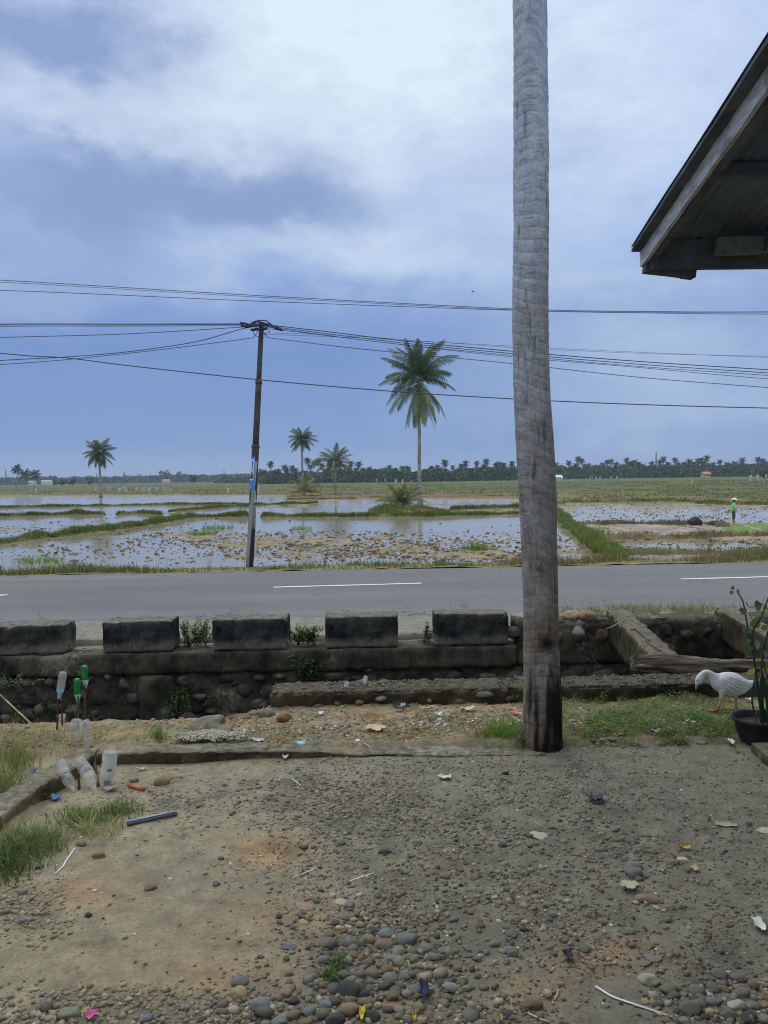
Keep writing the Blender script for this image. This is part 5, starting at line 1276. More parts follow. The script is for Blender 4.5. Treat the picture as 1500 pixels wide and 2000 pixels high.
cable([(-500, 556), (0, 567), (500, 588), (1000, 606), (1250, 611), (1500, 613.5), (2000, 612)], 22.8, .013, 'lower one of the cables crossing the sky above the pole', 0)
yb = py0-.1
cable([(-500, 638), (0, 633), (250, 633), (485, 632.5), (508, 634)], yb, .017, 'thick uppermost cable reaching the pole head from the left')
cable([(-500, 645), (0, 637.5), (250, 637), (485, 636), (508, 637)], yb, .010, 'thin cable just under the thick one left of the pole')
cable([(-500, 640), (0, 635), (250, 635), (485, 634), (506, 639)], yb-.08, .009, 'slack thin cable twisted with the thick one left of the pole')
cable([(-500, 672), (0, 659), (250, 652), (485, 638), (507, 636)], yb, .012, 'cable sagging slightly to the left from the pole head')
cable([(-500, 730), (-100, 712), (0, 704), (130, 697), (250, 687), (380, 668), (470, 643), (505, 637)], yb, .014, 'drooping cable climbing steeply to the pole head from the left')
cable([(-500, 735), (0, 712), (250, 690), (440, 667), (496, 659.5)], yb, .011, 'lowest thin cable leaving the pole to the left')
cable([(-500, 640), (0, 690), (130, 699), (250, 714), (500, 741), (750, 763), (1000, 779), (1250, 790), (1500, 797), (2000, 808)], 15.5, .014, 'lone cable running across below the pole head and in front of the tall palm', 0)
for k, (dy, r, lab) in enumerate([(0, .015, 'upper thick cable of the bundle right of the pole'), (4.2, .013, 'middle cable of the bundle right of the pole'), (7.5, .010, 'lower thin cable of the bundle right of the pole')]):
    cable([(511, 634+dy*.5), (540, 636.5+dy*.6), (650, 649+dy), (800, 667+dy), (1000, 686+dy*1.05), (1250, 706+dy*1.3), (1500, 722+dy*1.5), (2000, 752+dy*2)], yb-.05*k, r, lab)
cable([(511, 641), (560, 646), (800, 675), (1000, 697), (1250, 718), (1500, 740), (2000, 778)], yb, .009, 'thin cable drooping below the bundle right of the pole')
cable([(523, 659.5), (700, 681), (1000, 710), (1250, 737), (1500, 757), (2000, 796)], yb, .011, 'lowest thin cable leaving the pole to the right')
cable([(519, 653), (700, 660), (1000, 676), (1250, 688), (1500, 698), (2000, 716)], yb+.1, .0055, 'faint hair-thin cable above the bundle right of the pole')
cable([(519, 650), (700, 657), (1000, 678.5), (1250, 690), (1500, 696), (2000, 712)], yb+.1, .005, 'fainter second hair-thin cable right of the pole')
# small bird or insect far up in the sky
c = Q(923, 570, 30); mb = MB(); mb.cc = A(70, 76, 92)
mb.tube([c+Vector((-.06, 0, 0)), c+Vector((0, 0, .008)), c+Vector((.07, 0, 0))], [.004, .018, .003], 6); b = mb.build('body', M['plain'])
bird = thing('bird', 'tiny dark bird high in the sky left of the trunk', 'bird', c)
b.parent = bird; b.location = -c
for sg in (-1, 1):
    mb = MB(); mb.cc = A(70, 76, 92); mb.add([c+Vector((-.02, 0, .01)), c+Vector((.03, 0, .01)), c+Vector((.02, sg*.07, .035)), c+Vector((-.01, sg*.1, .03))], [(0, 1, 2, 3)])
    mb.build('wing', M['plain'], bird)
# ------------------------------------------------------------------ the farmer wading in the right field
def skin_body(name, joints, edges, mat, parent, sub=2, col=(1, 1, 1)):
    me = bpy.data.meshes.new(name); me.from_pydata([j[0] for j in joints], edges, []); o = bpy.data.objects.new(name, me); COL.objects.link(o); o.parent = parent
    md = o.modifiers.new('skin', 'SKIN'); me.skin_vertices[0].data[0].use_root = True
    for v, j in zip(me.skin_vertices[0].data, joints): v.radius = j[1] if isinstance(j[1], tuple) else (j[1], j[1])
    md.use_smooth_shade = True; sb = o.modifiers.new('sub', 'SUBSURF'); sb.levels = sub; sb.render_levels = sub
    me.materials.append(mat); return o
M['skin'] = mk('tanned_skin', A(128, 92, 70), A(148, 108, 84), 8, .7, 0)
fp = P(1432, 1013.5, WZ); fm = thing('person', 'farmer in bright green shirt and conical straw hat wading in the muddy field', 'person', (fp.x, fp.y, WZ))
s = .97; J = [((0, 0, .62*s), (.13, .1)), ((0, 0, .8*s), (.12, .09)), ((0, -.02, 1.0*s), (.15, .1)), ((0, -.03, 1.12*s), (.1, .08)), ((0, -.05, 1.2*s), (.045, .045)), ((0, -.08, 1.29*s), (.075, .085)), ((0, -.085, 1.38*s), (.075, .08)),
     ((-.1, 0, .56*s), (.085, .09)), ((-.12, -.02, .2*s), (.055, .06)), ((-.12, .02, -.25*s), (.04, .04)), ((.1, 0, .56*s), (.085, .09)), ((.13, -.07, .2*s), (.055, .06)), ((.13, .03, -.25*s), (.04, .04)),
     ((-.19, -.02, 1.08*s), (.05, .05)), ((-.25, -.05, .82*s), (.042, .042)), ((-.2, -.2, .66*s), (.032, .032)), ((-.18, -.27, .62*s), (.03, .02)), ((.19, -.02, 1.08*s), (.05, .05)), ((.25, -.02, .82*s), (.042, .042)), ((.27, -.12, .6*s), (.032, .032)), ((.27, -.18, .55*s), (.03, .02))]
E = [(0,1),(1,2),(2,3),(3,4),(4,5),(5,6),(0,7),(7,8),(8,9),(0,10),(10,11),(11,12),(3,13),(13,14),(14,15),(15,16),(3,17),(17,18),(18,19),(19,20)]
skin_body('body', J, E, M['skin'], fm)
for sx, hx, hy, hz in ((-1, -.18, -.27, .6), (1, .27, -.18, .53)):
    mb = MB(); mb.cc = A(132, 96, 74)
    for q in range(5):
        a = (q-2)*.012; ln = (.05, .075, .08, .075, .06)[q]
        mb.tube([(hx+a, hy, hz), (hx+a*1.6, hy-.03, hz-ln*.5), (hx+a*1.7, hy-.03, hz-ln)], [.009, .008, .006], 6)
    mb.build('fingers', M['plain'], fm, local=True)
def shell(name, rings, c, mat, n=16, par=None):
    mb = MB(); mb.cc = A(*c); vs = []
    for (cx, cyy, cz, ra, rb) in rings:
        for q in range(n):
            w_ = 2*math.pi*q/n; f = 1+.07*mnoise.noise(Vector((math.cos(w_)*2, math.sin(w_)*2, cz*7)))
            vs.append((cx+ra*f*math.cos(w_), cyy+rb*f*math.sin(w_), cz))
    mb.add(vs, [(i*n+q, i*n+(q+1) % n, (i+1)*n+(q+1) % n, (i+1)*n+q) for i in range(len(rings)-1) for q in range(n)]); return mb.build(name, mat, par or fm, local=True)
sh_ = shell('shirt', [(0, 0, .62*s, .175, .145), (0, 0, .8*s, .165, .135), (0, -.02, 1.0*s, .195, .145), (0, -.03, 1.1*s, .19, .12), (0, -.04, 1.17*s, .1, .08), (0, -.05, 1.19*s, .06, .06)], (104, 226, 130), M['plain'])
for sg, pts in ((-1, [(-.12, -.02, 1.1*s), (-.2, -.03, 1.06*s), (-.25, -.05, .83*s), (-.22, -.16, .70*s)]), (1, [(.12, -.02, 1.1*s), (.2, -.02, 1.06*s), (.25, -.02, .83*s), (.27, -.1, .65*s)])):
    mb = MB(); mb.cc = A(100, 220, 126); mb.tube(pts, [.07, .075, .066, .056], 10); mb.build('sleeve', M['plain'], sh_, local=True)
shell('waist_cloth', [(0, 0, .42*s, .2, .17), (0, 0, .55*s, .19, .16), (0, 0, .66*s, .18, .15)], (168, 134, 62), M['plain'])
for sg, y_ in ((-1, -.02), (1, -.07)):
    mb = MB(); mb.cc = A(52, 62, 70); mb.tube([(sg*.1, 0, .56*s), (sg*.12, y_*.6, .38*s), (sg*.125, y_, .2*s), (sg*.13, .0, -.05)], [.115, .1, .085, .075], 12); mb.build('trousers', M['plain'], fm, local=True)
mb = MB(); mb.cc = A(214, 200, 160); mb.lathe([(.27, 0), (.2, .05), (.1, .11), (.012, .17)], 22, Matrix.Translation((0, -.08, 1.36*s)) @ Matrix.Rotation(R(6), 4, 'X')); mb.build('hat', M['plain'], fm, local=True)
mb = MB(); mb.cc = A(30, 28, 28); mb.lathe([(.05, -.1), (.08, -.05), (.087, .02), (.07, .07)], 14, Matrix.Translation((0, -.065, 1.33*s))); mb.build('hair', M['plain'], fm, local=True)
mb = MB(); mb.cc = A(124, 88, 68)
mb.tube([(0, -.15, 1.33*s), (0, -.185, 1.305*s), (0, -.165, 1.295*s)], [.01, .016, .01], 6); mb.build('nose', M['plain'], fm, local=True)
fm.rotation_euler = (0, 0, R(70))
# ------------------------------------------------------------------ the white goose
gz = G(1415, 1388); gY = gz.y; sc_ = gY/1500
def gp_(px, py, dy=0.0): p = Q(px, py, gY+dy); return p
goose = thing('goose', 'young white goose with orange beak and legs, head bent to the grass', 'goose', (gz.x, gz.y, gz.z))
M['feather'] = mk('white_feathers', (.80, .78, .72), (.88, .87, .82), 26, .8, .22, 60, spec=.15, stretch=(.6, 1, 1.6), c3=(.70, .69, .64), s3=12, t3=(.55, .7), bdist=.006)
M['orange'] = mk('orange_skin', A(176, 112, 78), A(204, 140, 100), 20, .6, .2, 60)
#  spine from tail tip forward: (px, py, half height px, half width px)
sp_l = [(1473.5, 1330, .6, 1.5), (1470, 1331.5, 2.4, 5), (1464, 1334.5, 6.5, 9), (1457, 1336.5, 11.5, 13.5), (1449, 1337.5, 16.5, 17), (1440, 1337.5, 20.5, 19.5), (1430, 1336.5, 22.5, 21), (1419, 1335, 21.8, 21), (1410, 1333, 19.8, 19), (1402, 1330, 16.5, 15.5), (1396.5, 1326, 12.5, 11.5), (1392, 1322, 9.6, 8.6),
        (1387.8, 1317.8, 7.4, 6.8), (1383, 1314.8, 6.2, 5.8), (1378, 1314.2, 5.8, 5.4), (1373.4, 1316.5, 5.9, 5.6), (1369.8, 1320.6, 6.6, 6.2), (1366.8, 1325.6, 7.2, 6.6), (1364.2, 1330.2, 6.4, 5.8), (1362.2, 1334, 4.6, 4.4), (1360.8, 1336.8, 3.0, 3.2)]
pts = [gp_(a, b) for a, b, _, _ in sp_l]
# resample smoothly
def cr(vals, k=4):
    out = []
    for i in range(len(vals)-1):
        p0 = vals[max(i-1, 0)]; p1 = vals[i]; p2 = vals[i+1]; p3 = vals[min(i+2, len(vals)-1)]
        for s_ in range(k):
            u = s_/k; out.append(.5*((2*p1)+(p2-p0)*u+(2*p0-5*p1+4*p2-p3)*u*u+(3*p1-p0-3*p2+p3)*u**3))
    out.append(vals[-1]); return out
PT = cr(pts); RH = cr([a*sc_*1.05 for _, _, a, _ in sp_l]); RW = cr([a*sc_*1.05 for _, _, _, a in sp_l])
n = 24; vs = []
for i, p in enumerate(PT):
    t_ = (PT[min(i+1, len(PT)-1)]-PT[max(i-1, 0)]).normalized(); b = Vector((0, 1, 0)); a = b.cross(t_).normalized()
    if i == 0: a0 = a
    for q in range(n):
        w_ = 2*math.pi*q/n; vs.append(p+a*(math.cos(w_)*RH[i])+b*(math.sin(w_)*RW[i]))
mb = MB(); mb.add(vs, [(i*n+q, i*n+(q+1) % n, (i+1)*n+(q+1) % n, (i+1)*n+q) for i in range(len(PT)-1) for q in range(n)]+[tuple(range(n-1, -1, -1)), tuple((len(PT)-1)*n+q for q in range(n))])
mb.build('body', M['feather'], goose)
def blade_wing(side):
    """folded wing: overlapping feather rows lying on the flank"""
    out = [(1404, 1325), (1410, 1318.5), (1420, 1316), (1433, 1318), (1445, 1324), (1456, 1331.5), (1462, 1336), (1455, 1339), (1445, 1346), (1438, 1354.5), (1431, 1352), (1420, 1344), (1410, 1335)]
    mb = MB(); c = gp_(1426, 1332); n = len(out); vs = []
    def off(px, py): return side*sc_*(21.5*math.sqrt(max(.05, 1-((px-1428)/37)**2-((py-1336)/26)**2))+2.6)
    rings = []
    for f in (1.0, .8, .55, .3):
        for a, b in out:
            px_, py_ = 1428+(a-1428)*f, 1333+(b-1333)*f; rings.append(gp_(px_, py_, off(px_, py_)+side*sc_*(1-f)*1.6-(side*sc_*2.2 if f == 1.0 else 0)))
    fs = [(r_*n+q, r_*n+(q+1) % n, (r_+1)*n+(q+1) % n, (r_+1)*n+q) for r_ in range(3) for q in range(n)]+[tuple(3*n+q for q in range(n))]
    mb.add(rings, fs); w_ = mb.build('wing', M['feather'], goose)
    fb = MB()
    for (a0, b0, a1, b1, wd_) in [(1418, 1340, 1439, 1355.5, 2.6), (1423, 1337, 1446, 1349, 2.8), (1427, 1333, 1452, 1343.5, 3.0), (1432, 1329, 1459, 1339, 3.0), (1434, 1324, 1463, 1336, 3.0), (1424, 1322, 1448, 1330, 2.6), (1416, 1326, 1436, 1337, 2.4)]:
        p_ = []
        for i in range(7): u = i/6; x_, y_ = a0+(a1-a0)*u, b0+(b1-b0)*u+1.6*math.sin(u*3.1); p_.append(gp_(x_, y_, off(x_, y_)+side*sc_*.6))
        fb.tube(p_, [((wd_*(.45+.55*math.sin(min(1, .2+i/6)*2.6))*sc_), .9*sc_) for i in range(7)], 8, up=(0, 0, 1))
    fb.build('flight_feathers', M['feather'], w_)
blade_wing(-1); blade_wing(1)
mb = MB(); mb.cc = (1, 1, 1)   # beak
mb.tube([gp_(1362.0, 1334.4), gp_(1360.2, 1339), gp_(1359.6, 1343), gp_(1358.6, 1346.6)], [(3.3*sc_, 3.0*sc_), (2.6*sc_, 2.5*sc_), (2.0*sc_, 2.1*sc_), (.8*sc_, 1.2*sc_)], 12); mb.build('beak', M['orange'], goose)
for sd in (-1, 1):
    e = gp_(1361.6, 1329.6, sd*5.2*sc_)
    np_mesh('eye', np.array([v*1.35*sc_ for v in ICO[2][0]])+np.array(e), ICO[2][1], M['black'], parent=goose, smooth=True)
def leg(px0, py0, pxk, pyk, pxf, pyf, dy, toe):
    mb = MB(); a, k_, f = gp_(px0, py0, dy), gp_(pxk, pyk, dy), gp_(pxf, pyf, dy)
    mb.tube([a+Vector((0, 0, .012)), a, a.lerp(k_, .6), k_], [9.5*sc_, 7.8*sc_, 4.6*sc_, 2.9*sc_], 12); th_ = mb.build('thigh', M['feather'], goose)
    mb = MB(); mb.tube([k_+Vector((0, 0, .004)), k_.lerp(f, .5), f], [2.7*sc_, 2.2*sc_, 2.5*sc_], 10); mb.build('shank', M['orange'], goose)
    mb = MB(); tp_ = [f+Vector((-toe*sc_, o_*sc_, -.003)) for o_ in (-7, 0, 7)]; tp_[1].x -= 3*sc_
    for q in tp_: mb.tube([f, f.lerp(q, .5)+Vector((0, 0, .004)), q], [2.3*sc_, 1.7*sc_, .9*sc_], 8)
    mb.add([f+Vector((0, 0, .001)), tp_[0], tp_[1], tp_[2]], [(0, 1, 2), (0, 2, 3)]); mb.tube([f, f+Vector((4*sc_, 0, -.002))], [1.6*sc_, .8*sc_], 6)
    mb.build('foot', M['orange'], goose)
leg(1411.5, 1350, 1408.5, 1366, 1401, 1386, -.03, 12); leg(1436, 1352, 1437, 1362, 1437.5, 1383.5, .04, 17)
random.seed(51)
# ------------------------------------------------------------------ gravel and cobbles in the yard
base_peb = []
for i in range(14):
    V = ICO[1][0].copy(); nn = np.array([mnoise.noise(Vector(p)*1.2+Vector((i*5.1, 0, 13))) for p in V]); base_peb.append(V*(1+.55*nn)[:, None])
base_chip = []
base_rock = []
for i in range(12):
    V = ICO[2][0].copy(); r_ = np.random.default_rng(50+i)
    for _ in range(7):     # cut flat faces off a ball: a broken stone
        d = r_.normal(size=3); d /= np.linalg.norm(d); h_ = r_.uniform(.45, .8); e_ = np.maximum(V @ d-h_, 0); V = V-e_[:, None]*d
    base_rock.append(V*1.15)
T12 = (1+5**.5)/2
iv = np.array([(-1,T12,0),(1,T12,0),(-1,-T12,0),(1,-T12,0),(0,-1,T12),(0,1,T12),(0,-1,-T12),(0,1,-T12),(T12,0,-1),(T12,0,1),(-T12,0,-1),(-T12,0,1)])/1.9
iF = np.array([(0,11,5),(0,5,1),(0,1,7),(0,7,10),(0,10,11),(1,5,9),(5,11,4),(11,10,2),(10,7,6),(7,1,8),(3,9,4),(3,4,2),(3,2,6),(3,6,8),(3,8,9),(4,9,5),(2,4,11),(6,2,10),(8,6,7),(9,8,1)])
for i in range(10):
    r_ = np.random.default_rng(i); base_chip.append(iv*(1+r_.uniform(-.35, .35, (12, 1))))
spal = np.array([A(*c) for c in [(96, 98, 100), (84, 86, 90), (112, 110, 104), (124, 118, 106), (106, 98, 88), (76, 78, 84), (136, 128, 114), (92, 88, 80), (118, 100, 84), (150, 144, 132), (66, 66, 68), (100, 104, 110)]])
def yard_points(n, pw=1.0):
    """random places on the yard, evenly over the ground, weighted by how gravelly the spot is"""
    x = rng.uniform(-2.6, 2.9, n); y = rng.uniform(1.75, 4.45, n)
    px, py = proj(x, y, x*0); gm_ = grav_mask(px, py); cl = fbm(x*3.2, y*3.2, 4, 131)
    ok = (outside(x, y) < -.06) & (px > -60) & (px < 1570)
    return x, y, px, py, gm_, cl, ok
x, y, px, py, gm_, cl, ok = yard_points(330000)
dn = np.clip(.014+gm_*.95*np.clip(cl*3-.8, .12, 1.3), 0, 1)*.62+.10*sstep(250, 900, px)*np.clip(cl*2-.5, 0, 1)
dn = dn*np.where((px < 520) & (gm_ < .25), .5, 1)
kp = ok & (rng.uniform(0, 1, len(x)) < dn*.55); x, y, px, py, gm_ = x[kp], y[kp], px[kp], py[kp], gm_[kp]
sz = np.minimum(.0022+rng.gamma(1.6, .0014, len(x))*(1+.9*gm_), .013)
cols = (spal[rng.integers(0, len(spal), len(x))]*.65+np.array(A(112, 104, 90))*.35)*rng.uniform(.6, 1.45, (len(x), 1))
lf = sstep(700, 100, px)[:, None]*.5; cols = cols*(1-lf)+np.array(A(150, 143, 124))*lf*rng.uniform(.75, 1.1, (len(x), 1))
scatter('fine_gravel', np.stack([x, y, yard_z(x, y)], -1), sz, cols, M['pebble'], base_chip, iF, (.45, .85), smooth=False, sink=.4, label='fine gravel and grit trodden into the yard')
x, y, px, py, gm_, cl, ok = yard_points(60000)
cb = cob_mask(px, py)
dn = np.clip(.0018+.085*gm_**1.5*np.clip(cl*3-.8, .1, 1.3)+.45*cb**2, 0, 1)
dn = dn*np.where((px < 520) & (gm_ < .25), .45, .85)*(1-.7*gau(px, py, 1400, 1650, 170, 150))*(1-.5*gau(px, py, 800, 1520, 500, 40))
kp = ok & (rng.uniform(0, 1, len(x)) < dn*.34); x, y, px, py, gm_, cb = x[kp], y[kp], px[kp], py[kp], gm_[kp], cb[kp]
sz = np.minimum(.006+rng.gamma(2.0, .0031, len(x))*(1+.5*cb), .026)
cols = (spal[rng.integers(0, len(spal), len(x))]*.75+np.array(A(112, 106, 94))*.25)*rng.uniform(.75, 1.3, (len(x), 1))
rd_ = (cb > .22) | (rng.uniform(0, 1, len(x)) < .12); pz = np.stack([x, y, yard_z(x, y)], -1)
scatter('pebbles', pz[rd_], sz[rd_], cols[rd_], M['pebble'], base_peb, ICO[1][1], (.45, .8), smooth=True, sink=.34, label='small grey and brown pebbles lying thick in the yard')
scatter('stone_chips', pz[~rd_], sz[~rd_]*.8, cols[~rd_]*.92, M['rubble'], base_rock, ICO[2][1], (.35, .7), smooth=False, sink=.42, label='broken grey stone chips half trodden into the yard')
print('gravel', len(x))
# separate cobbles, each an object of its own
stone_mesh = []
for i in range(16):
    V = ICO[3][0].copy(); ang = i >= 12
    nn = np.array([mnoise.noise(Vector(p)*(1.0 if not ang else 1.5)+Vector((i*4.7, 2, 9))) for p in V]); n2_ = np.array([mnoise.noise(Vector(p)*3.1+Vector((i*2.7, 5, 1))) for p in V])
    V = V*(1+(.3 if not ang else .42)*nn+(.075 if not ang else .12)*n2_)[:, None]
    r_ = np.random.default_rng(90+i)
    for _ in range(3 if not ang else 7):
        d = r_.normal(size=3); d /= np.linalg.norm(d); e_ = np.maximum(V @ d-r_.uniform(.62, .85), 0); V = V-(.85*e_)[:, None]*d
    me = bpy.data.meshes.new('stone'); me.from_pydata(V.tolist(), [], ICO[3][1].tolist()); me.shade_smooth(); me.materials.append(M['stone']); stone_mesh.append(me)
CN = {'g': ((104, 104, 102), 'grey'), 'd': ((70, 72, 74), 'dark grey'), 'b': ((100, 104, 111), 'blue-grey'), 'n': ((112, 100, 86), 'grey-brown'), 't': ((146, 130, 106), 'tan'), 'o': ((134, 114, 98), 'orange-tan'),
      'p': ((158, 152, 142), 'pale'), 'r': ((108, 80, 68), 'red-brown'), 'k': ((40, 40, 42), 'black'), 'l': ((106, 110, 96), 'olive grey'), 'v': ((100, 102, 116), 'violet-grey'), 'm': ((116, 102, 96), 'mauve-brown')}
def place_word(px, py):
    if py < 1560: return 'on the dry earth by the kerb'
    if px < 150 and py < 1850: return 'near the grass at the left'
    if px < 470 and py < 1930: return 'on the bare sand at the left'
    if px < 470: return 'in the pebbles at the bottom left'
    if px > 1230 and py > 1880: return 'in the cobbles at the bottom right corner'
    if 560 < px < 860 and py > 1815: return 'in the cobble heap at the bottom middle'
    if px > 1180: return 'on the trodden earth at the right'
    if py > 1900: return 'beside the cobble heap at the bottom'
    return 'in the gravel of the middle yard'
nst = 0
def cobble(px, py, w_px, ck, ang=False, flat=.62, lab=None, asp=None, big=False):
    global nst
    p = G(px, py); s = p.y/1500; a = w_px*s/2; c = np.array(CN[ck][0])*random.uniform(.88, 1.08)
    me = random.choice(stone_mesh[12:] if ang else stone_mesh[:12]); o = bpy.data.objects.new('river_stone', me); COL.objects.link(o)
    asp = asp or random.uniform(.7, .95); o.scale = (a*1.04, a*asp, a*flat*random.uniform(.85, 1.1)); o.rotation_euler = (random.uniform(-.15, .15), random.uniform(-.15, .15), random.uniform(-.5, .5))
    o.location = (p.x, p.y, p.z+o.scale[2]*(.28 if flat > .3 else .1)); o.color = tuple(A(*c))+(1,)
    sizew = 'large' if w_px > 36 else ('fist-sized' if w_px > 24 else 'small')
    lab = lab or f"{sizew} {CN[ck][1]} {'angular' if ang else ('flat' if flat < .35 else 'rounded')} stone {place_word(px, py)}"
    tag(o, lab, 'stone', 'river stones in the yard'); nst += 1
    return o
L2 = [(45,930,100,'t'),(160,990,112,'b'),(292,925,68,'o'),(330,1040,88,'n'),(425,1020,86,'b'),(512,985,76,'v'),(627,912,128,'d'),(630,1012,114,'n'),(757,1048,82,'d'),(788,990,48,'t'),(560,1068,112,'d'),(755,820,98,'n'),(600,825,78,'g'),(490,750,68,'b'),
      (858,745,88,'g'),(815,665,102,'n'),(735,640,88,'n'),(690,668,60,'d'),(628,655,78,'b'),(830,605,94,'b'),(940,640,114,'b'),(897,697,78,'g'),(1020,620,52,'n'),(1035,690,78,'g'),(975,742,68,'n'),(925,780,52,'g'),(1065,785,58,'g'),(850,842,88,'g'),(930,838,68,'g'),(835,802,82,'n'),
      (815,890,64,'d'),(905,890,64,'d'),(870,935,84,'n'),(1000,1000,58,'g'),(1070,1010,46,'l'),(1255,1030,38,'t'),(1480,1040,68,'d'),(670,597,46,'l'),(768,545,58,'t'),(995,425,42,'b'),(1165,440,36,'n'),(1190,528,58,'b'),(1405,660,62,'g'),(1480,695,62,'b'),(1500,610,60,'g'),(1040,545,46,'g'),
      (1140,300,60,'n'),(935,280,52,'l'),(1190,265,42,'b'),(995,120,56,'l'),(820,165,60,'b'),(395,152,38,'d'),(1450,135,52,'d'),(1475,370,52,'g'),(1410,415,38,'p'),(780,728,54,'o'),(1125,700,62,'g'),(610,760,60,'g'),(660,720,58,'n'),(700,900,40,'p'),(720,930,70,'d'),(760,930,50,'g'),(480,830,62,'g'),(500,880,60,'n'),(105,1060,60,'d'),(40,1070,56,'g'),(250,1075,90,'b'),
      (400,1080,70,'n'),(960,790,46,'l'),(1010,780,60,'g'),(720,970,76,'n'),(840,1010,64,'d'),(900,1050,56,'l'),(1010,1068,60,'t'),(735,600,40,'g'),(690,560,44,'t'),(610,525,50,'l'),(655,535,44,'t'),(560,550,54,'d'),(590,580,36,'t'),(630,575,34,'p'),(820,570,40,'o'),(900,600,50,'g'),(950,600,44,'n'),(530,620,50,'n'),(840,545,40,'t'),(1310,740,50,'b')]
big_lab = {(160,990): 'large blue-grey cobble with a pointed top at the bottom edge, left of the heap', (627,912): 'large dark rounded cobble just below the green tuft in the heap', (630,1012): 'large grey-brown cobble at the bottom edge under the dark rounded one',
           (45,930): 'tan elongated cobble lying left of the blue-grey pointed one', (292,925): 'round orange-tan cobble by itself near the bottom edge', (755,820): 'round brown cobble with a pale worn face in the middle of the heap', (512,985): 'pale violet-grey oval cobble left of the large brown one',
           (815,665): 'grey-brown cobble at the top middle of the heap', (940,640): 'long blue-grey cobble at the top right of the heap', (858,745): 'triangular grey cobble with a sharp tip in the heap', (788,990): 'small egg-shaped tan stone at the bottom of the heap'}
for (x_, y_, w_, c_) in L2: cobble(450+x_/2.727, 1600+(y_+w_*.12)/2.727, w_/2.727, c_, lab=big_lab.get((x_, y_)))
for (x_, y_, w_, c_, f_) in [(510,655,124,'m',.3),(305,545,78,'n',.2),(390,550,66,'t',.25),(310,680,88,'b',.15),(355,620,46,'b',.2),(398,465,104,'o',.18),(590,440,70,'p',.1),(1130,1048,92,'l',.3),(1120,805,80,'n',.25),(1205,770,70,'m',.2)]: cobble(450+x_/2.727, 1600+y_/2.727, w_/2.727, c_, flat=f_)
for (x_, y_, w_, c_) in [(635,465,60,'b'),(545,410,46,'p'),(687,410,42,'p'),(985,920,86,'v'),(1335,572,58,'r'),(1228,355,32,'k'),(1205,118,26,'k')]: cobble(450+x_/2.727, 1600+y_/2.727, w_/2.727, c_, ang=True)
L3 = [(122,1080,114,'n'),(425,758,74,'l'),(715,272,104,'g'),(718,315,112,'g'),(745,350,56,'g'),(918,995,118,'l'),(1080,1003,98,'g'),(1180,988,84,'g'),(1340,1018,102,'g'),(1170,1068,84,'b'),(1045,1110,132,'l'),(850,1083,78,'g'),(1275,1148,94,'g'),(1385,1163,112,'d'),(1475,1168,84,'g'),(1480,1085,62,'n'),(1215,908,94,'g'),
      (1320,928,92,'g'),(1490,943,44,'t'),(970,1124,54,'d'),(780,1068,48,'t'),(790,1032,54,'g'),(555,1092,42,'l'),(1000,238,66,'p'),(950,252,60,'n'),(25,585,54,'n'),(75,602,42,'t'),(5,685,46,'g'),(10,785,74,'g'),(290,632,42,'g'),(320,300,52,'g'),(270,304,38,'g'),(910,588,56,'g'),(690,655,62,'l'),(560,690,36,'n'),(1130,1155,60,'d'),(1240,1060,44,'t'),(1300,1050,40,'b'),(1010,1030,50,'g'),
      (1250,995,60,'n'),(1160,1130,60,'t'),(870,1140,44,'p'),(1010,1185,70,'g'),(900,1180,60,'n'),(70,645,54,'d'),(240,560,52,'b'),(635,118,46,'g'),(600,60,60,'g'),(790,160,42,'g'),(1275,620,46,'n'),(1240,180,52,'g'),(320,480,44,'p'),(200,505,50,'g'),(130,510,40,'l'),(1370,430,36,'g')]
lab3 = {(122,1080): 'large round grey-brown cobble alone at the bottom right of the straw-free earth', (425,758): 'round grey stone with a pale top alone on the right-hand earth', (715,272): 'upper one of two flat ovals stacked together in the right yard', (718,315): 'lower one of two flat ovals stacked together in the right yard',
        (1045,1110): 'large knobbly olive grey cobble right of the long white straw', (918,995): 'large olive grey cobble above the long white straw'}
for (x_, y_, w_, c_) in L3: cobble(1000+x_/3, 1600+(y_+w_*.1)/3, w_/3, c_, lab=lab3.get((x_, y_)))
cobble(1000+795/3, 1600+478/3, 142/3, 'm', flat=.45, asp=.6, lab='long mauve-brown smooth stone beside the crumpled paper at the right')
for (x_, y_, w_, c_, f_) in [(835,812,112,'g',.2),(165,97,124,'p',.1),(180,397,64,'n',.3),(1480,68,90,'p',.08),(780,840,80,'n',.2),(620,155,80,'n',.2),(1150,575,90,'n',.12),(1070,560,100,'g',.1),(960,385,80,'n',.12)]: cobble(1000+x_/3, 1600+y_/3, w_/3, c_, flat=f_)
cobble(1000+795/3, 1600+950/3, 138/3, 'p', ang=True, asp=.7, lab='large pale angular rock above the end of the long white straw'); cobble(1000+1320/3, 1600+1095/3, 142/3, 'p', ang=True, asp=.6, flat=.45, lab='pale craggy rock at the bottom right between rounded cobbles')
cobble(1000+910/3, 1600+1085/3, 54/3, 'p', ang=True); cobble(1000+820/3, 1600+662/3, 38/3, 'o', ang=True)
L1 = [(478,150,74,'n'),(117,272,58,'l'),(85,322,52,'g'),(580,218,72,'n'),(1295,233,42,'g'),(405,1155,130,'l'),(1405,1025,110,'t'),(1405,962,104,'g'),(915,1148,58,'g'),(1295,1133,74,'g'),(850,1178,84,'b'),(140,432,64,'b'),(265,492,48,'g'),(130,602,62,'b'),(750,1060,50,'t'),(650,1085,40,'g'),(1040,1100,40,'g'),(1150,1110,56,'g'),(40,590,40,'g'),(200,440,36,'t'),(60,500,40,'n'),(180,480,40,'d'),(90,400,36,'g'),(1180,1180,60,'d'),(700,1150,44,'n'),(980,1000,50,'b')]
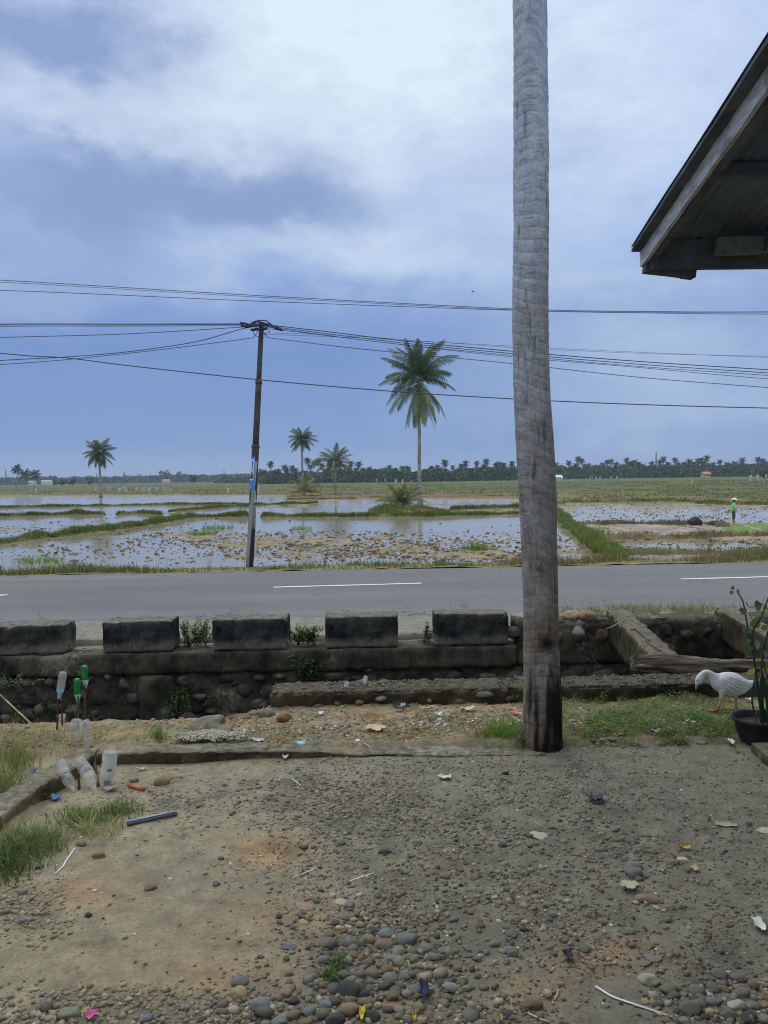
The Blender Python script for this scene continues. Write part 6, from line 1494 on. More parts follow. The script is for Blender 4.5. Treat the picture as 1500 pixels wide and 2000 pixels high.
lab1 = {(478,150): 'round grey-brown stone at the edge of the grass, touching the bent straw', (405,1155): 'large smooth olive grey stone by the pink plastic at the bottom left', (1405,1025): 'tan oval cobble left of the heap near the bottom', (117,272): 'olive grey stone lying under the grass at the left edge'}
for (x_, y_, w_, c_) in L1: cobble(x_/3, 1600+y_/3, w_/3, c_, lab=lab1.get((x_, y_)))
cobble(235/3, 1600+285/3, 58/3, 'd', ang=True, lab='dark brown clod-like stone on the sand below the grass'); cobble(875/3, 1600+405/3, 80/3, 'n', ang=True, flat=.5, lab='wedge-shaped grey-brown stone on the bare sand'); cobble(1265/3, 1600+385/3, 52/3, 'b', ang=True); cobble(520/3, 1600+567/3, 52/3, 'd', ang=True); cobble(295/3, 1600+1177/3, 62/3, 'p', ang=True)
cobble(316, 1530, 33, 'o', flat=.75, lab='orange-brown rounded stone right of the orange tube by the kerb'); cobble(262, 1526, 18, 'g')
cobble(988, 1512, 14, 'k', ang=True, lab='small black lump on the earth below the big trunk'); cobble(1166, 1566, 30, 'd', ang=True, flat=.5); cobble(27, 1628, 26, 'g', ang=True, lab='greenish broken stone at the foot of the slanting kerb')
# remaining cobbles of the two heaps, placed where the listed ones leave room
for (cx, cyy, rx, ry, nn_, lo_, hi_) in [(740, 1935, 190, 85, 34, 14, 27), (1390, 1965, 130, 60, 18, 14, 28), (900, 1700, 260, 120, 14, 9, 15)]:
    for _ in range(nn_):
        a = random.uniform(0, 6.28); q = math.sqrt(random.random()); px_, py_ = cx+rx*q*math.cos(a), cyy+ry*q*math.sin(a)
        if py_ > 1996 or (1145 < px_ < 1330 and abs(py_-(1928+(px_-1163)*.4)) < 22): continue
        cobble(px_, py_, random.uniform(lo_, hi_), random.choice('gdbngln'))
print('cobbles', nst)
# ------------------------------------------------------------------ things beyond the kerb
def rock(px, py, w_px, c, lab, name='stone', flat=.6, ang=.22, asp=.8, sink=.35, mat='rubble', sub=3):
    p = G(px, py); a = w_px*p.y/3000; V = ell((p.x, p.y, p.z+a*flat*(1-2*sink)*.8), a, a*asp, a*flat, px, ang, sub)
    o = np_mesh(name, V, ICO[sub][1], M[mat], col=np.tile(np.array(A(*c)), (len(V), 1)), smooth=True, base=(p.x, p.y, p.z)); return tag(o, lab, 'stone')
rock(413, 1427, 74, (112, 106, 98), 'rough grey lump of concrete on the bank left of the low wall', flat=.55, ang=.32, sub=4)
rock(366, 1440, 30, (120, 100, 82), 'smooth brown boulder on the bank below the rough grey lump', flat=.68)
rock(470, 1402, 40, (112, 88, 72), 'reddish brown stone on the earth slope at the end of the low wall', flat=.4); rock(497, 1395, 24, (110, 106, 100), 'grey stone at the corner of the low wall', flat=.6)
rock(521, 1398, 30, (104, 100, 96), 'grey stone leaning at the broken end of the low wall', flat=.8); rock(556, 1408, 30, (112, 86, 62), 'rusty brown lump at the foot of the low wall', ang=.3, flat=.8)
rock(408, 1438, 22, (150, 132, 106), 'pale tan stone right of the smooth brown boulder', flat=.5); rock(1115, 1422, 17, (108, 108, 104), 'round grey stone in the litter right of the big trunk', flat=.8)
rock(1208, 1434, 16, (156, 122, 96), 'orange chip stone at the lower edge of the green plants', flat=.3, ang=.3); rock(1322, 1472, 12, (140, 136, 126), 'pale pebble alone at the edge of the earth near the pot')
for i, (px_, py_, w_) in enumerate([(1146, 1440, 14), (1160, 1447, 13), (1175, 1445, 12), (1180, 1437, 13), (1195, 1444, 15), (1228, 1443, 20), (1240, 1455, 16), (1290, 1452, 22), (1280, 1435, 20), (1370, 1452, 20), (1200, 1456, 15), (1215, 1460, 13), (1110, 1400, 14), (1120, 1395, 12), (1165, 1458, 12), (1262, 1458, 14)]):
    o = rock(px_, py_, w_, random.choice([(112, 108, 102), (96, 92, 86), (124, 116, 104)]), 'small flat grey stone along the lower edge of the green plants', flat=.4, ang=.28, sub=2); o['group'] = 'stones along the plants'
# dark smooth boulder at the foot of the ditch wall, seen over the bank
p = Q(368, 1410, 8.4); V = ell((p.x, p.y, p.z), .12, .1, .1, 71, .1, 3); tag(np_mesh('stone', V, ICO[3][1], M['rubble'], col=np.tile(np.array(A(58, 58, 62)), (len(V), 1)), smooth=True, base=p), 'dark boulder at the foot of the ditch wall below the vine', 'stone')
# pile of white-grey grit on the kerb
n = 1500; c0 = G(405, 1457); gx_ = np.clip(rng.normal(size=n), -2.2, 2.2); gy_ = np.clip(rng.normal(size=n), -2.2, 2.2); x = c0.x+.095*gx_; y = c0.y+.075+.045*gy_+.02*(fbm(x*14, x*0, 3, 191)-.5)*4
o = scatter('gravel_pile', np.stack([x, y, np.maximum(yard_z(x, y), np.where(y < c0.y+.1, .066, 0))+.022*np.exp(-(gx_**2+gy_**2)*.4)], -1), rng.uniform(.004, .011, n), np.array(A(150, 148, 142))*rng.uniform(.6, 1.15, (n, 1)), M['pebble'], base_chip, iF, (.5, .9), label='heap of whitish grit spilt over the kerb')
x = rng.uniform(xl0, 7, 9000); y = rng.uniform(lw_y0+.01, lw_y1-.01, 9000)
scatter('mortar_pebbles', np.stack([x, y+T*x, np.full(9000, .021)+.012*(fbm(x*9, y*9, 3, 181)-.5)], -1), .003+rng.gamma(1.6, .0022, 9000), np.array(A(98, 93, 84))*rng.uniform(.6, 1.3, (9000, 1)), M['pebble'], base_chip, iF, (.4, .8), sink=.3).parent = lw
bpy.data.objects['mortar_pebbles'].location = -lw.location
# rotten log
lg = P(1340, 1332, .0); LY = 6.12
def lgp(px, py): return Q(px, py, LY)
pth = [lgp(1238, 1304), lgp(1262, 1306), lgp(1300, 1308), lgp(1360, 1311), lgp(1440, 1314), lgp(1530, 1318), lgp(1640, 1320)]
pth2 = []
for a, b in zip(pth[:-1], pth[1:]): pth2 += [a.lerp(b, i/10) for i in range(10)]
n = 40; vs = []
for i, p in enumerate(pth2):
    for q in range(n):
        w_ = 2*math.pi*q/n; cw, sw = math.cos(w_), math.sin(w_)
        nn = mnoise.fractal(Vector((p.x*2.2, cw*2.6, sw*2.6)), 1, 2, 5); gr = mnoise.noise(Vector((p.x*1.2, cw*7, sw*7)))
        r_ = .104*(1+.34*nn+.26*gr); tx = min(1, (p.x-pth2[0].x)/.28); r_ *= (.42+.58*tx) if sw < .2 else (.85+.15*tx)
        vs.append(p+Vector((.05*nn if i < 3 else 0, cw*r_*1.25, sw*r_*.98)))
mb = MB(); mb.add(vs, [(i*n+q, i*n+(q+1) % n, (i+1)*n+(q+1) % n, (i+1)*n+q) for i in range(len(pth2)-1) for q in range(n)]+[tuple(range(n-1, -1, -1))])
M['log'] = mk('rotten_wood', A(52, 47, 44, 1.3), A(118, 108, 100, 1.5), 6, .95, .9, 24, spec=.08, stretch=(.5, 4, 4), c3=A(26, 24, 23), s3=3.5, t3=(.5, .62), stretch3=(.4, 3, 3), bdist=.02)
lo = mb.build('log', M['log'], base=lgp(1340, 1330), col=False); tag(lo, 'rotten dark split log lying across the end of the ditch beam behind the goose', 'log')
# rusty iron rod on the beam
rd = [(1183, 1229), (1196, 1224), (1206, 1218), (1219, 1211)]
cable_pts = lambda l, z: [P(a, b, z) for a, b in l]
mb = MB(); mb.cc = A(112, 104, 96); mb.tube(cable_pts(rd, .04), .008, 6); tag(mb.build('iron_rod', M['plain'], base=P(1200, 1222, .04)), 'thin pale rod lying on the wall left of the ditch beam', 'rod')
mb = MB(); mb.cc = A(92, 80, 74); mb.tube(cable_pts([(1232, 1230), (1242, 1229), (1252, 1236), (1262, 1246), (1268, 1250), (1264, 1252), (1261, 1248), (1270, 1258), (1290, 1270), (1295, 1272), (1295.5, 1284)], .026), .008, 6); tag(mb.build('iron_rod', M['plain'], base=P(1260, 1245, .03)), 'bent rusty iron rod with a loop lying on the ditch beam', 'rod')
# ------------------------------------------------------------------ concrete slab at the right edge, flower pot and plant
sl0 = P(1469, 1452, .05)
o = rough_box('concrete_slab', 0, .7, -.42, 0, -.06, .055, M['strut'], amp=.008, res=.03, bev=.015, sd=61, rot=False); o.location = (P(1466, 1449, .055).x, P(1466, 1447, .055).y, 0); o.rotation_euler = (0, 0, R(-4))
tag(o, 'pale concrete slab at the right picture edge in front of the flower pot', 'slab')
pc = P(1479, 1462, 0); pc.x *= (pc.y+.12)/pc.y; pc.y += .12; pc.z = .0
pot = thing('flower_pot', 'black plastic flower pot at the right edge beside the concrete slab', 'flower pot', pc)
mb = MB(); mb.lathe([(.094, 0), (.098, .005), (.114, .06), (.13, .125), (.142, .127), (.145, .132), (.145, .145), (.141, .149), (.136, .145), (.128, .125), (.12, .1)], 40, cap=False); mb.build('body', M['black'], pot, local=True)
mb = MB(); mb.cc = A(70, 60, 50); rings = [(.122*q/5, .104+.02*mnoise.noise(Vector((q*1.3, 2, 1)))) for q in range(5, -1, -1)]; mb.lathe([(max(.001, a), b) for a, b in rings], 30, cap=False, wob=.1); mb.build('soil', M['rubble'], pot, local=True)
plant = thing('potted_plant', 'tall thin dark-stemmed plant with round leaves growing in the black pot', 'plant', (pc.x, pc.y, .12))
YP = pc.y
def stem(pts, r0, r1, c=(36, 62, 50), dy=0.0, nm='stem'):
    q = [Q(a, b, YP+dy+.0004*i) for i, (a, b) in enumerate(pts)]; out = cr(q, 5); mb = MB(); mb.cc = A(*c)
    mb.tube(out, [r0+(r1-r0)*i/(len(out)-1) for i in range(len(out))], 8); return mb.build(nm, M['leaf'], plant)
s1_ = stem([(1492, 1437), (1487, 1395), (1481, 1350), (1476, 1310), (1470, 1270), (1462, 1235), (1456, 1200), (1451, 1175), (1443, 1160)], .009, .0035)
s2_ = stem([(1491, 1437), (1490, 1390), (1487, 1340), (1488, 1300), (1493, 1262), (1500, 1235), (1510, 1200)], .009, .005, dy=.04)
s3_ = stem([(1468, 1262), (1470, 1240), (1474, 1225), (1487, 1205), (1496, 1180), (1504, 1160)], .006, .004, dy=-.02)
s4_ = stem([(1475, 1429), (1476, 1408), (1477, 1392)], .006, .005, (96, 86, 74)); s5_ = stem([(1474, 1394), (1469, 1370), (1471, 1345), (1474, 1325)], .0055, .004, dy=-.03)
s6_ = stem([(1499, 1436), (1496, 1405), (1494, 1385)], .008, .006, dy=.02); s7_ = stem([(1503, 1440), (1500, 1390), (1494, 1340), (1488, 1310)], .009, .007, dy=-.02)
s8_ = stem([(1487, 1430), (1485, 1400)], .006, .005, dy=.03); s9_ = stem([(1506, 1334), (1497, 1316), (1490, 1290)], .006, .004, dy=-.03)
for (pts_, dy) in ([(1457, 1176), (1462, 1184), (1470, 1186), (1474, 1183)], 0), ([(1463, 1200), (1470, 1210), (1468, 1206)], 0), ([(1474, 1283), (1458, 1284), (1450, 1292), (1449, 1302), (1453, 1311)], 0), ([(1498, 1188), (1490, 1180), (1482, 1178)], 0): stem(pts_, .0028, .0018, (90, 92, 80) if pts_[0][0] == 1474 else (40, 64, 52), dy)
def pleaf(px, py, w_, h_, ang, c, tilt, dy=-.01, nm='leaf', tip=.5):
    """broad oval leaf, cupped along its midrib"""
    o = Q(px, py, YP+dy); s = YP/1500; mb = MB(); vs = []; nU, nV = 9, 5
    Mx = Matrix.Rotation(ang, 4, 'Y') @ Matrix.Rotation(tilt, 4, 'X')
    for i in range(nU):
        u = i/(nU-1); ww = math.sin(math.pi*min(1, u**.85*.97+.03))**.7*(1-.25*u)
        for j in range(nV):
            v = j/(nV-1)*2-1; x_ = v*ww*w_/2*s; z_ = (u-.5)*h_*s; y_ = -.18*w_*s*(v*v)*ww+.12*h_*s*(u-.5)**2*4
            m = 1-.12*(abs(v) < .1); vs.append(o+(Mx @ Vector((x_, y_, z_))))
    mb.cc = A(*c); mb.add(vs, [(i*nV+j, i*nV+j+1, (i+1)*nV+j+1, (i+1)*nV+j) for i in range(nU-1) for j in range(nV-1)]); o_ = mb.build(nm, M['leaf'], plant)
    return o_
for a in [(1475, 1216, 23, 24, .5, (98, 116, 66), .15), (1481, 1182, 24, 13, 1.4, (70, 96, 80), .5), (1452, 1193, 18, 14, 1.0, (84, 108, 92), .6), (1455, 1231, 12, 15, -.7, (92, 116, 98), .2), (1461, 1231, 15, 12, .8, (86, 110, 90), .5), (1462, 1253, 13, 13, -.8, (96, 122, 96), .3), (1480, 1258, 22, 9, 1.45, (112, 136, 110), .6),
          (1466, 1265, 12, 14, -.5, (88, 116, 74), .1), (1494, 1225, 13, 14, 1.0, (96, 118, 62), .2), (1495, 1298, 14, 12, 1.0, (80, 106, 80), .4), (1483, 1318, 13, 16, .3, (96, 116, 78), .2), (1498, 1325, 14, 12, .6, (92, 112, 74), .2), (1496, 1275, 16, 10, 1.3, (84, 108, 86), .4)]: pleaf(*a)
tag(pleaf(1468, 1311, 14, 17, 1.0, (176, 158, 62), .1), 'yellow leaf'); tag(pleaf(1494, 1308, 13, 13, .9, (186, 122, 92), .2), 'reddish leaf')
for a in [(1431, 1148, 8, 9, .6), (1429, 1157, 9, 8, 1.2), (1441, 1155, 6.5, 12, -.3)]: pleaf(*a, (134, 94, 82), .2, nm='flower_bud')
# ------------------------------------------------------------------ bottles on sticks
def stick(base, tip, lab, r=.006, c=(78, 60, 46)):
    mb = MB(); mb.cc = A(*c); n = 8; p0 = Vector(base); p1 = Vector(tip)
    mb.tube([p0.lerp(p1, i/n)+Vector((.004*mnoise.noise(Vector((i*.8, p0.x, 1))), .004*mnoise.noise(Vector((i*.8, p0.x, 5))), 0)) for i in range(n+1)], [r*(1+.15*mnoise.noise(Vector((i, 3, p0.x)))) for i in range(n+1)], 7)
    return tag(mb.build('stick', M['wood'], base=p0), lab, 'stick')
BP = {'soda': [(.012, 0), (.0125, .018), (.0125, .03), (.02, .05), (.03, .085), (.032, .11), (.031, .14), (.0325, .17), (.0325, .2), (.0315, .215), (.024, .225), (.012, .221)],
      'water': [(.012, 0), (.013, .02), (.0135, .03), (.026, .05), (.0325, .075), (.033, .1), (.0305, .108), (.033, .116), (.033, .14), (.0305, .147), (.033, .155), (.033, .18), (.031, .19), (.025, .205), (.014, .203)],
      'small': [(.012, 0), (.013, .02), (.017, .03), (.023, .042), (.0245, .06), (.0245, .1), (.0235, .106), (.0245, .112), (.0245, .14), (.022, .152), (.012, .15)],
      'jar': [(.02, 0), (.021, .02), (.029, .035), (.033, .055), (.033, .085), (.0305, .09), (.033, .095), (.033, .15), (.031, .165), (.018, .163)]}
def bottle(px0, py0, px1, py1, Yd, kind, mat, lab, cap=None, label=None, lr=(.3, .5), lc_=(120, 160, 200), crush=0.0, sd=0, group=None, ribs=False, wd=1.0, lean=0.0, twist=None):
    """from the mouth at (px0,py0) to the base at (px1,py1)"""
    a, b = Q(px0, py0, Yd), Q(px1, py1, Yd+lean); ax = (b-a); H_ = ax.length; prof = BP[kind]; Hp = max(z for _, z in prof); s = H_/Hp
    q = ax.to_track_quat('Z', 'Y'); o = thing('bottle', lab, 'bottle', a, group); o.rotation_euler = q.to_euler()
    mb = MB(); vs = []; n = 26; m = 0; pr = []
    for (r0, z0), (r1, z1) in zip(prof[:-1], prof[1:]):
        for k_ in range(4): pr.append((r0+(r1-r0)*k_/4, z0+(z1-z0)*k_/4))
    pr.append(prof[-1])
    for (r, z) in pr:
        for k_ in range(n):
            w_ = 2*math.pi*k_/n; c_, s_ = math.cos(w_), math.sin(w_); rr = r*s*wd
            if crush: rr *= 1+crush*mnoise.fractal(Vector((c_*1.4+sd, s_*1.4, z*26+sd)), 1, 2, 3)
            if ribs and .06 < z < .2: rr *= 1+.03*math.sin(z*520)
            if kind == 'soda' and z > .2: rr *= 1-.14*abs(math.cos(2.5*w_))*(z-.2)/.02
            off = Vector((0, 0, 0))
            if crush: off = Vector((.35*crush*.1*math.sin(z*20+sd), .2*crush*.1*math.cos(z*17), 0))
            vs.append(Vector((rr*c_, rr*s_, z*s))+off)
    m = len(pr); mb.add(vs, [(i*n+k_, i*n+(k_+1) % n, (i+1)*n+(k_+1) % n, (i+1)*n+k_) for i in range(m-1) for k_ in range(n)]+[tuple((m-1)*n+k_ for k_ in range(n))])
    mb.build('body', M[mat], o, local=True)
    if cap:
        mb = MB(); mb.cc = A(*cap); mb.lathe([(.0135*s*wd, -.004*s), (.0148*s*wd, 0), (.0148*s*wd, .016*s), (.0135*s*wd, .018*s)], 18); mb.build('cap', M['plastic'], o, local=True)
    if label:
        mb = MB(); mb.cc = A(*lc_); zz_ = [lr[0]*Hp+(lr[1]-lr[0])*Hp*i/8 for i in range(9)]
        rad = lambda z: np.interp(z, [p_[1] for p_ in prof[:-2]], [p_[0] for p_ in prof[:-2]])*s*wd*(1.05 if not crush else 1.03)+.0006
        mb.lathe([(rad(z), z*s) for z in zz_], 26, cap=False); lb = mb.build('label', M['plastic'], o, local=True)
        mb = MB(); mb.cc = A(*label); z0, z1 = zz_[2]*s, zz_[6]*s     # printed marks on the label
        for k_ in range(7):
            w0 = random.uniform(0, 6.28); dw = random.uniform(.25, .7); za = random.uniform(z0, z1); zb = za+random.uniform(.05, .16)*(z1-z0+.001)+.003
            for h_ in range(4):
                wa, wb = w0+dw*h_/4, w0+dw*(h_+1)/4; ra, rb = rad(za/s)+.0007, rad(zb/s)+.0007
                mb.add([(ra*math.cos(wa), ra*math.sin(wa), za), (ra*math.cos(wb), ra*math.sin(wb), za), (rb*math.cos(wb), rb*math.sin(wb), zb), (rb*math.cos(wa), rb*math.sin(wa), zb)], [(0, 1, 2, 3)])
        mb.build('print', M['plastic'], lb, local=True, smooth=False)
    return o
s8 = lambda x, y: (x/2.885, 1180+y/2.885)
gB = 'plastic bottles set on sticks'
bx_ = s8(322, 708); yl_ = G(*bx_).y
stick(G(*bx_), Q(*s8(330, 500), yl_), 'thin stick under the clear bottle with the blue label, at the left'); stick(G(*s8(347, 655)), Q(*s8(347, 505), yl_+.12), 'second stick just behind the clear bottle with the blue label')
bottle(*s8(333, 528), *s8(356, 383), yl_, 'water', 'pet', 'clear upturned bottle with a bright blue label on the leftmost stick', cap=(90, 170, 220), label=(232, 240, 246), lr=(.05, .3), lc_=(96, 178, 226), group=gB, wd=.92, ribs=True)
yg = G(*s8(440, 690)).y
stick(G(*s8(440, 700)), Q(*s8(441, 500), yg), 'stick under the lower green bottle'); stick(G(*s8(476, 700)), Q(*s8(478, 440), yg+.05), 'tall stick under the upper green bottle')
bottle(*s8(440, 558), *s8(434, 420), yg, 'soda', 'petgreen', 'lower one of two green upturned bottles with torn blue label', cap=(30, 140, 80), label=(60, 150, 180), lr=(.1, .38), lc_=(170, 214, 226), group=gB, wd=.95)
bottle(*s8(482, 482), *s8(476, 346), yg+.05, 'soda', 'petgreen', 'upper one of two green upturned bottles, the highest of all', cap=(28, 60, 50), label=(40, 50, 70), lr=(.1, .42), lc_=(170, 216, 222), group=gB, wd=.95)
yk = P(160, 1478, 0).y-.02
bottle(*s8(420, 852), *s8(430, 652), yk+.16, 'water', 'pet', 'big clear bottle with a blue wave label standing at the kerb corner', cap=(110, 180, 220), label=(96, 130, 170), lr=(.1, .34), lc_=(100, 160, 206), group=gB, wd=1.05)
bottle(*s8(508, 842), *s8(484, 655), yk+.1, 'water', 'pet', 'ribbed clear bottle without a label leaning at the kerb corner', crush=.06, sd=2, group=gB, ribs=True, wd=.8)
stick(G(*s8(556, 1030)), Q(*s8(514, 800), yk+.1), 'leaning brown stick that carries the ribbed clear bottle', r=.008)
yc = G(*s8(420, 1062)).y
bottle(*s8(412, 1062), *s8(345, 885), yc, 'water', 'petdull', 'left one of two dusty crushed bottles leaning against the kerb', crush=.17, sd=5, group=gB, wd=1.0, lean=.1)
bottle(*s8(538, 1060), *s8(447, 870), yc+.02, 'water', 'petdull', 'right one of two dusty crushed bottles leaning against the kerb', crush=.2, sd=9, group=gB, wd=.98, lean=.1)
stick(G(*s8(446, 1045)), Q(*s8(440, 930), yc+.1), 'short brown stick between the two crushed bottles', r=.007)
bottle(*s8(603, 1018), *s8(622, 832), G(*s8(603, 1018)).y, 'jar', 'petdull', 'upturned bottle wrapped in a white printed label right of the crushed pair', cap=(120, 104, 84), label=(110, 112, 118), lr=(.3, .97), lc_=(196, 198, 200), group=gB, wd=1.0)
s9 = lambda x, y: (480+x/2.679, 1180+y/2.679)
stick(P(*s9(523, 462), .03), Q(*s9(526, 440), 5.75), 'short stick under the left small white bottle on the low wall'); stick(P(*s9(643, 452), .03)-Vector((0, 0, .02)), Q(*s9(640, 428), 5.85), 'short stick under the right small white bottle on the low wall')
bottle(*s9(523, 466), *s9(530, 408), 5.75, 'small', 'petdull', 'left one of two small white bottles with blue print on the low wall', cap=(60, 80, 100), label=(70, 120, 180), lr=(.14, .9), lc_=(244, 248, 252), group=gB, wd=1.2)
bottle(*s9(623, 432), *s9(627, 376), 5.85, 'small', 'petdull', 'right one of two small white bottles with dark blue print above the low wall', cap=(60, 80, 100), label=(70, 84, 150), lr=(.14, .9), lc_=(236, 240, 250), group=gB, wd=1.2)
mb = MB(); mb.cc = A(206, 212, 206); p = G(*s8(347, 665)); mb.lathe([(.014, 0), (.02, .004), (.024, .022), (.03, .05), (.031, .052), (.027, .05), (.02, .02)], 20, Matrix.Translation(p), cap=False, wob=.1); tag(mb.build('cup', M['pet'], base=p), 'crumpled white plastic cup on the earth below the leftmost bottle', 'cup')
# ------------------------------------------------------------------ litter
def strawlike(pts, r, c, lab, name='straw', flat=.35, mat='plastic', cat='straw'):
    q = [G(a, b)+Vector((0, 0, r*.75)) for a, b in pts]; mb = MB(); mb.cc = A(*c); mb.tube(q, r, 8, flat=flat, up=(0, 0, 1)) if flat == 1 else mb.tube(q, [(r*flat, r)]*len(q), 8, up=(0, 0, 1))
    return tag(mb.build(name, M[mat], base=q[0]), lab, cat)
strawlike([(108, 1708), (124, 1692), (128, 1684), (146, 1658)], .0042, (214, 214, 226), 'bent white straw below the round stone by the grass')
strawlike([(1163, 1928), (1190, 1945), (1200, 1950), (1312, 1988)], .0046, (206, 206, 232), 'long white straw with a kink at the bottom right')
strawlike([(569, 1716), (600, 1704), (618, 1696)], .0028, (196, 198, 196), 'left one of two short white straws in the middle yard'); strawlike([(683, 1722), (708, 1713), (731, 1706)], .0032, (196, 196, 196), 'right one of two short white straws in the middle yard')
strawlike([(570, 1521), (588, 1535)], .003, (200, 200, 194), 'short white straw piece below the kerb'); strawlike([(1036, 1601), (1052, 1610), (1069, 1620)], .0022, (170, 160, 140), 'thin pale straw above the flat pale stone'); strawlike([(709, 1451), (730, 1454), (746, 1458)], .004, (176, 172, 160), 'pale curved strip lying along the kerb')
strawlike([(1000, 1401), (1012, 1407), (1024, 1409)], .005, (196, 196, 196), 'white straw piece just left of the big trunk')
strawlike([(1083, 1955), (1088, 1945), (1091, 1935)], .004, (160, 146, 120), 'small tan twig bone upright near the bottom', cat='twig', flat=.8); strawlike([(1031, 1980), (1050, 1990), (1072, 1998)], .004, (160, 150, 124), 'knobbly tan twig at the bottom edge', cat='twig', flat=.8, mat='wood'); strawlike([(787, 1869), (797, 1880), (800, 1888)], .005, (150, 130, 104), 'short brown twig leaning on the cobble heap', cat='twig', flat=.8, mat='wood')
q0, q1 = G(248, 1613)+Vector((0, 0, .0115)), G(346, 1592)+Vector((0, 0, .0115))
pipe = thing('plastic_pipe', 'dark blue half-open plastic pipe lying on the sand at the left', 'pipe', q0); mb = MB(); mb.cc = A(84, 88, 110); vs = []
d = (q1-q0).normalized(); sd_ = d.cross(Vector((0, 0, 1))); 
for i in range(12):
    p = q0.lerp(q1, i/11)
    for k_ in range(11): w_ = -.75*math.pi+1.5*math.pi*k_/10; vs.append(p+sd_*(.011*math.sin(w_))+Vector((0, 0, -.010*math.cos(w_))))
    for k_ in range(10, -1, -1): w_ = -.75*math.pi+1.5*math.pi*k_/10; vs.append(p+sd_*(.0092*math.sin(w_))+Vector((0, 0, -.0082*math.cos(w_))))
mb.add(vs, [(i*22+k_, i*22+(k_+1) % 22, (i+1)*22+(k_+1) % 22, (i+1)*22+k_) for i in range(11) for k_ in range(22)]+[tuple(range(21, -1, -1)), tuple(11*22+k_ for k_ in range(22))]); mb.build('pipe_wall', M['plastic'], pipe)
mb = MB(); mb.cc = A(150, 152, 186); mb.tube([q0+Vector((0, 0, .0102)), q1+Vector((0, 0, .0102))], [(.0015, .007)]*2, 6, up=(0, 0, 1)); mb.build('top_highlight', M['plastic'], pipe)  # pale strip puts the pipe's lit top into colour
strawlike([(252, 1537), (266, 1541), (281, 1545)], .012, (156, 90, 66), 'short orange tube lying on the earth by the kerb', 'tube', 1, 'plastic', 'tube')
def scrap(px, py, w_, h_, c, lab, lift=.012, name='litter', rot=0.0, curl_=.02, sd=0, cat='litter', th=0, mat='plain', sil=None):
    """a crumpled piece of thin stuff lying on the ground"""
    p = G(px, py); s = p.y/1500; mb = MB(); mb.cc = A(*c); n, m = 9, 7; vs = []
    for i in range(n):
        for j in range(m):
            u, v = i/(n-1)*2-1, j/(m-1)*2-1; e = 1+.28*mnoise.noise(Vector((u*1.4+sd, v*1.4, 3+sd)))
            # rounded, torn outline
            uu, vv = u*math.sqrt(1-.38*v*v)*e, v*math.sqrt(1-.38*u*u)*e
            x_ = uu*w_*s/2; y_ = vv*h_*s*2.2/2; x2, y2 = x_*math.cos(rot)-y_*math.sin(rot), x_*math.sin(rot)+y_*math.cos(rot)
            z_ = lift*(.35+.9*abs(mnoise.noise(Vector((u*2.1+sd, v*2.1, 7)))))+curl_*(u*u*.5+v*v*.3); vs.append((p.x+x2, p.y+y2, yz(p.x+x2, p.y+y2)+z_+.003))
    mb.add(vs, [(i*m+j, i*m+j+1, (i+1)*m+j+1, (i+1)*m+j) for i in range(n-1) for j in range(m-1)]); return tag(mb.build(name, M[mat], base=p), lab, cat)
scrap(735, 1426, 40, 16, (176, 158, 132), 'large torn pale sheet lying below the coconut husk', .02, sd=2, cat='paper'); scrap(913, 1390, 30, 8, (188, 168, 138), 'pale square of card by the foot of the low wall', .02, sd=5, cat='card', curl_=.03)
scrap(832, 1387, 36, 6, (160, 146, 110), 'folded tan leaf sheath by the foot of the low wall', .03, sd=7, cat='leaf'); scrap(1230, 1737, 38, 14, (164, 158, 146), 'crumpled whitish paper beside the long smooth stone', .02, sd=9, cat='paper'); scrap(1482, 1812, 20, 20, (186, 192, 196), 'torn white wrapper at the right edge of the yard', .015, sd=11, cat='wrapper')
scrap(1418, 1612, 40, 8, (150, 144, 130), 'flattened pale paper on the earth at the right', .006, sd=13, cat='paper', curl_=.004); scrap(1162, 1566, 34, 12, (64, 70, 86), 'crumpled dark blue plastic in the middle right of the yard', .03, sd=15, cat='plastic bag'); scrap(1339, 1660, 26, 5, (186, 152, 84), 'yellow-brown dry leaf on the right-hand earth', .006, sd=17, cat='leaf')
scrap(1355, 1700, 16, 9, (160, 142, 116), 'small torn tan husk piece on the right-hand earth', .006, sd=19, cat='husk'); scrap(178, 1989, 22, 10, (178, 96, 146), 'bright pink plastic scrap among the pebbles at the bottom left', .012, sd=21, cat='plastic scrap'); scrap(186, 1975, 6, 5, (178, 96, 146), 'tiny pink plastic bit above the bigger pink scrap', .006, sd=22, cat='plastic scrap')
scrap(707, 1986, 13, 14, (186, 168, 62), 'yellow leaf caught between cobbles at the bottom', .012, sd=23, cat='leaf'); scrap(978, 1996, 8, 6, (186, 160, 70), 'small yellow leaf at the very bottom edge', .01, sd=24, cat='leaf'); scrap(809, 1996, 10, 6, (190, 170, 80), 'yellow leaf scrap at the bottom edge right of the heap', .008, sd=26, cat='leaf')
scrap(829, 1943, 18, 22, (38, 44, 84), 'dark blue crumpled wrapper at the right side of the heap', .03, sd=25, cat='wrapper'); scrap(1110, 1875, 16, 14, (40, 46, 66), 'dark blue plastic scrap on the lower right earth', .02, sd=27, cat='plastic scrap')
scrap(558, 1482, 13, 9, (190, 200, 210), 'white and blue wrapper just inside the kerb', .015, sd=29, cat='wrapper'); scrap(588, 1453, 22, 4, (150, 184, 214), 'pale blue strip of plastic lying by the kerb', .008, sd=31, cat='plastic strip'); scrap(110, 1563, 20, 7, (66, 110, 176), 'bright blue wrapper with a yellow edge by the slanting kerb', .012, sd=33, cat='wrapper'); scrap(97, 1560, 14, 7, (184, 166, 104), 'yellow wrapper beside the blue one by the slanting kerb', .012, sd=35, cat='wrapper')
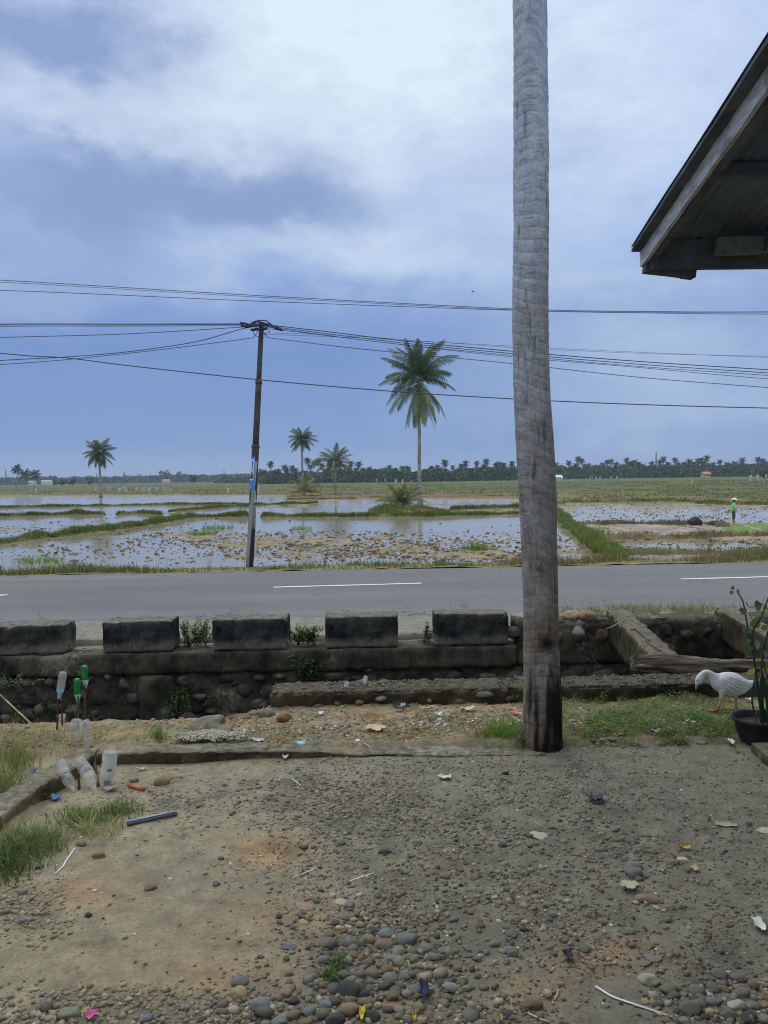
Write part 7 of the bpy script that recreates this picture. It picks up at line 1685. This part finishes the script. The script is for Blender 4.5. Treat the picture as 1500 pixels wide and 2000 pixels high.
scrap(66, 1509, 12, 5, (70, 96, 160), 'small blue scrap in the dry grass at the left', .01, sd=37, cat='plastic scrap'); scrap(215, 1545, 26, 8, (140, 146, 150), 'dull foil scrap below the white-labelled bottle', .015, sd=39, cat='foil'); scrap(278, 1505, 22, 4, (170, 170, 164), 'thin pale strip on the earth inside the kerb', .006, sd=41, rot=.5, cat='strip')
scrap(868, 1521, 26, 8, (180, 186, 190), 'clear crumpled wrapper on the earth in the middle', .008, sd=43, rot=-.4, cat='wrapper'); scrap(1352, 1353, 8, 16, (206, 208, 210), 'white scrap in the goose’s reach by the low wall', .02, sd=45, cat='plastic scrap'); scrap(1352, 1394, 18, 6, (176, 196, 190), 'white wrapper in the green plants in front of the goose', .03, sd=47, cat='wrapper'); scrap(1350, 1418, 22, 7, (170, 198, 194), 'pale green-white wrapper deeper in the green plants', .03, sd=49, cat='wrapper')
scrap(1462, 1371, 12, 5, (196, 200, 200), 'white scrap behind the goose', .025, sd=51, cat='plastic scrap'); scrap(1463, 1355, 14, 7, (190, 192, 192), 'white plastic piece under the tail of the goose', .03, sd=53, cat='plastic scrap'); scrap(1426, 1448, 14, 9, (196, 198, 198), 'white scrap against the black pot', .03, sd=55, cat='plastic scrap'); scrap(1325, 1338, 12, 4, (186, 188, 190), 'white scrap on the low wall in front of the log', .02, sd=57, cat='plastic scrap')
scrap(784, 1389, 36, 6, (44, 52, 54), 'dark green plastic bag heaped against the low wall', .035, sd=59, cat='plastic bag', curl_=.03); scrap(787, 1386, 9, 4, (176, 182, 190), 'white scrap on top of the dark green bag', .045, sd=61, cat='plastic scrap'); scrap(857, 1401, 14, 8, (186, 200, 216), 'white and blue crumpled wrapper near the dark green bag', .03, sd=63, cat='wrapper')
scrap(843, 1412, 12, 6, (60, 66, 84), 'dark blue scrap below the white and blue wrapper', .015, sd=65, cat='plastic scrap'); scrap(810, 1426, 14, 7, (150, 96, 52), 'rusty orange scrap on the litter strip', .015, sd=67, cat='litter'); scrap(1006, 1394, 10, 14, (190, 98, 62), 'orange scrap left of the big trunk', .015, sd=69, cat='litter'); scrap(1000, 1418, 20, 5, (190, 190, 186), 'white card strip left of the big trunk', .008, sd=71, cat='card')
scrap(555, 1448, 14, 4, (160, 104, 62), 'orange-brown strip by the kerb', .006, sd=73, cat='litter'); scrap(504, 1450, 22, 6, (170, 180, 186), 'grey-white plastic lying on the kerb', .012, sd=75, cat='plastic scrap'); scrap(627, 1397, 10, 6, (176, 186, 196), 'white scrap left of the coconut husk', .012, sd=77, cat='plastic scrap'); scrap(1280, 1433, 20, 8, (150, 146, 136), 'pale curled leaf at the edge of the plants', .02, sd=79, cat='leaf')
# coconut husk, a hollow half shell
p = G(727, 1406); hk = thing('coconut_husk', 'half coconut husk lying open side up by the low wall', 'coconut husk', p); mb = MB(); mb.cc = A(126, 92, 66)
Mx = Matrix.Rotation(R(32), 4, 'X') @ Matrix.Rotation(R(12), 4, 'Y') @ Matrix.Diagonal((1.55, .8, .75, 1)); mb.lathe([(.004, .0), (.03, .006), (.045, .022), (.052, .045), (.048, .046)], 26, Mx, cap=False, wob=.1); mb.build('fibre_shell', M['rubble'], hk, local=True)
mb = MB(); mb.cc = A(188, 164, 134); mb.lathe([(.048, .046), (.04, .026), (.026, .014), (.004, .01)], 26, Mx, cap=False, wob=.1); mb.build('inner_lining', M['rubble'], hk, local=True)
# loose bits of litter and shells, too many and too small to count
n = 2600; px_ = rng.uniform(430, 1140, n); py_ = rng.uniform(1378, 1460, n); dn = np.clip(.9*gau(px_, py_, 930, 1405, 120, 22)+.9*gau(px_, py_, 1110, 1392, 42, 26)+.4*gau(px_, py_, 700, 1425, 220, 24)+.5*gau(px_, py_, 500, 1420, 50, 20), 0, 1)
kp = rng.uniform(0, 1, n) < dn*.5; pts = Gv(px_[kp], py_[kp]); n = len(pts)
lcols = np.array([A(*c) for c in [(176, 172, 164), (150, 136, 116), (196, 196, 198), (120, 104, 84), (136, 124, 108), (92, 84, 74), (150, 168, 190), (160, 120, 88)]])[rng.integers(0, 8, n)]
scatter('litter_bits', pts, rng.uniform(.005, .016, n), lcols, M['pebble'], base_chip, iF, (.15, .5), label='small bits of litter and husk strewn along the bank')
x, y, px, py, gm_, cl, ok = yard_points(1500); kp = ok & (rng.uniform(0, 1, 1500) < .28); n = int(kp.sum())
scatter('litter_bits', np.stack([x[kp], y[kp], yard_z(x[kp], y[kp])], -1), rng.uniform(.003, .008, n), np.array([A(*c) for c in [(186, 182, 172), (160, 148, 126), (52, 48, 46), (150, 110, 80), (200, 200, 196)]])[rng.integers(0, 5, n)], M['pebble'], base_chip, iF, (.12, .4), label='tiny pale and dark bits of litter in the yard')
x = rng.uniform(-3.6, 3.4, 60000); y = rng.uniform(4.4, 5.75, 60000); cl = fbm(x*2.6, y*4, 4, 133); kp = (outside(x, y) > .05) & (y < edge_y(x)) & (rng.uniform(0, 1, 60000) < np.clip(cl*2.4-.75, .03, .8)*.5); n = int(kp.sum())
scatter('bank_grit', np.stack([x[kp], y[kp], yard_z(x[kp], y[kp])], -1), .0025+rng.gamma(1.6, .0018, n), (spal[rng.integers(0, len(spal), n)]*.6+np.array(A(116, 104, 86))*.4)*rng.uniform(.9, 1.6, (n, 1)), M['pebble'], base_chip, iF, (.4, .9), sink=.3, label='grit and small stones on the bank beyond the kerb')
# ------------------------------------------------------------------ plants in the foreground
def patch(pxc, pyc, rx, ry, n, h0, h1, w_, ga, gb, dry=.1, bend=.8, name='grass_tuft', dc=(150, 136, 92), Zf=None, lean=None):
    q = rng.normal(size=(n, 2)); px = pxc+rx*np.clip(q[:, 0], -2, 2)*.6; py = pyc+ry*np.clip(q[:, 1], -2, 2)*.6
    pts = Gv(px, py) if Zf is None else np.array([Zf(a, b) for a, b in zip(px, py)])
    edge = np.exp(-(q**2).sum(1)*.25)
    o = blades(pts, rng.uniform(h0, h1, n)*(.55+.6*edge), w_*rng.uniform(.6, 1.4, n), gcol(n, ga, gb, dry, dc), bend, name, lean=lean); return tag(o, kind='stuff')
gA, gB_ = (76, 98, 60), (124, 142, 94)
patch(35, 1660, 62, 34, 800, .04, .11, .004, gA, gB_, .1, 1.3); patch(10, 1690, 40, 34, 380, .04, .10, .004, (64, 86, 52), (106, 126, 80), .06, 1.3); patch(85, 1648, 40, 20, 330, .03, .08, .0035, gA, gB_, .15, 1.5)
patch(165, 1605, 62, 20, 560, .03, .07, .0035, gA, gB_, .14, 1.2); patch(235, 1585, 36, 12, 260, .03, .075, .004, gA, gB_, .12, 1.2); patch(170, 1628, 60, 10, 120, .05, .11, .0035, (140, 146, 104), (160, 158, 118), .3, 1.7)
patch(12, 1545, 36, 30, 420, .05, .13, .004, gA, gB_, .2, 1.0); patch(30, 1490, 40, 26, 240, .05, .14, .0035, (84, 96, 58), (126, 130, 84), .3, .9); patch(310, 1442, 12, 8, 90, .04, .10, .004, gA, gB_, .05, .5); patch(32, 1500, 14, 20, 60, .08, .16, .004, gA, gB_, .2, .5)
patch(660, 1888, 16, 14, 110, .02, .055, .0022, (52, 84, 48), (96, 124, 78), .05, 1.2); patch(645, 1915, 14, 12, 110, .02, .06, .0022, (52, 88, 46), (92, 122, 72), .05, 1.2)
patch(1080, 1459, 26, 3, 60, .015, .05, .0035, gA, gB_, .15, 1.0); patch(1038, 1458, 18, 3, 60, .015, .05, .0035, gA, gB_, .15, 1.0)
# dry grass left of the kerb
n = 5200; px = rng.uniform(-60, 520, n); py = rng.uniform(1418, 1560, n); d_ = fbm(px*.03, py*.08, 4, 141); kp = (rng.uniform(0, 1, n) < np.clip((d_-.28)*3, .05, 1)*np.where(px > 200, .55, 1)*np.where(py > 1452+(px < 170)*200, 0, 1)); pts = Gv(px[kp], py[kp])
pts = pts[outside(pts[:, 0], pts[:, 1]) > .07]; n = len(pts)
o = blades(pts, rng.uniform(.015, .05, n), rng.uniform(.002, .004, n), gcol(n, (104, 104, 66), (150, 140, 96), .3, (160, 140, 98)), 1.6, 'dry_grass'); tag(o, kind='stuff')
n = 160; px = rng.uniform(0, 200, n); py = rng.uniform(1425, 1520, n); pts = Gv(px, py); o = blades(pts, rng.uniform(.08, .2, n), np.full(n, .0022), gcol(n, (120, 116, 74), (150, 138, 96), .3), .6, 'dry_stalks'); tag(o, kind='stuff')
# grass beside the trunk foot and along the bank
patch(985, 1436, 46, 12, 520, .03, .085, .004, (84, 108, 52), (124, 146, 76), .08, 1.0); patch(1000, 1420, 40, 10, 200, .03, .07, .004, (80, 104, 52), (120, 138, 76), .1, 1.0); patch(1016, 1446, 14, 7, 120, .04, .1, .004, gA, gB_, .05, .9)
n = 3600; px = rng.uniform(430, 1010, n); py = rng.uniform(1395, 1460, n); d_ = fbm(px*.02, py*.06, 4, 143); kp = rng.uniform(0, 1, n) < np.clip((d_-.42)*4, 0, 1)*.9; pts = Gv(px[kp], py[kp]); pts = pts[outside(pts[:, 0], pts[:, 1]) > .06]; n = len(pts)
o = blades(pts, rng.uniform(.01, .035, n), rng.uniform(.003, .005, n), gcol(n, (88, 98, 58), (128, 128, 82), .25), 1.4, 'bank_grass'); tag(o, kind='stuff')
# low leafy ground cover under the goose
def leaflets(pts, hz, size, c1, c2, name, mat='leaf', dark=.12, tiltr=.9):
    n = len(pts); pts = np.asarray(pts, float).copy(); pts[:, 2] += hz
    a = rng.uniform(0, 6.28, n); el_ = rng.uniform(-.4, tiltr, n); d = np.stack([np.cos(a)*np.cos(el_), np.sin(a)*np.cos(el_), np.sin(el_)], -1); b = np.cross(d, np.array([0, 0, 1.])); b /= np.linalg.norm(b, axis=1)[:, None]; up_ = np.cross(b, d)
    s = np.asarray(size)[:, None]; V = np.stack([pts, pts+d*s*.5+b*s*.34+up_*s*.1, pts+d*s, pts+d*s*.5-b*s*.34+up_*s*.1], 1).reshape(-1, 3)
    m = rng.uniform(0, 1, (n, 1)); c = np.array(A(*c1))*(1-m)+np.array(A(*c2))*m
    return np_mesh(name, V, np.arange(4*n).reshape(-1, 4), M[mat], col=np.repeat(c, 4, 0))
n = 60000; px = rng.uniform(1085, 1560, n); py = rng.uniform(1335, 1462, n); d_ = fbm(px*.022, py*.05, 4, 151)
m_ = np.clip(1.0*gau(px, py, 1200, 1366, 90, 22)+.95*gau(px, py, 1300, 1400, 150, 30)+.9*gau(px, py, 1370, 1355, 60, 16)+.9*gau(px, py, 1340, 1430, 90, 18)+.7*gau(px, py, 1170, 1420, 60, 26)+.6*gau(px, py, 1480, 1400, 60, 30), 0, 1)
bare = 1-.9*gau(px, py, 1290, 1412, 34, 12)-.6*gau(px, py, 1440, 1395, 30, 12); kp = rng.uniform(0, 1, n) < m_*np.clip((d_-.30)*3.4, .06, 1)*bare
px, py, d_ = px[kp], py[kp], d_[kp]; pts = Gv(px, py); mh = np.clip((d_-.3)*2.6, .15, 1)*(.5+.7*gau(px, py, 1200, 1360, 90, 26)+.5*gau(px, py, 1340, 1425, 110, 24))
n = len(pts); o = leaflets(pts, rng.uniform(.0, .085, n)*mh, rng.uniform(.007, .017, n), (56, 80, 38), (122, 142, 72), 'ground_cover'); tag(o, 'low green leafy ground cover under the goose', kind='stuff')
o = blades(pts[::9], rng.uniform(.02, .06, len(pts[::9])), np.full(len(pts[::9]), .0025), gcol(len(pts[::9]), (84, 100, 52), (132, 142, 84), .2), 1.1, 'ground_cover_grass'); tag(o, kind='stuff')
# leafy weeds: stems with leaves
def weed(name, base, h_, spread, nst_, lsz, c1, c2, lab, hang=0.0, nl=26, sd=1):
    random.seed(sd); base = Vector(base); o = thing(name, lab, 'plant', base); sm = MB(); sm.cc = A(76, 88, 54); pts = []; szs = []
    for k_ in range(nst_):
        a = random.uniform(0, 6.28); r_ = spread*random.uniform(.2, 1); hh = h_*random.uniform(.6, 1.1); P0 = base+Vector((random.uniform(-.55, .55)*spread, random.uniform(-.1, .1)*spread, 0))
        tip = P0+Vector((math.cos(a)*r_, math.sin(a)*r_*.5-(hang*.35), hh if not hang else -hang*random.uniform(.4, 1))); mid = P0.lerp(tip, .5)+Vector((0, -.02*bool(hang), .2*abs(hh) if hang == 0 else .04))
        path = [P0*(1-u)*(1-u)+mid*2*u*(1-u)+tip*u*u for u in [i/6 for i in range(7)]]; sm.tube(path, [.003]*7, 4)
        for q in range(nl//nst_+1):
            u = random.uniform(.15, 1); i = min(5, int(u*6)); p = path[i].lerp(path[i+1], u*6-i); pts.append(p+Vector((random.uniform(-1, 1), random.uniform(-1, 1), random.uniform(-.5, .5)))*lsz*.5); szs.append(lsz*random.uniform(.6, 1.3))
    sm.build('stems', M['leaf'], o); l_ = leaflets(np.array([tuple(p-base) for p in pts]), 0, np.array(szs), c1, c2, 'leaves'); l_.parent = o; return o
wl = lambda px, py, Yw, dz=0.0: Q(px, py, Yw)
weed('weed', wl(382, 1264, WY+.22), .3, .23, 40, .034, (84, 100, 60), (136, 150, 98), 'bushy weed filling the gap between the second and third concrete block', nl=1100, sd=1); weed('weed', wl(388, 1272, WY+.06), .1, .2, 9, .026, (86, 100, 58), (136, 148, 90), 'yellow-green sprig hanging from the gap over the ledge', hang=.2, nl=260, sd=2)
weed('weed', wl(598, 1260, WY+.16), .24, .2, 30, .036, (76, 100, 54), (124, 146, 88), 'leafy green weed filling the gap between the third and fourth block', nl=900, sd=3); weed('weed', wl(835, 1252, WY+.22), .2, .06, 8, .032, (78, 104, 58), (124, 146, 84), 'upright leafy weed left of the last concrete block', nl=200, sd=4); weed('weed', wl(832, 1256, WY+.18), .08, .1, 8, .024, (84, 92, 58), (130, 124, 84), 'low brownish weed at the foot of the upright leafy one', nl=80, sd=5)
weed('weed', wl(600, 1342, WY-.05), .34, .2, 16, .042, (52, 76, 40), (94, 118, 64), 'broad-leaved weed growing on the ditch wall behind the low wall', nl=520, sd=6); weed('weed', wl(352, 1340, WY-.04), .1, .14, 14, .038, (54, 78, 42), (96, 118, 66), 'vine hanging down the ditch wall right of the plain pier', hang=.42, nl=330, sd=7)
weed('weed', wl(425, 1356, WY-.04), .1, .26, 12, .026, (44, 60, 38), (84, 98, 62), 'dark creeping vine on the cobbles of the ditch wall', hang=.16, nl=170, sd=8); weed('weed', G(1048, 1458), .07, .09, 8, .03, (66, 100, 52), (106, 140, 78), 'small leafy weed at the foot of the big trunk', nl=70, sd=9); weed('weed', G(1003, 1372), .05, .05, 6, .02, (70, 96, 52), (110, 134, 74), 'small weed at the foot of the low wall left of the trunk', nl=36, sd=10)
weed('weed', wl(14, 1350, 7.6), .16, .3, 18, .03, (60, 76, 48), (104, 116, 76), 'grassy weed on the ditch bank at the left picture edge', nl=120, sd=11)
# dry roots hanging over the ledge, and the long dry stalk at the left
for (pp_, lab) in [([(134, 1255), (140, 1265), (150, 1272), (158, 1283), (163, 1298)], 'dry twisted root hanging over the ledge in the left gap'), ([(563, 1250), (566, 1262), (574, 1272), (578, 1285)], 'dry root hanging over the ledge right of the third block')]:
    mb = MB(); mb.cc = A(120, 104, 84)
    for k_ in range(4): mb.tube([Q(a+random.uniform(-3, 3), b, WY-.05+random.uniform(-.03, .1)) for a, b in pp_], .004, 5)
    tag(mb.build('root', M['wood'], base=Q(*pp_[0], WY)), lab, 'root')
mb = MB(); mb.cc = A(150, 140, 104); mb.tube([G(64, 1416), Q(30, 1385, 5.6), Q(0, 1357, 5.7), Q(-40, 1325, 5.8)], .006, 5); tag(mb.build('dry_stalk', M['wood'], base=G(64, 1416)), 'long pale dry stalk slanting over the ditch at the left edge', 'stalk')
mb = MB(); mb.lathe([(.035, 0), (.035, .12)], 16, Matrix.Translation(Q(205, 1402, 8.5)) @ Matrix.Rotation(R(90), 4, 'X'), cap=False); mb.cc = (1, 1, 1); tag(mb.build('drain_pipe', M['black'], base=Q(205, 1402, 8.5)), 'short black drain pipe sticking out at the foot of the ditch wall', 'pipe')
# grass on the road shoulder and wall top
def shz(a, b):
    z = -.4; 
    for _ in range(3): p = P(a, b, z); z = float(sh_z(np.array([p.x]), np.array([p.y-T*p.x]))[0])
    return Vector((p.x, p.y, z))
n = 3400; px = rng.uniform(1088, 1580, n); py = rng.uniform(1189, 1203, n); d_ = fbm(px*.03, py*.1, 3, 161); kp = rng.uniform(0, 1, n) < np.clip((d_-.3)*3, .05, 1); pts = np.array([shz(a, b) for a, b in zip(px[kp], py[kp])]); n = len(pts)
o = blades(pts, rng.uniform(.04, .13, n)*(.6+.8*np.clip((pts[:, 0]-2)/2, 0, 1)), rng.uniform(.004, .008, n), gcol(n, (78, 96, 58), (124, 136, 88), .15), .8, 'shoulder_grass'); tag(o, kind='stuff')
sw = []
for px_ in list(np.linspace(1095, 1490, 46)+rng.uniform(-5, 5, 46))+[65, 75, 88, 100, 452, 465, 478, 485, 492, 868, 872, 880, 888, 893]: sw.append(shz(px_, 1200+random.uniform(-3, 4)))
sw = np.array(sw); n = len(sw); hh = rng.uniform(.12, .42, n); o = blades(sw, hh, np.full(n, .0055), gcol(n, (92, 104, 68), (128, 128, 92), .2), .25, 'seed_stalks'); tag(o, kind='stuff')
pts = np.repeat(sw, 5, 0); pts[:, 2] += np.repeat(hh*.93, 5); pts[:, :2] += rng.normal(0, .012, (len(pts), 2)); o = leaflets(pts, rng.uniform(-.04, .03, len(pts)), np.full(len(pts), .022), (110, 104, 84), (140, 128, 108), 'seed_heads'); tag(o, kind='stuff')
for (a, b) in ((150, 196), (345, 412), (567, 632), (782, 845)):
    n = 60; px = rng.uniform(a, b, n); pts = np.array([shz(q, rng.uniform(1222, 1250)) for q in px]); o = blades(pts, rng.uniform(.02, .07, n), np.full(n, .004), gcol(n, (92, 100, 64), (132, 132, 90), .3), 1.0, 'shoulder_grass'); tag(o, kind='stuff')
# moss fringe on the ditch wall ledge at the right
n = 1600; x = rng.uniform(2.9, 8, n); pts = np.stack([x, WY-.05+T*x-rng.uniform(0, .05, n), -.62+.06*(fbm(x*6, x*0, 3, 171)-.5)], -1); o = leaflets(pts, rng.uniform(-.05, .09, n), rng.uniform(.015, .03, n), (36, 44, 34), (62, 72, 52), 'moss'); tag(o, kind='stuff')
